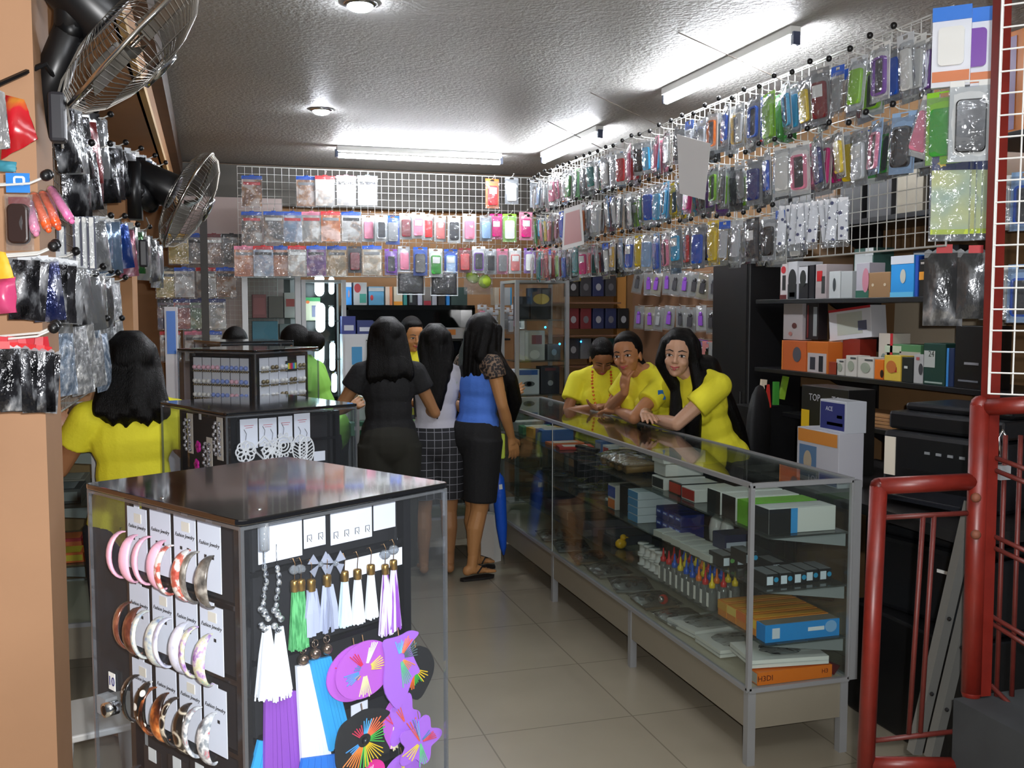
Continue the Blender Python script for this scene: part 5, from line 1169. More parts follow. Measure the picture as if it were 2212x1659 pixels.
# ================================================================== wall shelves on the right
M_BSH = mat('black_shelf_board', '18181a', .35)
def wshelf(label, z, y0, y1, x0=3.02):
    t = thing('wall_shelf', label, 'shelf', (3.4, y0, z), 0)
    MB().box((-(3.4 - x0) / 2, (y1 - y0) / 2, -.012), (3.4 - x0, y1 - y0, .024)).put('board', M_BSH, t, bevel=.002)
    for y in (.35, (y1 - y0) - .6): 
        br = MB().box((-.006, y, -.14), (.012, .05, .28)); br.add([(-.01, y - .004, -.025), (-.30, y - .004, -.025), (-.01, y - .004, -.20), (-.01, y + .004, -.025), (-.30, y + .004, -.025), (-.01, y + .004, -.20)], [(0, 1, 2), (5, 4, 3), (0, 3, 4, 1), (1, 4, 5, 2), (2, 5, 3, 0)]); br.put('bracket', M_BLK, t)
    return t
wshelf('upper black wall shelf of software and printer boxes', 1.64, 3.0, 5.1); wshelf('lower black wall shelf with ink and paper boxes', 1.252, 3.0, 5.1)
wshelf('black wall shelf high up behind the hanging goods', 2.02, 3.0, 5.1)
XF = 3.04
def sbox(x0, y0, x1, z, label, col, front=None, parts=(), dz=0.0, dx=.16, xf=None, rz=0, y1=None):
    """box on the wall shelf given by its pixel span; its front looks to -x"""
    X = XF if xf is None else xf; zt = onX((x0 + x1) / 2, y0, X).z
    a, b = onX(x0, y0, X).y, onX(x1, y0, X).y; zz = z + dz; h = max(.02, zt - zz)
    return carton('boxed_product', label, 'box', (X + dx / 2, (a + b) / 2, zz), (abs(a - b) - .004, dx, h), NP + rz, col, front=front, parts=parts, rough=.4)
U_, L_ = 1.64, 1.252
sbox(1686, 567, 1701, U_, 'narrow white box with red dots, first on the upper shelf', 'd0c8c8', None, [('o', 0, .8, .7, .2, 'c02c34'), ('r', .1, .45, .5, .4, '2c2c2c'), ('r', 0, .06, 1, .12, '5c2020')])
sbox(1703, 565, 1723, U_, 'white and dark box, second on the upper shelf', 'c8c8cc', None, [('o', 0, .5, .9, .6, '242628'), ('r', 0, .2, 1, .4, '24282c'), ('r', 0, .12, .6, .12, 'b8bcc0')])
sbox(1726, 574, 1746, U_, 'box with a white round window on black, upper shelf', '1c1c20', None, [('r', 0, .72, 1, .5, 'c8c8cc'), ('o', 0, .62, .7, .5, '282c2c')])
sbox(1748, 572, 1760, U_, 'narrow black box with a shiny edge, upper shelf', '16161c')
sbox(1762, 571, 1786, U_, 'white box with red window, upper shelf', 'a89c9c', None, [('r', -.1, .66, .5, .3, 'b82024'), ('r', .25, .4, .3, .5, '303434')])
sbox(1791, 586, 1816, U_, 'white box with small black window, upper shelf', 'b8bcbc', None, [('o', 0, .5, .25, .5, '343a3c')]); sbox(1817, 586, 1842, U_, 'plain pale grey box beside the one with small window', 'a8acac')
sbox(1845, 536, 1888, U_, 'green and white box standing behind the pink printed box', '3c5c54', (.9, .42, .72, 'b8bcbc'), [('r', .3, .92, .4, .15, 'd0d4d4')], xf=3.16, dx=.12); sbox(1850, 568, 1879, U_, 'white box with a pink curve, leaning on the green one', 'a8a4ac', None, [('o', .25, .5, .5, .7, 'b87888'), ('r', 0, .1, 1, .22, '2c5c4c')], dx=.09)
sbox(1871, 588, 1924, U_, 'brown carton with pale marks in the middle of the upper shelf', '8c6c4c', None, [('o', -.2, .5, .1, .12, 'c0b098'), ('o', .3, .5, .1, .12, 'c0b098')])
sbox(1925, 552, 1976, U_, 'bright blue box with white top on the upper shelf', '2c8cd0', None, [('r', 0, .9, 1, .2, 'c8ccd4'), ('o', .05, .5, .24, .34, 'b8b8ac'), ('r', 0, .06, 1, .12, '5cb0d8')]); sbox(1977, 552, 1985, U_, 'deep blue narrow box next to the bright blue one', '2048a0')
for k, (a, b) in enumerate(((1986, 2012), (2013, 2034))): sbox(a, 560, b, U_, ('black software box with orange band next to the blue boxes', 'second black software box with orange band')[k], '161412', None, [('r', 0, .56, .95, .22, 'd08c30'), ('o', .1, .2, .3, .16, '7c7470'), ('r', -.1, .9, .5, .06, 'a8a098')])
sbox(1972, 540, 2016, U_, 'dark box lying behind the black software boxes', '23252c', None, [('r', 0, .92, .9, .06, 'a0a4a8')], xf=3.22, dx=.14); sbox(2018, 530, 2072, U_, 'tall black box standing behind the white and blue box', '17171a', None, [('r', -.1, .85, .4, .06, '8c8c8c')], xf=3.22, dx=.14)
sbox(2036, 562, 2068, U_, 'white and blue box at the near end of the upper shelf', 'b8c0d0', None, [('r', 0, .94, 1, .14, '2c5cb0'), ('r', -.05, .6, .4, .1, '3468b4'), ('r', .1, .45, .4, .08, '3468b4')])
for k in range(9):  # dark cartons added to darken the wall seen behind the grid
    carton('boxed_product', f'{("dark", "grey", "brown", "black", "dark grey", "cream", "dark blue", "black", "brown")[k]} filler box on the high shelf behind the hanging goods, {ORD[k]} from the back', 'box', (3.22, 5.0 - .22 * k, 2.022), (.18, .24, (.3, .24, .34, .28, .2, .3, .36, .3, .26)[k]), NP, ('2a2a2c', '5c5c5c', '6c5034', '1a1a1c', '3a3a3c', '8c8474', '202a44', '1c1c1c', '70543a')[k])
# packs hung below the upper shelf
for k, (x0, y0, x1, y1, col, pr, lb) in enumerate(((1688, 646, 1731, 733, 'a8a0a0', [('o', .1, .35, .25, .14, '5c3430'), ('o', -.1, .15, .2, .1, 'a87068')], 'grey white blister pack standing at the far end of the lower shelf'), (1736, 655, 1764, 733, '1c1618', [('r', .3, .5, .3, .8, '8c9090'), ('r', -.3, .5, .12, .9, '6c2020')], 'black and red pack with white squares on the lower shelf'))):
    a = onX(x0, y1, XF + .02); b = onX(x1, y0, XF + .02)
    carton('boxed_product', lb, 'box', (XF + .06, (a.y + b.y) / 2, a.z), (a.y - b.y, .06, b.z - a.z), NP, col, parts=pr)
sbox(1690, 736, 1741, L_, 'orange box with a grey device picture at the far end of the lower shelf', 'c06030', None, [('o', .15, .55, .35, .5, '54545c'), ('r', -.49, .5, .04, 1, 'e08840')])
sbox(1743, 738, 1789, L_, 'orange topped box with phone pictures on the lower shelf', 'c86c28', (.9, .62, .32, 'b8b0b0'), [('r', -.2, .3, .25, .4, '34343c'), ('r', .2, .3, .2, .5, '24262c')])
sbox(1790, 782, 1810, L_, 'small red box at the front of the lower shelf', '8c3420', dx=.07); sbox(1790, 733, 1818, L_, 'white and red striped box behind the small red box', 'b8a8a4', None, [('r', 0, .6, 1, .2, 'a02c28')], xf=3.12, dx=.1); sbox(1820, 732, 1858, L_, 'dark red box behind the small white boxes', '7c2418', xf=3.12, dx=.1)
t = carton('boxed_product', 'white box with a slanting red top on the stack of the lower shelf', 'box', (3.17, onX(1835, 733, 3.12).y, onX(1835, 733, 3.1).z), (.30, .1, .16), NP + .12, 'c8c8cc', front=(.6, .7, .5, 'b0b4a8'), parts=[('r', .3, .4, .2, .3, '54586c'), ('r', 0, .96, 1, .08, 'b02028')]); t.rotation_euler[1] = -.10
for k, (a, b, y) in enumerate(((1806, 1824, 776), (1827, 1851, 768), (1853, 1888, 772))): sbox(a, y, b, L_, ('narrow cream ink box in the front row of the lower shelf', 'white ink box in the front row of the lower shelf', 'wider white ink box with dark heading, lower shelf front row')[k], 'c8c4bc', None, [('o', 0, .5, .6, .5, '98a090'), ('r', .2, .88, .5, .08, '44484c')], dx=.08)
sbox(1889, 777, 1909, L_, 'orange ink box with a dark spot, lower shelf front row', 'd87020', None, [('o', .4, .3, .4, .4, '2c1c14')], dx=.08); sbox(1898, 720, 1930, L_, 'white box with red side standing behind the yellow box', 'c0b8ac', None, [('r', .42, .5, .18, 1, 'b82830'), ('o', -.1, .4, .4, .3, '78847c')], xf=3.14, dx=.1)
sbox(1910, 768, 1947, L_, 'yellow box with a red picture, lower shelf front row', 'd8b848', None, [('o', -.05, .55, .6, .5, 'c07038'), ('r', .2, .45, .15, .2, 'b02c28')], dx=.08)
sbox(1948, 772, 1973, L_, 'black box with white marks next to the yellow box', '1e2222', None, [('r', -.1, .6, .3, .1, 'c8ccc8')], dx=.08); sbox(1974, 766, 1998, L_, 'white ink box with small dark picture beside the black box', 'b0b0b0', None, [('o', .2, .5, .4, .4, '3c3c40'), ('r', -.1, .86, .3, .1, 'b05858')], dx=.08)
sbox(1995, 742, 2044, L_, 'dark green box with white 24 label on the lower shelf', '1c3c34', None, [('r', -.2, .62, .5, .4, 'b4b8b4'), ('24', -.12, .74, .2, 0, '26302c'), ('r', 0, .06, .8, .04, 'a0b0a8')], dx=.12); sbox(1915, 744, 1990, L_, 'green and white box lying behind the front row of the lower shelf', '4c7c54', None, [('r', -.3, .85, .5, .2, 'b8c8b0'), ('r', .2, .6, .6, .4, 'a8a49c')], xf=3.14, dx=.12, y1=0)
sbox(2045, 752, 2062, L_, 'blue edged dark box next to the green 24 box', '1c2c50', None, [('r', -.3, .5, .3, 1, '3c84c8')], dx=.12); sbox(2064, 704, 2128, L_, 'large black glossy box at the near end of the lower shelf', '0e0e10', None, [('r', .1, .4, .5, .04, '8c8c90'), ('r', 0, .12, .7, .03, '70747c')], dx=.14)
# flat brown sheets under the lower shelf
wshelf('low black ledge under the lower wall shelf', 1.02, 3.0, 4.8)
for k in range(4): carton('cardboard_sheet', f'brown cardboard sheet on the low ledge, {ORD[k]} from the bottom', 'cardboard', (3.16, 3.9 + .05 * k, 1.02 + .016 * k), (.9, .2, .014), NP + .03 * k, 'a5794f', group='cardboard sheets on the low ledge')
for k, (x0, x1, lb) in enumerate(((2020, 2055, 'silver pouch hanging by the near end of the upper shelf'), (2088, 2130, 'grey clear bag hanging beside the red gate below the booklets'))):
    p = onX(x0 + 20, 545, 2.45); P_POUCH.at(p, -PI / 2 + .9, lb, 'pouches by the gate', dict(pouch='e', header_card='r'), scale=(1.5, 1.3)[k])
tag(MB().box((3.392, 3.98, 1.45), (.006, .75, .34), (.02, 0, 0)).put('white_patch_board', mat('pale_cardboard', 'b8aa94', .8)), 'pale board fixed on the brown wall between the shelves', 'board')
# black filler box put in for the black void between shelves and accessory board
t = thing('tall_black_filler', 'tall black filler box between the wall shelves and the accessory board', 'cabinet', (3.18, 5.36, 0)); MB().box((0, 0, .98), (.36, .44, 1.96)).put('cabinet', mat('black_vinyl', '101012', .45), t, bevel=.01); MB().box((-.182, 0, 1.0), (.006, .40, 1.86)).put('door', mat('black_front_panel', '0c0c0e', .5), t); MB().cyl((-.188, -.15, .9), (-.188, -.15, 1.1), .008, n=8).put('handle', M_BLK, t)

# ================================================================== accessory board on the far right wall
struct(MB().box((3.392, 6.72, 1.35), (.014, 1.9, 1.3)).put('trim_5', mat('brown_slat_board', '7c5a40', .7)))
t0 = thing('hanging_small_pack', 'x', 'accessory pack')
hangcard(.075, .15, .0, .0015).put('backing_card', MO(), t0); MB().box((0, -.006, -.09), (.03, .012, .06)).ball((0, -.008, -.05), (.014, .008, .014), 8, 6).put('accessory', MG(), t0); ob('clear_sleeve', sleeve_mesh(.085, .16, .02, 'clear_sleeve', MB_()), t0)
P_SM = Proto(t0)
for r_, (y0, y1, cols, nm, x0_) in enumerate(((586, 588, 'eeqeeeeqeewew', 'top', 1382), (660, 664, 'eqeeeeweeqwe', 'second', 1382), (734, 742, 'rkvswwwwwww', 'third', 1490), (815, 830, 'vwwwwuwwew', 'lowest', 1495))):
    n = len(cols)
    for k, ch in enumerate(cols):
        x = x0_ + (1625 - x0_) * k / (n - 1); p = onX(x, y0 + (y1 - y0) * k / (n - 1) + R.uniform(-3, 3), 3.27)
        P_SM.at(p, (0, R.uniform(-.05, .22), NP + R.uniform(.2, .8)), f'{CN[ch]} accessory pack, {ORD[k]} from the corner, {nm} row of the far wall board', f'{nm} row of the far wall board', dict(backing_card={'w': '9c9a97', 'e': '73716d', 'q': '7d745f'}.get(ch, ch), accessory=R.choice('kdedv')), scale=1.15)  # card colours darkened for the shade under the hung goods
        if k % 2 == 0: P_HOOK.at((3.384, p.y, p.z + .002), NP, f'small wire hook in the {nm} row of the far wall board', f'hooks of the far wall board {nm} row', scale=.62)
for r_, (y, cols) in enumerate(((610, 'kdnd'), (680, 'rrnnk'), (745, 'dektp'), (835, 'nkkd'))):   # right of the tall glass cabinet, on the back wall
    for k, ch in enumerate(cols):
        x = 1236 + 27 * k; p = onY(x, y - 14, 7.78)
        carton('boxed_product', f'{CN[ch]} boxed product, {ORD[k]} from the glass cabinet in {("top", "second", "third", "lowest")[r_]} row on back wall', 'box', (p.x, 7.80, p.z - .17), (.095, .1, .17), 0, dict(k='141416', d='2c2c30', n='1c2444', r='5e1c20', e='5c5e60', t='1f4a48', p='7c4a5a')[ch], parts=[('o', 0, .45, .5, .35, ('8c8c90', '58585c')[k % 2])], group='boxed products in the back corner')
    p = onY(1290, y + 33, 7.8)
    tag(MB().box((0, 0, 0), (.62, .2, .012)).put('corner_shelf', mat('brown_shelf_wood', '6c4a34', .6), None), f'brown shelf of the back corner, {("topmost", "second", "third", "lowest")[r_]}', 'shelf', 'shelves of the back corner').location = (2.98, 7.79, p.z - .045)

# ================================================================== glass cabinets at the back
def cabinet(name, label, x0, x1, y0, y1, zt, shelves, post=.035, back='101412'):
    t = thing(name, label, 'glass cabinet', (x0, y0, 0)); W, Dp = x1 - x0, y1 - y0
    for x in (0, W):
        for y in (0, Dp): MB().box((x, y, zt / 2), (post, post, zt)).put('post', M_ALU, t)
    MB().box((W / 2, Dp / 2, zt - .01), (W, Dp, .02)).box((W / 2, Dp / 2, .10), (W, Dp, .2)).put('cabinet_frame', M_ALU, t)
    MB().box((W / 2, 0, zt / 2 + .1), (W, .005, zt - .2)).put('glass_door', M_GLS, t)
    if back: MB().box((W / 2, Dp - .01, zt / 2), (W, .01, zt - .04)).put('back_panel', mat('dark_glass_back_' + back, back, .15), t)
    for z in shelves: MB().box((W / 2, Dp / 2, z), (W - post, Dp - .03, .008)).put('glass_shelf', glassy('shelf_glass'), t)
    return t
cabinet('tall_glass_cabinet', 'tall aluminium glass cabinet of boxes behind the end of the long counter', 2.05, 2.42, 6.62, 6.98, 1.79, (.98, 1.22, 1.51), .026, None)
for k, (x0, y0, x1, y1, col, pr, lb) in enumerate(((1118, 775, 1168, 830, 'c8ccd4', [('r', 0, .88, .85, .2, '2c5ca8'), ('o', .05, .42, .5, .22, '54585c'), ('o', .05, .42, .22, .18, '1c1c20')], 'white camera box with blue heading and an eye emblem'), (1172, 770, 1212, 830, '20202c', [('o', 0, .4, .3, .2, '8c8c94'), ('r', 0, .9, .6, .1, '5c2430')], 'dark box beside the white camera box'), (1136, 695, 1180, 760, 'a0a09c', [('r', .1, .7, .5, .3, '6c2c40'), ('o', 0, .2, .5, .3, 'c8c8c4'), ('r', -.4, .5, .14, .9, 'c8c8c8')], 'grey box with camera pictures in the tall glass cabinet'), (1150, 622, 1194, 690, '1c1c1e', [('o', 0, .65, .8, .34, 'b09428')], 'black box with a yellow oval in the top of the tall cabinet'), (1122, 640, 1146, 690, '24262c', (), 'dark narrow box in the top of the tall cabinet'), (1186, 725, 1214, 760, '585c60', [('o', 0, .5, .4, .4, '8ca0b0')], 'grey speaker box in the tall glass cabinet'), (1120, 858, 1168, 905, 'b8bcc0', [('o', 0, .6, .5, .4, '44484c')], 'white camera box in the lowest part of the tall cabinet'), (1172, 850, 1210, 862, '8c2028', (), 'flat red box in the lower part of the tall cabinet'))):
    a = onY(x0, y1, 6.66); b = onY(x1, y0, 6.66); zs = min((.204, .985, 1.225, 1.515), key=lambda v: abs(v - a.z)); zs = .77 if k >= 6 else zs
    carton('camera_box' if k in (0, 6) else 'boxed_product', lb, 'box', ((a.x + b.x) / 2, 6.75, zs), (b.x - a.x, .12, b.z - a.z), 0, col, parts=pr)
tag(MB().box((2.235, 6.80, .763), (.35, .32, .010)).put('glass_plate_shelf', glassy('shelf_glass')), 'low glass shelf of the tall cabinet behind the counter end', 'shelf')
for k, (x, y) in enumerate(((1178, 707), (1209, 743), (1255, 738))):
    p = onY(x, y, 6.655 if k < 2 else 7.742); t = thing('indicator_light', f'small glowing cyan indicator light, {ORD[k]} from the aisle', 'light', p); MB().ball((0, 0, 0), .008, 8, 6).put('led', mat('cyan_led', '40b0f0', .4, emit='30a8ff', es=6), t, True)
# lit glass shelving left of centre and dark shelving behind the customers
cabinet('lit_glass_cabinet', 'glass cabinet with aluminium posts, left of the bright glowing tubes', .25, .62, 7.35, 7.80, 1.83, (.95, 1.22, 1.52), .04, '3c423e')
cabinet('lit_glass_cabinet.001', 'glass cabinet with bright vertical glowing tubes beside the white cupboard', .66, .95, 7.35, 7.80, 1.80, (.95, 1.22, 1.50), .03, '202622')
M_GLOW = mat('bright_glow', 'ffffff', .4, emit='dff2ff', es=9)  # emissive tubes put in for the bright spots in the glass
for k, (x, y0, y1) in enumerate(((690, 602, 630), (716, 604, 630), (692, 664, 708), (716, 668, 700), (690, 744, 778), (718, 745, 795), (690, 735, 742), (722, 812, 842))):
    a = onY(x, y0, 7.42); b = onY(x, y1, 7.42); t = thing('glowing_tube', f'bright glowing tube in the glass cabinets, {("topmost", "topmost", "second", "second", "third", "third", "between second and third", "lowest")[k]}, {("left", "right")[k % 2]} column', 'glow', a, 0, 'glowing tubes of the glass cabinets')
    MB().cap((0, 0, 0), b - a, .034 - .014 * (k % 2), .034 - .014 * (k % 2), 12).put('glow_tube', M_GLOW, t, True); MB().cyl((0, .01, .02), (0, .01, .03), .02, n=8).put('collar', M_CHR, t)
for k, (x0, y0, x1, z, col, pr, lb) in enumerate(((545, 636, 575, 1.524, '8c3c40', [('r', .0, .5, .8, .7, 'a04c50')], 'dark red pack in the glass cabinet left of the glowing tubes'), (580, 640, 612, 1.524, '5c5048', (), 'brown pack in the glass cabinet left of the glowing tubes'), (614, 632, 640, 1.524, 'b8b4b0', [('r', 0, .6, .7, .3, 'a83c38')], 'white and red pack in the glass cabinet left of the glowing tubes'), (545, 694, 600, 1.224, '3c7c98', (), 'teal box on the second shelf of the glass cabinet'), (604, 700, 640, 1.224, '6c7478', (), 'grey box on the second shelf of the glass cabinet'))):
    a = onY(x0, y0, 7.45); b = onY(x1, y0, 7.45)
    carton('boxed_product', lb, 'box', ((a.x + b.x) / 2, 7.52, z), (b.x - a.x, .1, max(.06, a.z - z)), 0, col, parts=pr)
# dark shelf unit across the back, with the row of boxes under the grid
t = thing('dark_shelf_unit', 'dark glossy shelf unit behind the customers at the back', 'shelf unit', (.98, 7.50, 0))
MB().box((.5, .36, .80), (1.0, .02, 1.6)).put('back_panel', mat('black_gloss_panel', '0c100e', .12), t)
for z in (1.60, 1.02, .40): MB().box((.5, .18, z), (1.0, .36, .035)).put('shelf_board', mat('black_gloss_panel'), t)
for x in (.01, .99): MB().box((x, .18, .80), (.025, .36, 1.6)).put('side_board', mat('black_gloss_panel'), t)
ZS = 1.618
for k, (x0, y0, x1, col, pr, lb) in enumerate(((652, 628, 692, 'c8c4a8', [('r', 0, .92, 1, .16, '3c9858'), ('r', .2, .4, .35, .5, '6c6c88'), ('o', -.2, .8, .2, .14, 'e07038')], 'cream box with green top in the lit glass cabinet'), (720, 626, 760, '3c94dc', [('r', 0, .9, 1, .2, 'd8dce0'), ('o', .05, .5, .3, .34, 'a08c98')], 'bright blue box with white top under the back grid'), (763, 624, 793, 'b0b4b4', [('o', -.2, .75, .5, .4, 'a83c40'), ('r', .2, .3, .5, .4, '3c9080')], 'white, red and green box next to the bright blue one'), (796, 644, 830, '5898bc', [('r', 0, .85, 1, .2, 'a8b0b4'), ('o', -.3, .4, .2, .3, 'c03c40')], 'pale blue box under the back grid'), (832, 640, 848, 'd0c0b0', [('r', .3, .5, .4, 1, 'd08458')], 'white and orange narrow box under the back grid'), (850, 638, 870, 'c8c0ac', [('r', 0, .1, 1, .2, 'd8902c')], 'cream box with orange foot under the back grid'), (871, 636, 880, '388884', (), 'teal narrow box under the back grid'), (882, 638, 900, '24282c', [('r', -.2, .5, .3, .7, '8c9898')], 'black box with pale marks under the back grid'), (902, 634, 913, 'b0b4c4', (), 'pale grey narrow box under the back grid'), (914, 640, 932, '74706c', [('r', 0, .12, .9, .24, '98303c')], 'grey box with red foot under the back grid'), (933, 640, 944, 'a8acb4', (), 'second pale grey narrow box under the back grid'), (946, 642, 962, '2c2824', (), 'dark brown box under the back grid'), (964, 640, 972, '3084d0', (), 'bright blue narrow box under the back grid'), (974, 642, 1010, '283c38', (), 'dark green box under the back grid'), (1068, 640, 1086, 'b8b0a0', [('r', .2, .5, .3, .9, 'c07848')], 'cream and orange box beside the tall glass cabinet'), (1088, 640, 1106, 'a8b0b4', [('r', .4, .5, .2, 1, '3c90c0')], 'pale box with blue edge beside the tall glass cabinet'))):
    Yb = 7.54; a = onY(x0, y0, Yb); b = onY(x1, y0, Yb); zz = ZS if x0 > 700 else 1.504
    if x0 > 700: a.x = max(a.x, .985)
    carton('boxed_product', lb, 'box', ((a.x + b.x) / 2 if x0 > 700 else (a.x + b.x) / 2, Yb + .06, zz), (max(.02, b.x - a.x - .004), .12, .17 - .0 * k if k in (0, 1, 2) else .14), 0, col, parts=pr, group=None)
t = thing('white_cupboard', 'white cupboard with a blue sticker behind the woman in black', 'cupboard', (1.30, 7.28, .75))
a = onY(740, 722, 7.28); b = onY(805, 830, 7.28); W_ = .34; HH = a.z - .75
t.location.x = a.x
MB().box((W_ / 2, .08, HH / 2), (W_, .16, HH)).put('cupboard_body', mat('white_cupboard', 'ccced4', .4), t, bevel=.004)
MB().box((W_ * .5, -.002, HH * .74), (W_ * .92, .004, HH * .46)).put('door', mat('white_cupboard'), t); MB().box((W_ * .5, -.002, HH * .26), (W_ * .88, .004, HH * .44)).put('door', mat('white_cupboard'), t)
MB().tube([(W_ * .5, -.006, HH * .93), (W_ * .6, -.016, HH * .935), (W_ * .7, -.006, HH * .93)], .004, 6).put('handle', M_BLK, t); MB().box((W_ * .30, -.006, HH * .76), (.075, .002, .13)).put('blue_sticker', mat('blue_sticker', '3c8cc0', .5), t)
MB().box((W_ / 2, .08, -.375), (W_, .16, .75)).put('cupboard_base', mat('dark_cupboard_base', '24282a', .4), t)
for k, (dx, cl, w_) in enumerate(((.05, '28347c', .10), (.17, '1c2c68', .12), (.28, '6c7cb0', .08))): carton('ink_box', ('navy box with white label on the white cupboard', 'dark blue box in the middle on the white cupboard', 'pale blue box at the far end on the white cupboard')[k], 'box', (a.x + dx, 7.36, .75 + HH), (w_, .1, (.13, .10, .09)[k]), 0, cl, parts=[('r', 0, .35, .7, .3, 'c8ccd8')])
carton('boxed_product', 'white box with an orange picture behind the two women at the back', 'box', (onY(993, 725, 7.4).x, 7.55, 1.36), (.2, .12, .085), 0, 'b0b0b0', parts=[('r', -.25, .6, .4, .5, 'c8782c')])
tag(MB().box((2.0, 7.62, 1.35), (.55, .2, .015)).put('dark_ledge', M_BSH), 'dark ledge carrying the white box behind the two women', 'shelf')
for k in range(8): P_FLAT.at((1.93 + .05 * k, 7.1 + .02 * k, 1.62 - .02 * (k % 3)), R.uniform(-.5, .3), f'hanging pinkish grey accessory bag between grid and tall cabinet, {ORD[k]} from the aisle', 'bags between grid and tall cabinet', dict(header_card='f', accessory='pefqefpe'[k])); P_HOOK.at((1.93 + .05 * k, 7.19 + .02 * k, 1.624 - .02 * (k % 3)), 0, 'small hook carrying a pinkish grey bag by the tall cabinet', 'hooks by the tall cabinet', scale=.45)

# ================================================================== far left corner: disc wall and cartons
grid_panel('wall_wire_grid', 'white fine wire grid with discs in the far left corner', .62, 1.05, (-.13, 7.55, .95), 0, .035, .0012)
struct(MB().box((.18, 7.62, 1.45), (.72, .02, 1.9)).put('trim_6', mat('pale_pink_board', 'b8a8a4', .6)))
tag(MB().box((-.02, 7.3, 1.62), (.05, .04, 1.2)).put('dark_upright', mat('dark_metal', '34302c', .5)), 'dark metal upright in the far left corner', 'post')
n_ = 0
for r_, (y, items) in enumerate(((505, [(385, 'j', 'y'), (425, 'b', 'f'), (462, 'm', 'z'), (500, 'k', 'd')]), (578, [(358, 'k', 'y'), (398, 'b', 'f'), (445, 'r', 'e'), (488, 'b', 'z')]), (646, [(362, 'k', 'n'), (396, 'n', 'r'), (432, 'n', 'g'), (466, 'n', 'w')]), (716, [(367, 'r', 'e'), (420, 'p', 'f'), (458, 'b', 'f')]))):
    for k, (x, hd, pr) in enumerate(items):
        p = onY(x, y, 7.46); P_DISC.at((p.x, 7.47, p.z), R.uniform(-.1, .1), f'disc sleeve with {CN[hd]} band, {ORD[k]} in the {("topmost", "second", "third", "lowest")[r_]} row of the far left corner', 'discs of the far left corner', dict(header_band=hd, cover=pr, title_strip=R.choice('wked')), scale=1.02)
        P_HOOK.at((p.x, 7.548, p.z + .002), 0, f'hook of the {("topmost", "second", "third", "lowest")[r_]} disc row in the far left corner', 'hooks of the far left corner', scale=.4)
for k, (z, lb) in enumerate(((.70, 'brown carton with white label on top of the stack in the far left corner'), (.34, 'lower brown carton of the stack in the far left corner'), (0.0, 'lowest brown carton of the stack in the far left corner'))):
    carton('brown_carton', lb, 'carton', (.20, 7.15, z), (.52, .4, .355 if k < 2 else .335), .05, 'a5784c', parts=[('r', .1, .75, .4, .14, 'c8b0a0'), ('r', 0, .5, .08, 1, 'b08c60')])
tag(MB().tube([(-.02, 6.93, 1.0), (.03, 6.92, .8), (.05, 6.91, .65), (.0, 6.9, .45)], .005, 6).put('black_cable', M_BLK), 'black cable hanging before the brown cartons', 'cable')
t = thing('white_blue_box', 'tall white and blue box standing beside the second pillar', 'box', (-.21, 6.2, 0)); MB().box((0, 0, .80), (.07, .12, 1.6)).put('carton', mat('card_d8d8dc', 'd8d8dc', .5), t); MB().box((0, -.061, 1.45), (.05, .002, .25)).put('blue_print', mat('blue_print'), t)

# ================================================================== table with printers behind the counter
t = thing('printer_table', 'dark table behind the glass counter carrying printers and boxes', 'table', (2.74, 3.38, 0))
MB().box((0, 0, .83), (.78, 1.5, .04)).put('tabletop', mat('dark_laminate', '1c1a1a', .4), t)
for s in (-1, 1):
    for u in (-1, 1): MB().box((s * .35, u * .7, .405), (.05, .05, .81)).put('leg', M_BLK, t)
MB().box((.36, 0, .45), (.02, 1.4, .7)).put('modesty_panel', mat('dark_laminate'), t)
pq = onX(1770, 920, 2.46)
carton('printer_box', 'white and orange printer box standing on the table behind the counter', 'box', (2.51, 3.62, .85), (.30, .12, .225), NP, 'c4c4cc', parts=[('r', 0, .86, .94, .24, 'd88c3c'), ('r', -.22, .38, .42, .6, '5c7ca0'), ('o', -.22, .38, .2, .4, 'b8a890'), ('r', .28, .12, .4, .2, '3c4c78')], side=None)
carton('cable_box', 'blue and white box lying on the printer box', 'box', (2.53, 3.56, 1.075), (.18, .10, .13), NP, 'c8ccd4', parts=[('r', 0, .5, .92, .86, '2c3478'), ('ACE', -.12, .72, .2, 0, 'c8ccd8'), ('r', .28, .5, .2, .1, '8c90b8'), ('r', .1, .25, .6, .1, 'a05c68')], top=(.95, .9, 'a4a8ac'))
carton('black_yellow_box', 'black box with yellow corner behind the blue and white box', 'box', (2.74, 3.90, .85), (.36, .14, .38), NP, '141414', parts=[('r', -.40, .45, .18, .5, 'd8b020'), ('TOP', -.2, .86, .12, 0, 'b8b8bc'), ('TO', .26, .86, .12, 0, 'b8b8bc')])
t = thing('office_printer', 'large black printer with open paper tray behind the red gate', 'printer', (2.74, 3.10, .85), NP + .22)
MB().box((0, .06, .13), (.52, .40, .26)).put('printer_body', mat('black_printer_shell', '16171a', .35), t, bevel=.02); MB().box((0, .07, .30), (.50, .38, .07)).box((0, .10, .35), (.46, .30, .03)).put('scanner_lid', mat('black_printer_shell'), t, bevel=.012)
MB().box((0, -.20, .035), (.40, .16, .02), (.08, 0, 0)).put('paper_tray', mat('smoked_tray', '22242a', .25), t, bevel=.004); MB().box((-.22, -.142, .16), (.05, .004, .15)).put('sticker_strip', mat('cream_sticker'), t)
pn = MB(); 
for k in range(4): pn.box((-.05 + .05 * k, -.142, .19), (.022, .004, .010))
pn.put('button', mat('grey_button', '8c9094', .4), t); MB().box((.02, -.141, .10), (.36, .004, .04)).put('paper_slot', M_BLK, t)
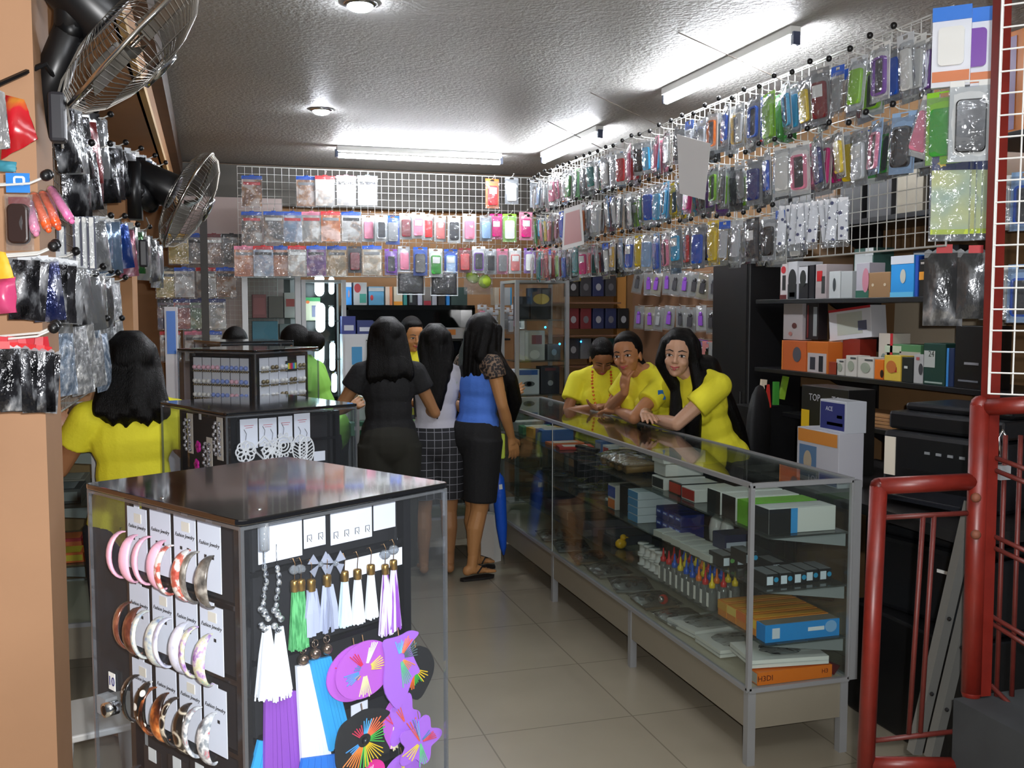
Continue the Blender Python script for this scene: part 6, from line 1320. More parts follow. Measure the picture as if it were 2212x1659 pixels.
t = thing('office_printer.001', 'second black printer standing low behind the red gate', 'printer', (2.66, 3.0, .44), NP + .2); MB().box((0, .05, .14), (.5, .42, .28)).put('printer_body', mat('black_printer_shell'), t, bevel=.02); MB().box((0, .05, .30), (.48, .36, .04)).put('scanner_lid', mat('black_printer_shell'), t, bevel=.01); MB().box((.05, -.163, .2), (.05, .004, .012)).put('white_emblem', M_WHT, t)
t = thing('black_crate', 'black crate carrying the lower printer behind the red gate', 'crate', (2.66, 3.02, 0)); MB().box((0, 0, .22), (.5, .6, .44)).put('crate_body', mat('black_vinyl'), t, bevel=.01)
t = thing('office_chair', 'black office chair behind the glass counter by the printer box', 'chair', (2.96, 4.60, 0), .8)
MB().ball((0, .18, .92), (.20, .05, .26), 14, 10).put('backrest', mat('black_mesh_fabric', '121214', .7), t, True); MB().box((0, 0, .47), (.42, .40, .07)).put('seat', mat('black_mesh_fabric'), t, bevel=.03); MB().cyl((0, 0, .08), (0, 0, .45), .03).put('gas_post', M_BLK, t)
for k in range(5): MB().cap((0, 0, .07), (.22 * math.cos(k * 1.257), .22 * math.sin(k * 1.257), .04), .02, .015).put('leg', M_BLK, t)
t = thing('marker_rack', 'black rack of red and green packs behind the girls beside the black column', 'rack', (3.02, 5.0, 0)); MB().box((0, 0, .52), (.3, .2, 1.04)).put('rack_body', mat('black_vinyl'), t)
for k, (cl, dx) in enumerate((('c03028', -.06), ('3c8c30', .02), ('d8c8b0', -.1), ('88b030', .09))): MB().box((dx * .7, -.11, 1.10 + .015 * k), (.032, .02, .13), (0, .1 * (k - 1), 0)).put('hanging_pack', mat('card_' + cl, cl, .5), t)

# ================================================================== red gate at the right, entrance block
M_RED = mat('worn_red_enamel', '701c12', .4, mottle=(22, .25)); M_REDT = mat('dull_red_bar', '5c1f18', .5, mottle=(30, .3))
GD = 2.42
def gp(x, y, d=GD): return atD(x, y, d)
t = thing('red_gate_leaf', 'low red pipe gate leaf with two thin bars beside the glass counter', 'gate', gp(1990, 1350), 0); c = t.location.copy()
A = gp(1898, 1050); A2 = gp(1868, 1690); B = gp(2105, 1040); C_ = gp(2060, 1652, GD)
MB().cap(A - c, A2 - c, .021, .021, 14).put('pipe_post', M_RED, t, True); MB().cap(A - c, B - c, .021, .021, 14).put('top_rail', M_RED, t, True)
MB().cap(gp(1880, 1650) - c, C_ - c, .018, .018, 12).put('bottom_rail', M_RED, t, True)
MB().cyl(gp(1910, 1118) - c, gp(2098, 1108) - c, .0065, n=8).put('thin_rail', M_REDT, t, True); MB().cyl(gp(1885, 1600) - c, gp(2062, 1580) - c, .0065, n=8).put('thin_rail', M_REDT, t, True)
for a, b in (((1994, 1115), (1963, 1585)), ((2018, 1113), (1988, 1582))): MB().cyl(gp(*a) - c, gp(*b) - c, .0062, n=8).put('thin_bar', M_REDT, t, True)
t = thing('red_gate_post', 'thick red upright post of the shop gate with welded thin bars', 'gate', gp(2128, 800), 0); c = t.location.copy()
MB().tube([gp(2166, -20) - c, gp(2120, 1500) - c], .021, 4).put('square_post', M_RED, t)
MB().cap(gp(2118, 875) - c, gp(2098, 1495) - c, .024, .024, 14).put('pipe_post', M_RED, t, True); MB().cap(gp(2120, 880) - c, gp(2260, 872, GD - .1) - c, .021, .021, 14).put('top_rail', M_RED, t, True)
for y0_, y1_ in ((985, 1000), (1012, 1030), (1155, 1180), (1180, 1205), (1330, 1370), (1345, 1390), (1480, 1570)): MB().cyl(gp(2140, y0_) - c, gp(2260, y1_ + 30, GD - .1) - c, .006, n=8).put('thin_bar', M_REDT, t, True)
for x_ in (2172, 2205): MB().cyl(gp(x_, 940) - c, gp(x_ - 20, 1520) - c, .006, n=8).put('thin_bar', M_REDT, t, True)
MB().tube([gp(2160, 1000) - c, gp(2158, 945) - c, gp(2166, 930) - c, gp(2174, 945) - c, gp(2174, 1010) - c], .004, 8).put('lock_shackle', M_CHR, t, True); MB().box(gp(2166, 1020) - c, (.03, .02, .035)).put('padlock', M_ALU, t)
for y_ in (1075, 1155): MB().ball(gp(2108, y_, GD - .03) - c, .012, 8, 6).put('weld', mat('rusty_weld', '6c3c28', .7), t, True)
# white wire grid tied on the post
a = gp(2145, 0, GD - .05); b = gp(2136, 850, GD - .05)
grid_panel('gate_wire_grid', 'white wire grid tied to the red gate post at the picture edge', .6, 1.25, (b.x, b.y, b.z), -PI / 2 + .75, .05, .002)
p = onX(2190, 90, 2.55); carton('boxed_product', 'orange box behind the white wire grid at the top corner', 'box', (2.75, 2.75, 2.18), (.4, .2, .35), NP, 'c87428', parts=[('r', -.2, .5, .1, .9, '8c7c9c'), ('r', .2, .4, .2, .5, 'a05c30')])
wshelf('shelf behind the white wire grid carrying the orange box', 2.18, 2.3, 3.0, 2.6)
for k in range(6): P_CASE[k % 3].at((2.72, 2.95 - .13 * (k % 3), 2.06 - .32 * (k // 3)), NP + .5, f'case pack behind the white gate grid, {("pale", "blue", "dark")[k % 3]} one in the {("upper", "lower")[k // 3]} row', 'case packs behind the gate grid', dict(backing_card='wub'[k % 3], phone_case='fbk'[k % 3], bumper_case='fbk'[k % 3]))
# grey entrance block and aluminium rails leaning behind the gate
bk_ = onZ(2060, 1508, .645)
tag(MB().box((bk_.x + .32, bk_.y - .45, .322), (.64, .9, .645)).put('entrance_block', mat('dark_grey_concrete', '303335', .7, mottle=(10, .3))), 'dark grey block carrying the gate at the lower corner', 'block').location = (0, 0, 0)
for k, (a, b) in enumerate((((2100, 1085), (1975, 1625)), ((2118, 1190), (2012, 1636)))):
    P0, P1 = atD(*a, 2.62 + .03 * k), atD(*b, 2.72 + .03 * k); cc = (P0 + P1) / 2
    t = thing('aluminium_rail', ('longer grey aluminium rail leaning behind the gate', 'shorter grey aluminium rail leaning behind the gate')[k], 'rail', cc, 0, 'aluminium rails')
    MB().tube([P0 - cc, P1 - cc], .020, 4).put('rail_profile', mat('grey_aluminium', '8c8c88', .4, .6), t)
    sc_ = MB()
    for u in (.45, .75): sc_.ball((P0 - cc).lerp(P1 - cc, u) - cf_ * .022, .006, 8, 6)
    sc_.put('screw', M_BLK, t)
# black metal arm at the pillar above the snack bag
a0_, a1_, a2_ = atD(-20, 190, 2.05), atD(97, 138, 2.2), atD(130, 185, 2.3)
tag(MB().tube([a0_, a1_, a2_], .006, 6).put('black_metal_arm', M_BLK), 'thin black metal arm reaching across the pillar above the red foil bag', 'bracket')
# ================================================================== people
def fuse(mb, voxel, smooth, name, mats, planes=()):
    """join overlapping volumes into one continuous skin; planes: (point, normal) cuts that drop the normal side"""
    me = mb.mesh('tmp', []); o = D.objects.new('tmp', me); COL.objects.link(o)
    md = o.modifiers.new('r', 'REMESH'); md.mode = 'VOXEL'; md.voxel_size = voxel; md.use_smooth_shade = True
    if smooth: s = o.modifiers.new('s', 'SMOOTH'); s.factor = .5; s.iterations = smooth
    dg = bpy.context.evaluated_depsgraph_get(); dg.update()
    r = D.meshes.new_from_object(o.evaluated_get(dg)); D.objects.remove(o); D.meshes.remove(me)
    if planes:
        bm = bmesh.new(); bm.from_mesh(r)
        for p, n in planes:
            q = bmesh.ops.bisect_plane(bm, geom=bm.verts[:] + bm.edges[:] + bm.faces[:], plane_co=p, plane_no=n, clear_outer=True)
            ed = [e for e in q['geom_cut'] if isinstance(e, bmesh.types.BMEdge)]
            if ed: bmesh.ops.holes_fill(bm, edges=ed, sides=0)
        bm.to_mesh(r); bm.free()
    r.name = name; r.materials.clear(); r.materials.append(mats)
    r.polygons.foreach_set('use_smooth', [True] * len(r.polygons)); return r
M_HAIR = patterned('black_hair', [(.35, '050404'), (.6, '0a0807'), (.8, '120e0c')], 60, rough=.45, spec=.16, stretch=(6, 6, .4), bump=.5)
M_YEL = mat('yellow_cotton', 'f2e834', .8, bump=(90, .15)); M_BLKC = mat('black_cotton', '141416', .85, bump=(60, .2)); M_LIP = mat('lip_red', 'b4444c', .4)
M_EYE = mat('eye_white', 'e4e0dc', .25); M_IRIS = mat('dark_iris', '1c120e', .15); M_BROW = mat('brow_hair', '1a1210', .8)
def skin(c): return mat('skin_' + c, c, .5, spec=.35, mottle=(14, .06))
class Person:
    def __init__(s, name, label, base, face, S=1.0, lean=0.0, twist=0.0, skin_='c08a62', voxel=.0055):
        s.t = thing(name, label, 'person', (base[0], base[1], 0), face); s.S = S; s.M = s.t.matrix_basis.copy(); s.Mi = s.M.inverted()
        s.lean = lean; s.twist = twist; s.sk = skin(skin_); s.body = MB(); s.vx = voxel; s.J = {}
        q = Matrix.Rotation(-lean, 3, 'X')     # forward is +y
        tw = Matrix.Rotation(twist, 3, 'Z'); hip = Vector((0, 0, .82))
        s.up = lambda v: (hip + tw @ q @ (Vector(v) - hip)) * S   # upper body
        s.lo = lambda v: Vector(v) * S
        s.rot = tw @ q
    def W(s, p): return s.Mi @ Vector(p)
    def torso(s, mb, g=0.0, bust=True, hips=True):
        S = s.S; u = s.up; r3 = s.rot
        if hips: mb.ball(s.lo((0, -.01, .84)), tuple((a + g) * S for a in (.155, .115, .13)), 16, 10)
        mb.ball(u((0, .0, .90)), tuple((a + g) * S for a in (.140, .10, .12)), 16, 10, r3)
        mb.ball(u((0, .0, 1.02)), tuple((a + g) * S for a in (.118, .088, .14)), 16, 10, r3)
        mb.ball(u((0, -.005, 1.16)), tuple((a + g) * S for a in (.135, .092, .15)), 16, 10, r3)
        mb.cap(u((-.125, -.01, 1.248)), u((.125, -.01, 1.248)), (.046 + g) * S)
        for k in (-1, 1): mb.cap(u((k * .02, -.018, 1.312)), u((k * .12, -.012, 1.262)), (.036 + g * .7) * S, (.036 + g * .8) * S)
        mb.ball(u((0, -.012, 1.25)), tuple((a + g) * S for a in (.12, .06, .075)), 14, 8, r3)
        if bust:
            for k in (-1, 1): mb.ball(u((k * .062, .072, 1.135)), tuple((a + g) * S for a in (.058, .05, .058)), 12, 8, r3)
    def neckhead(s, yaw=0.0, pitch=0.0, roll=0.0, off=(0, 0, 0)):
        S = s.S; b = s.body; n0 = s.up((0, -.012, 1.27)); hc = s.up(Vector((0, .018, 1.435)) + Vector(off)); s.hc = hc
        s.HR = Matrix.Rotation(yaw, 3, 'Z') @ Matrix.Rotation(-pitch, 3, 'X') @ Matrix.Rotation(roll, 3, 'Y')
        h = lambda v: hc + s.HR @ (Vector(v) * S); s.h = h; sc = lambda *a: tuple(x * S for x in a); H = s.HR
        b.cap(n0, h((0, -.025, -.06)), .050 * S, .044 * S)
        b.ball(h((0, -.008, .022)), sc(.072, .090, .090), 18, 12, H)       # skull
        b.ball(h((0, .018, -.030)), sc(.058, .066, .075), 16, 12, H)       # face
        b.ball(h((0, .042, -.078)), sc(.034, .036, .030), 14, 10, H)       # jaw
        b.ball(h((0, .066, -.092)), sc(.016, .014, .013), 10, 8, H)        # chin
        for k in (-1, 1):
            b.ball(h((k * .034, .056, -.034)), sc(.022, .022, .022), 10, 8, H)   # cheek
            b.ball(h((k * .072, -.006, -.018)), sc(.008, .016, .028), 10, 8, H)  # ear
        b.cap(h((0, .082, .004)), h((0, .098, -.030)), .0075 * S, .0105 * S)     # nose
        for k in (-1, 1): b.ball(h((k * .010, .090, -.034)), sc(.008, .008, .007), 8, 6, H)
        b.ball(h((0, .080, -.062)), sc(.022, .012, .012), 10, 8, H)
    def faceparts(s, smile=0.3, closed=False, open_=0.0):
        S = s.S; h = s.h; H = s.HR; t = s.t
        for k in (-1, 1):
            if not closed: e = MB().ball(h((k * .030, .0775, -.003)), tuple(x * S for x in (.0155, .008, .0055 if not closed else .002)), 12, 8, H).put('eye', M_EYE, t, True)
            if not closed: MB().ball(h((k * .030, .0845, -.003)), tuple(x * S for x in (.0062, .003, .0058)), 10, 8, H).put('iris', M_IRIS, e, True)
            MB().tube([h((k * .013, .084, -.002)), h((k * .028, .0885, .0045)), h((k * .047, .077, .000))], [.0014 * S, .0024 * S, .0014 * S], 6).put('eyelash', M_BROW, t, True)
            MB().tube([h((k * .012, .089, .018)), h((k * .030, .088, .0245)), h((k * .052, .073, .018))], [.0024 * S, .0030 * S, .0012 * S], 6).put('eyebrow', M_BROW, t, True)
        up = .006 * smile
        MB().tube([h((-.024, .079, -.060 + up)), h((-.010, .0905, -.0585)), h((0, .092, -.0600)), h((.010, .0905, -.0585)), h((.024, .079, -.060 + up))], [.001 * S, .0036 * S, .003 * S, .0036 * S, .001 * S], 8).tube([h((-.022, .080, -.0615 + up)), h((0, .0905, -.0685 - open_)), h((.022, .080, -.0615 + up))], [.001 * S, .0046 * S, .001 * S], 8).put('lips', M_LIP, t, True)
    def arm(s, side, elbow, wrist, hand_dir=None, palm=None, curl=.5, sh=None, spread=1.0):
        """elbow and wrist in own unscaled coordinates, or already local Vectors"""
        S = s.S; b = s.body; A = s.up((side * .155, -.012, 1.238)) if sh is None else sh
        E = elbow if isinstance(elbow, Vector) else s.lo(elbow); Wr = wrist if isinstance(wrist, Vector) else s.lo(wrist)
        s.J['sh%d' % side] = A; s.J['el%d' % side] = E; s.J['wr%d' % side] = Wr
        b.cap(A, A.lerp(E, .5), .046 * S, .040 * S).cap(A.lerp(E, .5), E, .040 * S, .034 * S)
        b.cap(E, E.lerp(Wr, .35), .034 * S, .036 * S).cap(E.lerp(Wr, .35), Wr, .036 * S, .023 * S)
        d = (Wr - E).normalized() if hand_dir is None else Vector(hand_dir).normalized()
        pn = Vector(palm) if palm is not None else d.orthogonal()
        pn = (pn - d * pn.dot(d)).normalized(); sd = d.cross(pn) * side
        # palm
        k_ = [Wr + d * .074 * S + sd * x * S * spread + pn * .002 for x in (.027, .0095, -.0085, -.026)]
        b.cap(Wr, Wr + d * .03 * S, .021 * S, .022 * S)
        for x in k_: b.cap(Wr + d * .014 * S + (x - Wr - d * .074 * S) * .5, x, .0145 * S, .0115 * S, 8)
        for x, L, fan_ in zip(k_, (.068, .078, .072, .056), (.10, .03, -.04, -.12)):
            dd = (d + sd * fan_ * spread).normalized(); p = x; r = .0092
            for j, f in enumerate((.44, .32, .26)):
                a = curl * (.55 + .45 * j); dj = (dd * math.cos(a) + pn * math.sin(a)).normalized(); nx_ = p + dj * L * f * S
                b.cap(p, nx_, r * S, r * .9 * S, 8); p = nx_; r *= .92
        th = Wr + d * .022 * S + sd * .020 * S; t1 = th + (d * .55 + sd * .75 + pn * .35).normalized() * .036 * S; t2 = t1 + (d * .9 + sd * .2 + pn * .35).normalized() * .028 * S
        b.cap(th, t1, .0125 * S, .0105 * S, 8).cap(t1, t2, .010 * S, .0085 * S, 8)
        return E, Wr
    def legs(s, feet=((-.08, 0, 0), (.08, 0, 0)), toe=((0, 1), (0, 1)), knee_fwd=.015):
        b = s.body; S = s.S
        for k, (f, td) in enumerate(zip(feet, toe)):
            sd = (-1, 1)[k]; hp = s.lo((sd * .078, -.01, .80)); an = s.lo((f[0], f[1], .065 + f[2])); kn = (hp + an) * .5 + Vector((0, knee_fwd, -.02)) * S; s.J['kn%d' % sd] = kn; s.J['hp%d' % sd] = hp; s.J['an%d' % sd] = an
            b.cap(hp, kn, .084 * S, .054 * S, 14)
            mid = kn.lerp(an, .32) + Vector((0, -.014, 0)) * S
            b.cap(kn, mid, .050 * S, .052 * S, 12).cap(mid, kn.lerp(an, .75) + Vector((0, -.004, 0)), .052 * S, .034 * S, 12).cap(kn.lerp(an, .75), an, .034 * S, .031 * S, 12)
            tv = Vector((td[0], td[1], 0)).normalized() * S; g = Vector((an.x, an.y, (.012 + f[2]) * S + .012)); sdv = Vector((tv.y, -tv.x, 0))
            b.ball(g - tv * .028 + Vector((0, 0, .022 * S)), (.030 * S, .030 * S, .030 * S), 10, 8).cap(g + Vector((0, 0, .030 * S)), g + tv * .085 + Vector((0, 0, .014 * S)), .032 * S, .020 * S)
            for j in range(5):
                w0 = (j - 2) * .0145 * (-sd); L = (.052, .050, .046, .040, .032)[j] if True else 0
                b.cap(g + tv * .085 + sdv * w0 * .9 + Vector((0, 0, .012 * S)), g + tv * (.085 + L) + sdv * w0 * 1.15 + Vector((0, 0, .008 * S)), .012 * S, (.0105 if j == 0 else .0080) * S, 8)
            s.J['ft%d' % sd] = (g, tv)
    def finish_body(s, smooth=4):
        ob('body', fuse(s.body, s.vx, smooth, 'body', s.sk), s.t)
    def shirt(s, name, m, hem, sleeve=.5, g=.014, cut=None, prims=None, hem_tilt=(0, 0), flare=0, smooth=6):
        mb = MB(); s.torso(mb, g)
        for sd in (-1, 1):
            if 'sh%d' % sd in s.J and sleeve > 0:
                A, E = s.J['sh%d' % sd], s.J['el%d' % sd]; B = A.lerp(E, sleeve)
                mb.ball(A, (.049 + g) * s.S, 12, 8); mb.cyl(A, B, (.048 + g) * s.S, (.043 + g + .006) * s.S, 16)
        if prims: prims(mb)
        pl = [(Vector((0, 0, hem * s.S)), Vector((hem_tilt[0], hem_tilt[1], -1)).normalized())] if hem else []
        nk = s.up((0, 0, 1.325)); pl.append((nk, s.rot @ Vector((0, .25, 1)).normalized()))
        return ob(name, fuse(mb, .007, smooth, name, m, pl), s.t)
    def shorts(s, name, m, to, g=.016, frac=1.0, top=.93, skirt=False):
        mb = MB(); S = s.S
        mb.ball(s.lo((0, -.01, .84)), tuple((a + g) * S for a in (.155, .117, .13)), 16, 10)
        for sd in (-1, 1):
            hp, kn, an = s.J['hp%d' % sd], s.J['kn%d' % sd], s.J['an%d' % sd]
            if to >= .43: B = hp.lerp(kn, (.80 - to) / .37); mb.cyl(hp + Vector((0, 0, .03)), B, (.094 + g) * S, (.060 + .034 * (to - .43) / .37 + g + .010) * S, 18)
            else: mb.cyl(hp + Vector((0, 0, .03)), kn, (.094 + g) * S, (.066 + g) * S, 18); mb.cyl(kn + Vector((0, 0, .02)), kn.lerp(an, (.43 - to) / .37), (.066 + g) * S, (.056 + g) * S, 18)
        if skirt: mb.cyl(s.lo((0, -.01, .84)), s.lo((0, 0, to)), .16 * S, .19 * S, 20)
        return ob(name, fuse(mb, .008, 6, name, m, [(Vector((0, 0, top * S)), Vector((0, 0, 1)))]), s.t)
    def hair(s, chains, cap=(.083, .098, .100), capc=(0, -.022, .026), voxel=.006, bun=None, strands=(), smooth=5, name='hair'):
        """chains: lists of (point, radius) in head coordinates joined as tapering locks"""
        S = s.S; mb = MB(); h = s.h
        mb.ball(h(capc), tuple(x * S for x in cap), 18, 12, s.HR)
        mb.ball(h((0, .014, .078)), tuple(x * S for x in (.060, .052, .034)), 14, 8, s.HR)
        if bun: mb.ball(h(bun[0]), bun[1] * S, 12, 8)
        P = lambda v: v if isinstance(v, Vector) else h(v)
        for ch in chains:
            for (a, ra), (b_, rb) in zip(ch[:-1], ch[1:]): mb.cap(P(a), P(b_), ra * S, rb * S, 10)
        for st in strands:
            pts = [P(a) for a, r in st]; mb.tube(pts, [r * S for a, r in st], 6)
        return ob(name, fuse(mb, voxel, smooth, name, M_HAIR), s.t)
def backhair(P, w0, w1, z0, z1, y0, y1, n=7, r=.026, jag=.03, point=False, rows=2):
    """locks that start on the crown, follow the head and hang down behind; returns chains"""
    ch = []
    for row in range(rows):
        for i in range(n):
            u = (i - (n - 1) / 2) / ((n - 1) / 2); u_ = u + R.uniform(-.05, .05); au = abs(u)
            L = z1 + (au ** 1.3 * (z0 - z1) * .55 if point else 0) + R.uniform(-jag, jag)
            pts = [((u_ * .030, -.035, .108), r * .75), ((u_ * .074, -.085 + .050 * au + .010 * row, .055), r * .9), ((u_ * .088, -.095 + .060 * au + .012 * row, -.03), r)]
            zs = 1.33
            for k in range(5):
                t_ = k / 4; z = zs + (L - zs) * t_
                pts.append((P.up((u_ * (w0 + (w1 - w0) * (.35 + .65 * t_)), y0 - .02 + (y1 - y0) * t_ + row * .02 + .03 * au, z)), r * (1.1 if t_ < .7 else 1.1 - .85 * (t_ - .7) / .3)))
            ch.append(pts)
    return ch

# ---- woman in yellow at the left counter, seen from behind
p_ = atD(290, 800, 4.35); P = Person('person', 'person in a yellow top seen from behind at the left counter', (-.275, 3.86), .12, .962, .03, skin_='b07a54')
P.torso(P.body); P.neckhead(.15, .15)
P.arm(-1, P.W((-.53, 3.93, 1.0)), P.W((-.55, 4.15, 1.10)), curl=.6); P.arm(1, (.27, .06, 1.02), (.20, .26, 1.06), curl=.5)
P.legs(); P.finish_body()
P.shirt('yellow_top', M_YEL, .72, .48, .018); P.shorts('dark_trousers', mat('dark_denim', '23262e', .8), .10)
P.hair(backhair(P, .085, .118, 1.46, 1.235, -.075, -.115, 11, .028, .035), cap=(.088, .102, .104))
# ---- woman in black
P = Person('person.001', 'person in a black short sleeved top and dark skirt at the back counter', (.975, 5.62), -.05, .985, .06, skin_='a87850')
P.torso(P.body); P.neckhead(-.1, .25)
P.arm(-1, (-.285, .05, 1.03), (-.19, .27, 1.03), curl=.5); P.arm(1, (.275, .03, 1.00), (.20, .25, 1.03), curl=.5); P.legs(); P.finish_body()
P.shirt('black_top', M_BLKC, .80, .42, .022); P.shorts('dark_skirt', mat('dark_olive_cloth', '26251e', .9), .10, .022, skirt=False, top=.96)
P.hair(backhair(P, .08, .115, 1.47, 1.20, -.06, -.10, 9, .032, .02), cap=(.092, .104, .104))
# ---- woman in white
P = Person('person.002', 'person in a white top and plaid shorts with long straight black hair', (1.275, 5.74), -.15, .96, .04, skin_='a87850')
P.torso(P.body); P.neckhead(0, .12); P.arm(-1, (-.215, .08, 1.02), (-.13, .27, 1.06)); P.arm(1, (.20, .06, 1.02), (.12, .26, 1.06)); P.legs(); P.finish_body()
P.shirt('white_top', mat('grey_white_cotton', 'c4c2cc', .8, bump=(40, .25)), .745, .30, .014); P.shorts('plaid_shorts', patterned('plaid_cloth', [(0, '8c8c94'), (.5, '17171a'), (.9, '101012'), (1, '26262a')], 1, 'brick', rough=.85), .50, .02)
P.hair(backhair(P, .070, .075, 1.47, 1.00, -.065, -.105, 9, .030, .015, True), cap=(.084, .100, .102))
MB().tube([P.up((-.12, -.05, 1.30)), P.up((-.14, -.115, 1.15)), P.up((-.13, -.12, 1.0))], .006, 6).put('bag_strap', M_BLKC, P.t)
# ---- woman in blue
face = math.atan2(-.95, .36)
P = Person('person.003', 'person in a blue top with black lace shoulders, holding a blue umbrella', (1.505, 5.66), face, 1.0, .05, skin_='c08a58')
P.torso(P.body); P.neckhead(-.1, .40)
P.arm(1, P.W((1.615, 5.50, 1.03)), P.W((1.70, 5.60, .83)), (0.03, .25, -1), (-1, .2, 0), .55); P.arm(-1, (-.20, .10, 1.02), (-.12, .28, 1.06))
P.legs(((-.085, .05, .012), (.07, -.09, .012)), ((-.05, 1), (.15, 1))); P.finish_body()
P.shirt('blue_top', mat('blue_cotton', '4f7fe0', .8, bump=(50, .2)), .835, 0, .016, hem_tilt=(0, .18)); P.shorts('black_shorts', M_BLKC, .47, .024, top=.93)
mb = MB(); S_ = P.S; mb.cap(P.up((-.135, -.012, 1.262)), P.up((.135, -.012, 1.262)), .070); mb.ball(P.up((0, -.012, 1.235)), (.15, .092, .085), 16, 10, P.rot)
for sd in (-1, 1): mb.ball(P.J['sh%d' % sd], .066, 12, 8); mb.cyl(P.J['sh%d' % sd], P.J['sh%d' % sd].lerp(P.J['el%d' % sd], .22), .064, .066, 16)
ob('lace_yoke', fuse(mb, .007, 5, 'lace_yoke', patterned('black_lace', [(.3, '141012'), (.5, '2a2220'), (.62, '7c6450')], 60, 'voronoi', rough=.7), [(P.up((0, 0, 1.19)), Vector((0, .1, -1)).normalized()), (P.up((0, 0, 1.325)), Vector((0, .2, 1)).normalized())]), P.t)
P.hair(backhair(P, .08, .09, 1.47, 1.14, -.065, -.07, 7, .030, .02) + [[((.07, .0, .05), .03), ((.09, .03, -.10), .042), (P.up((.15, .11, 1.18)), .050), (P.up((.13, .17, 1.05)), .046), (P.up((.11, .18, .94)), .018)], [((.05, .05, .06), .03), ((.075, .075, -.08), .034), (P.up((.13, .14, 1.16)), .038), (P.up((.12, .16, 1.04)), .030), (P.up((.10, .15, .97)), .012)], [((.08, -.04, .02), .034), ((.10, -.02, -.14), .040), (P.up((.17, .04, 1.12)), .036), (P.up((.16, .07, .98)), .016)]], cap=(.090, .102, .104))
for sd in (-1, 1):
    g, tv = P.J['ft%d' % sd]; sv = Vector((tv.y, -tv.x, 0)); z0 = -.000
    o_ = [g + tv * a + sv * b for a, b in ((-.065, -.022), (-.075, 0), (-.065, .022), (.0, .03), (.07, .040), (.125, .036), (.150, .0), (.125, -.036), (.07, -.040), (0, -.03))]
    fl_ = MB().prism([(v.x, v.y) for v in o_][::1], .013, Matrix.Translation((0, 0, .002))).put('flip_flop', mat('black_rubber', '1a1614', .7), P.t)
    MB().tube([g + tv * .02 + sv * .036 + Vector((0, 0, .010)), g + tv * .06 + sv * .02 + Vector((0, 0, .042)), g + tv * .10 + Vector((0, 0, .024)), g + tv * .06 - sv * .02 + Vector((0, 0, .042)), g + tv * .02 - sv * .036 + Vector((0, 0, .010))], .005, 6).put('strap', mat('black_rubber'), fl_, True)
MB().tube([P.up((-.03, -.06, 1.31)), P.up((-.06, -.115, 1.18)), P.up((-.09, -.12, 1.02)), P.up((-.12, -.10, .9))], .006, 6).put('green_strap', mat('pale_green_strap', '9ab88c', .6), P.t)
# umbrella and green pouch held by her
hw = P.M @ P.J['wr1']
t = thing('folded_umbrella', 'folded bright blue umbrella hanging from the hand of the woman in blue', 'umbrella', (1.625, 5.63, .62), (.10, -.10, 0))
MB().lathe([(.010, .0), (.036, -.04), (.040, -.16), (.034, -.34), (.020, -.47), (.006, -.52)], n=10).put('canopy', mat('blue_nylon', '1658d0', .5, bump=(30, .4)), t, True)
MB().cyl((0, 0, -.50), (0, 0, -.58), .004).put('tip', M_CHR, t); MB().tube([(0, 0, 0), (0, 0, .10), (.0, .0, .16)], .006, 8).put('shaft', M_CHR, t); MB().box((.0, -.040, -.08), (.02, .003, .03)).put('white_emblem', M_WHT, t)
t = thing('green_pouch', 'lime green patterned pouch held above the blue umbrella', 'pouch', (1.635, 5.60, .80), -.3); MB().prism(rrect(.05, .15, .012), .02, U(0, .01, -.02)).put('pouch_body', patterned('lime_print', [(.3, '4c8c20'), (.5, '90d020'), (.7, 'c8e050')], 18, rough=.4), t, bevel=.004); MB().box((0, 0, .062), (.052, .022, .012)).put('dark_flap', M_BLK, t)
t = thing('white_box', 'white box standing on the floor by the counter beyond the blue umbrella', 'box', (1.68, 5.98, 0), .5); MB().box((0, 0, .15), (.06, .12, .30)).put('carton', M_WHT, t)
# ---- sales girl behind the back counter
p_ = onY(884, 735, 6.80)
P = Person('person.004', 'person in a yellow shirt looking down behind the back counter', (p_.x + .03, 6.82), PI - .25, .985, .06, skin_='c48a5c', voxel=.0045)
P.torso(P.body); P.neckhead(.45, .25); P.arm(-1, (-.20, .05, 1.03), (-.10, .22, 1.03), curl=.6); P.arm(1, (.21, .06, 1.03), (.10, .24, 1.03), curl=.6); P.legs(); P.finish_body(3); P.faceparts(.0)
P.shirt('yellow_shirt', M_YEL, .75, .5, .016); P.shorts('dark_trousers', mat('dark_denim'), .10)
P.hair([[((-.05, -.06, 0), .04), ((-.045, -.08, -.10), .035), (P.up((-.04, -.10, 1.2)), .02)], [((.05, -.06, 0), .04), ((.045, -.08, -.10), .035), (P.up((.04, -.10, 1.2)), .02)]], cap=(.082, .098, .098), capc=(0, -.026, .030))
# ---- three girls in yellow behind the long counter
# A: head bowed, lanyard
P = Person('person.005', 'person in a yellow shirt with orange lanyard, looking down at her hands', (2.30, 5.68), PI - .35, .93, .12, skin_='a06c4a', voxel=.0045)
P.torso(P.body); P.neckhead(.15, .62, off=(0, .02, -.035)); P.arm(-1, (-.225, .12, 1.04), (-.02, .27, 1.075), (.9, .3, .1), (0, .3, 1), .7); P.arm(1, (.225, .12, 1.03), (.04, .27, 1.085), (-.9, .3, .1), (0, .3, 1), .7); P.legs(); P.finish_body(3); P.faceparts(.0, closed=True)
P.shirt('yellow_shirt', M_YEL, .72, .60, .020); P.shorts('dark_trousers', mat('dark_denim'), .10)
P.hair([[((.03, -.07, .0), .045), ((.0, -.095, -.05), .035)]], cap=(.080, .098, .098), capc=(0, -.024, .030), bun=((0, -.11, -.02), .036))
lan = MB()
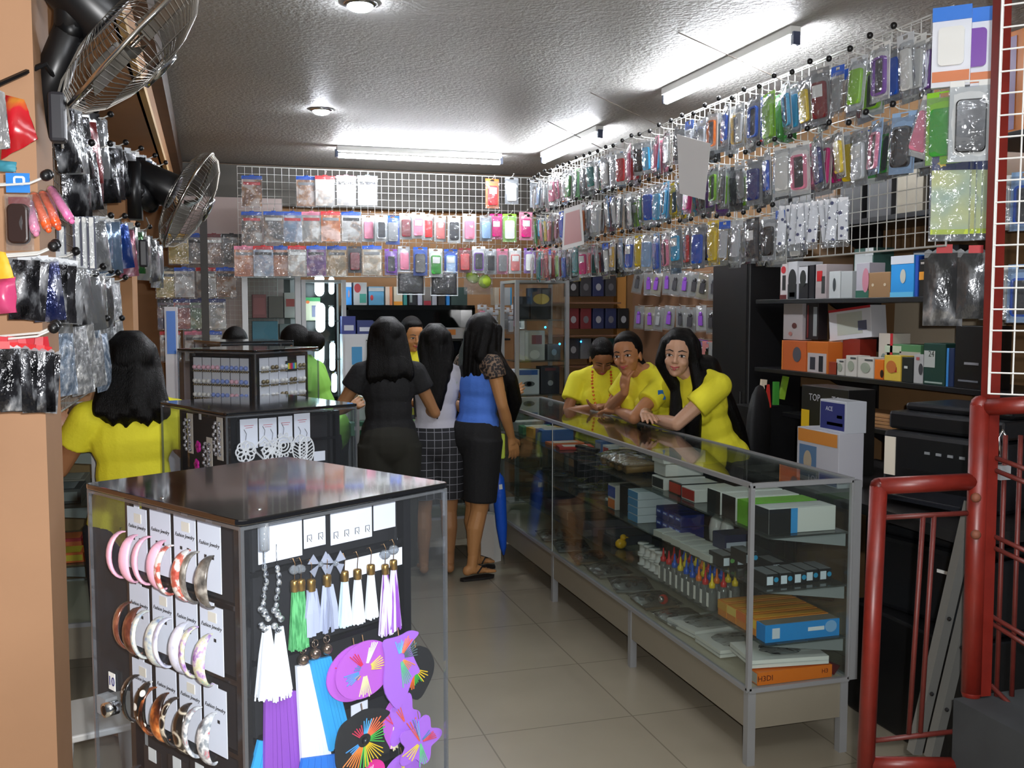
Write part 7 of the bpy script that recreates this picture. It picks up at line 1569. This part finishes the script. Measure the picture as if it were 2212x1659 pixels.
for k in (-1, 1):
    pts = [P.up((k * .060, .055, 1.31)), P.up((k * .062, .105, 1.24)), P.up((k * .050, .150, 1.15)), P.up((k * .020, .155, 1.04)), P.up((0.0, .150, .98))]
    for a, b_ in zip(pts[:-1], pts[1:]):
        for j in range(4): lan.ball(a.lerp(b_, j / 4), .0075, 8, 6)
lan.put('beaded_lanyard', patterned('orange_red_beads', [(.35, 'd82818'), (.55, 'f08820'), (.75, 'f0c030')], 45, rough=.35), P.t, True)
# B: chin on hand, looking at the camera
P = Person('person.006', 'person in a yellow shirt resting her chin on her hand behind the counter', (2.38, 4.93), PI / 2 + .25, .985, .38, skin_='b47c56', voxel=.0045)
hb = onX(1362, 752, 2.20)
P.torso(P.body); P.neckhead(.60, .04, .12, off=(0, .035, -.005))
ch_ = P.h((-.005, .060, -.115)); P.arm(-1, P.W(onZ(1370, 903, 1.03)), P.W(onZ(1335, 888, 1.03)), P.W(onZ(1300, 884, 1.03)) - P.W(onZ(1335, 888, 1.03)), (0, 0, -1), .4)
P.arm(1, P.W(onZ(1316, 884, 1.03)), ch_ + Vector((.02, .0, -.085)), (-.15, .1, 1), (0, -1, .2), .7); P.legs(((-.08, -.1, 0), (.08, -.1, 0))); P.finish_body(3); P.faceparts(.8)
P.shirt('yellow_shirt', M_YEL, .74, .55, .017); P.shorts('dark_trousers', mat('dark_denim'), .10)
P.hair([[((.02, -.07, .02), .05), ((-.03, -.085, -.06), .038), (P.up((-.07, .0, 1.22)), .034), (P.up((-.06, .11, 1.10)), .040), (P.up((-.04, .13, .98)), .036), (P.up((-.03, .12, .90)), .014)]], cap=(.080, .098, .098), capc=(0, -.026, .030))
mb = MB().box((0, 0, 0), (.003, .05, .05)); o_ = mb.put('blue_sleeve_print', mat('blue_print'), P.t); o_.location = P.J['sh-1'].lerp(P.J['el-1'], .3) + Vector((-.062, .01, 0))
# C: nearest, arms folded on the counter, smiling at the camera
P = Person('person.007', 'person in a yellow shirt smiling with long black hair, arms on the counter', (2.45, 4.46), PI / 2 + .18, 1.0, .36, skin_='d0a184', voxel=.0045)
P.torso(P.body); P.neckhead(.78, .02, -.08, off=(0, .035, -.012))
P.arm(-1, P.W(onZ(1462, 916, 1.032)), P.W(onZ(1412, 905, 1.03)), P.W(onZ(1385, 893, 1.03)) - P.W(onZ(1412, 905, 1.03)), (0, 0, -1), .35); P.arm(1, P.W(onZ(1400, 886, 1.03)), P.W(onZ(1392, 894, 1.065)), P.W(onZ(1412, 905, 1.06)) - P.W(onZ(1392, 894, 1.06)), (0, 0, -1), .4); P.legs(((-.08, -.12, 0), (.08, -.12, 0))); P.finish_body(3); P.faceparts(1.0, open_=.002)
P.shirt('yellow_shirt', M_YEL, .74, .55, .017); P.shorts('dark_trousers', mat('dark_denim'), .10)
bk = backhair(P, .075, .10, 1.47, .86, -.075, -.135, 8, .030, .03)
fr_ = [[((-.05, .02, .06), .034), ((-.082, .0, -.04), .030), (P.up((-.10, .06, 1.25)), .034), (P.up((-.085, .13, 1.12)), .040), (P.up((-.06, .16, 1.0)), .040), (P.up((-.05, .16, .90)), .016)],
       [((.055, .01, .05), .032), ((.084, -.005, -.05), .030), (P.up((.06, .08, 1.24)), .034), (P.up((.03, .15, 1.12)), .036), (P.up((0, .17, 1.0)), .032), (P.up((-.01, .16, .92)), .014)],
       [((-.06, -.02, .03), .036), ((-.088, -.03, -.06), .030), (P.up((-.13, .0, 1.27)), .030), (P.up((-.11, .08, 1.14)), .030)]]
P.hair(bk + fr_, cap=(.084, .100, .100), capc=(0, -.026, .030))
# ---- two people partly hidden behind the cases
p_ = onY(636, 735, 6.30)
P = Person('person.008', 'person in a green shirt with a dark bun behind the third case', (p_.x + .20, 6.30), 1.15, .98, .34, skin_='b8794a')
P.torso(P.body); P.neckhead(.1, .2); P.arm(-1, (-.20, .12, 1.02), (-.10, .27, 1.0)); P.arm(1, (.21, .08, 1.02), (.12, .26, 1.0)); P.legs(); P.finish_body(3); P.faceparts(.1)
P.shirt('green_shirt', mat('lime_green_cotton', '86c24c', .8), .70, .6, .02); P.shorts('dark_trousers', mat('dark_denim'), .10)
P.hair([[((0, -.07, .0), .06), ((0, -.12, .01), .055)]], cap=(.086, .100, .100), bun=((0, -.14, -.01), .066), capc=(0, -.02, .030))
MB().tube([P.h((.055 * math.cos(a * PI / 8) + 0, -.085 + .02 * math.sin(a * PI / 8), .02 + .06 * math.sin(a * PI / 8))) for a in range(9)], .006, 6).put('hair_band', mat('brown_hair_band', '6c5444', .5), P.t)
p_ = onY(510, 735, 6.40)
P = Person('person.009', 'person whose dark head top shows above the farthest earring case', (p_.x, 6.42), PI - .1, .95, .10, skin_='b07a54')
P.torso(P.body); P.neckhead(0, .35); P.arm(-1, (-.21, .08, 1.02), (-.12, .26, 1.0)); P.arm(1, (.21, .08, 1.02), (.12, .26, 1.0)); P.legs(); P.finish_body(3); P.faceparts(.1, closed=True)
P.shirt('yellow_shirt', M_YEL, .72, .5, .018); P.shorts('dark_trousers', mat('dark_denim'), .10); P.hair([[((0, -.07, 0), .05), ((0, -.09, -.10), .04)]], cap=(.084, .100, .100))
bpy.context.view_layer.update()
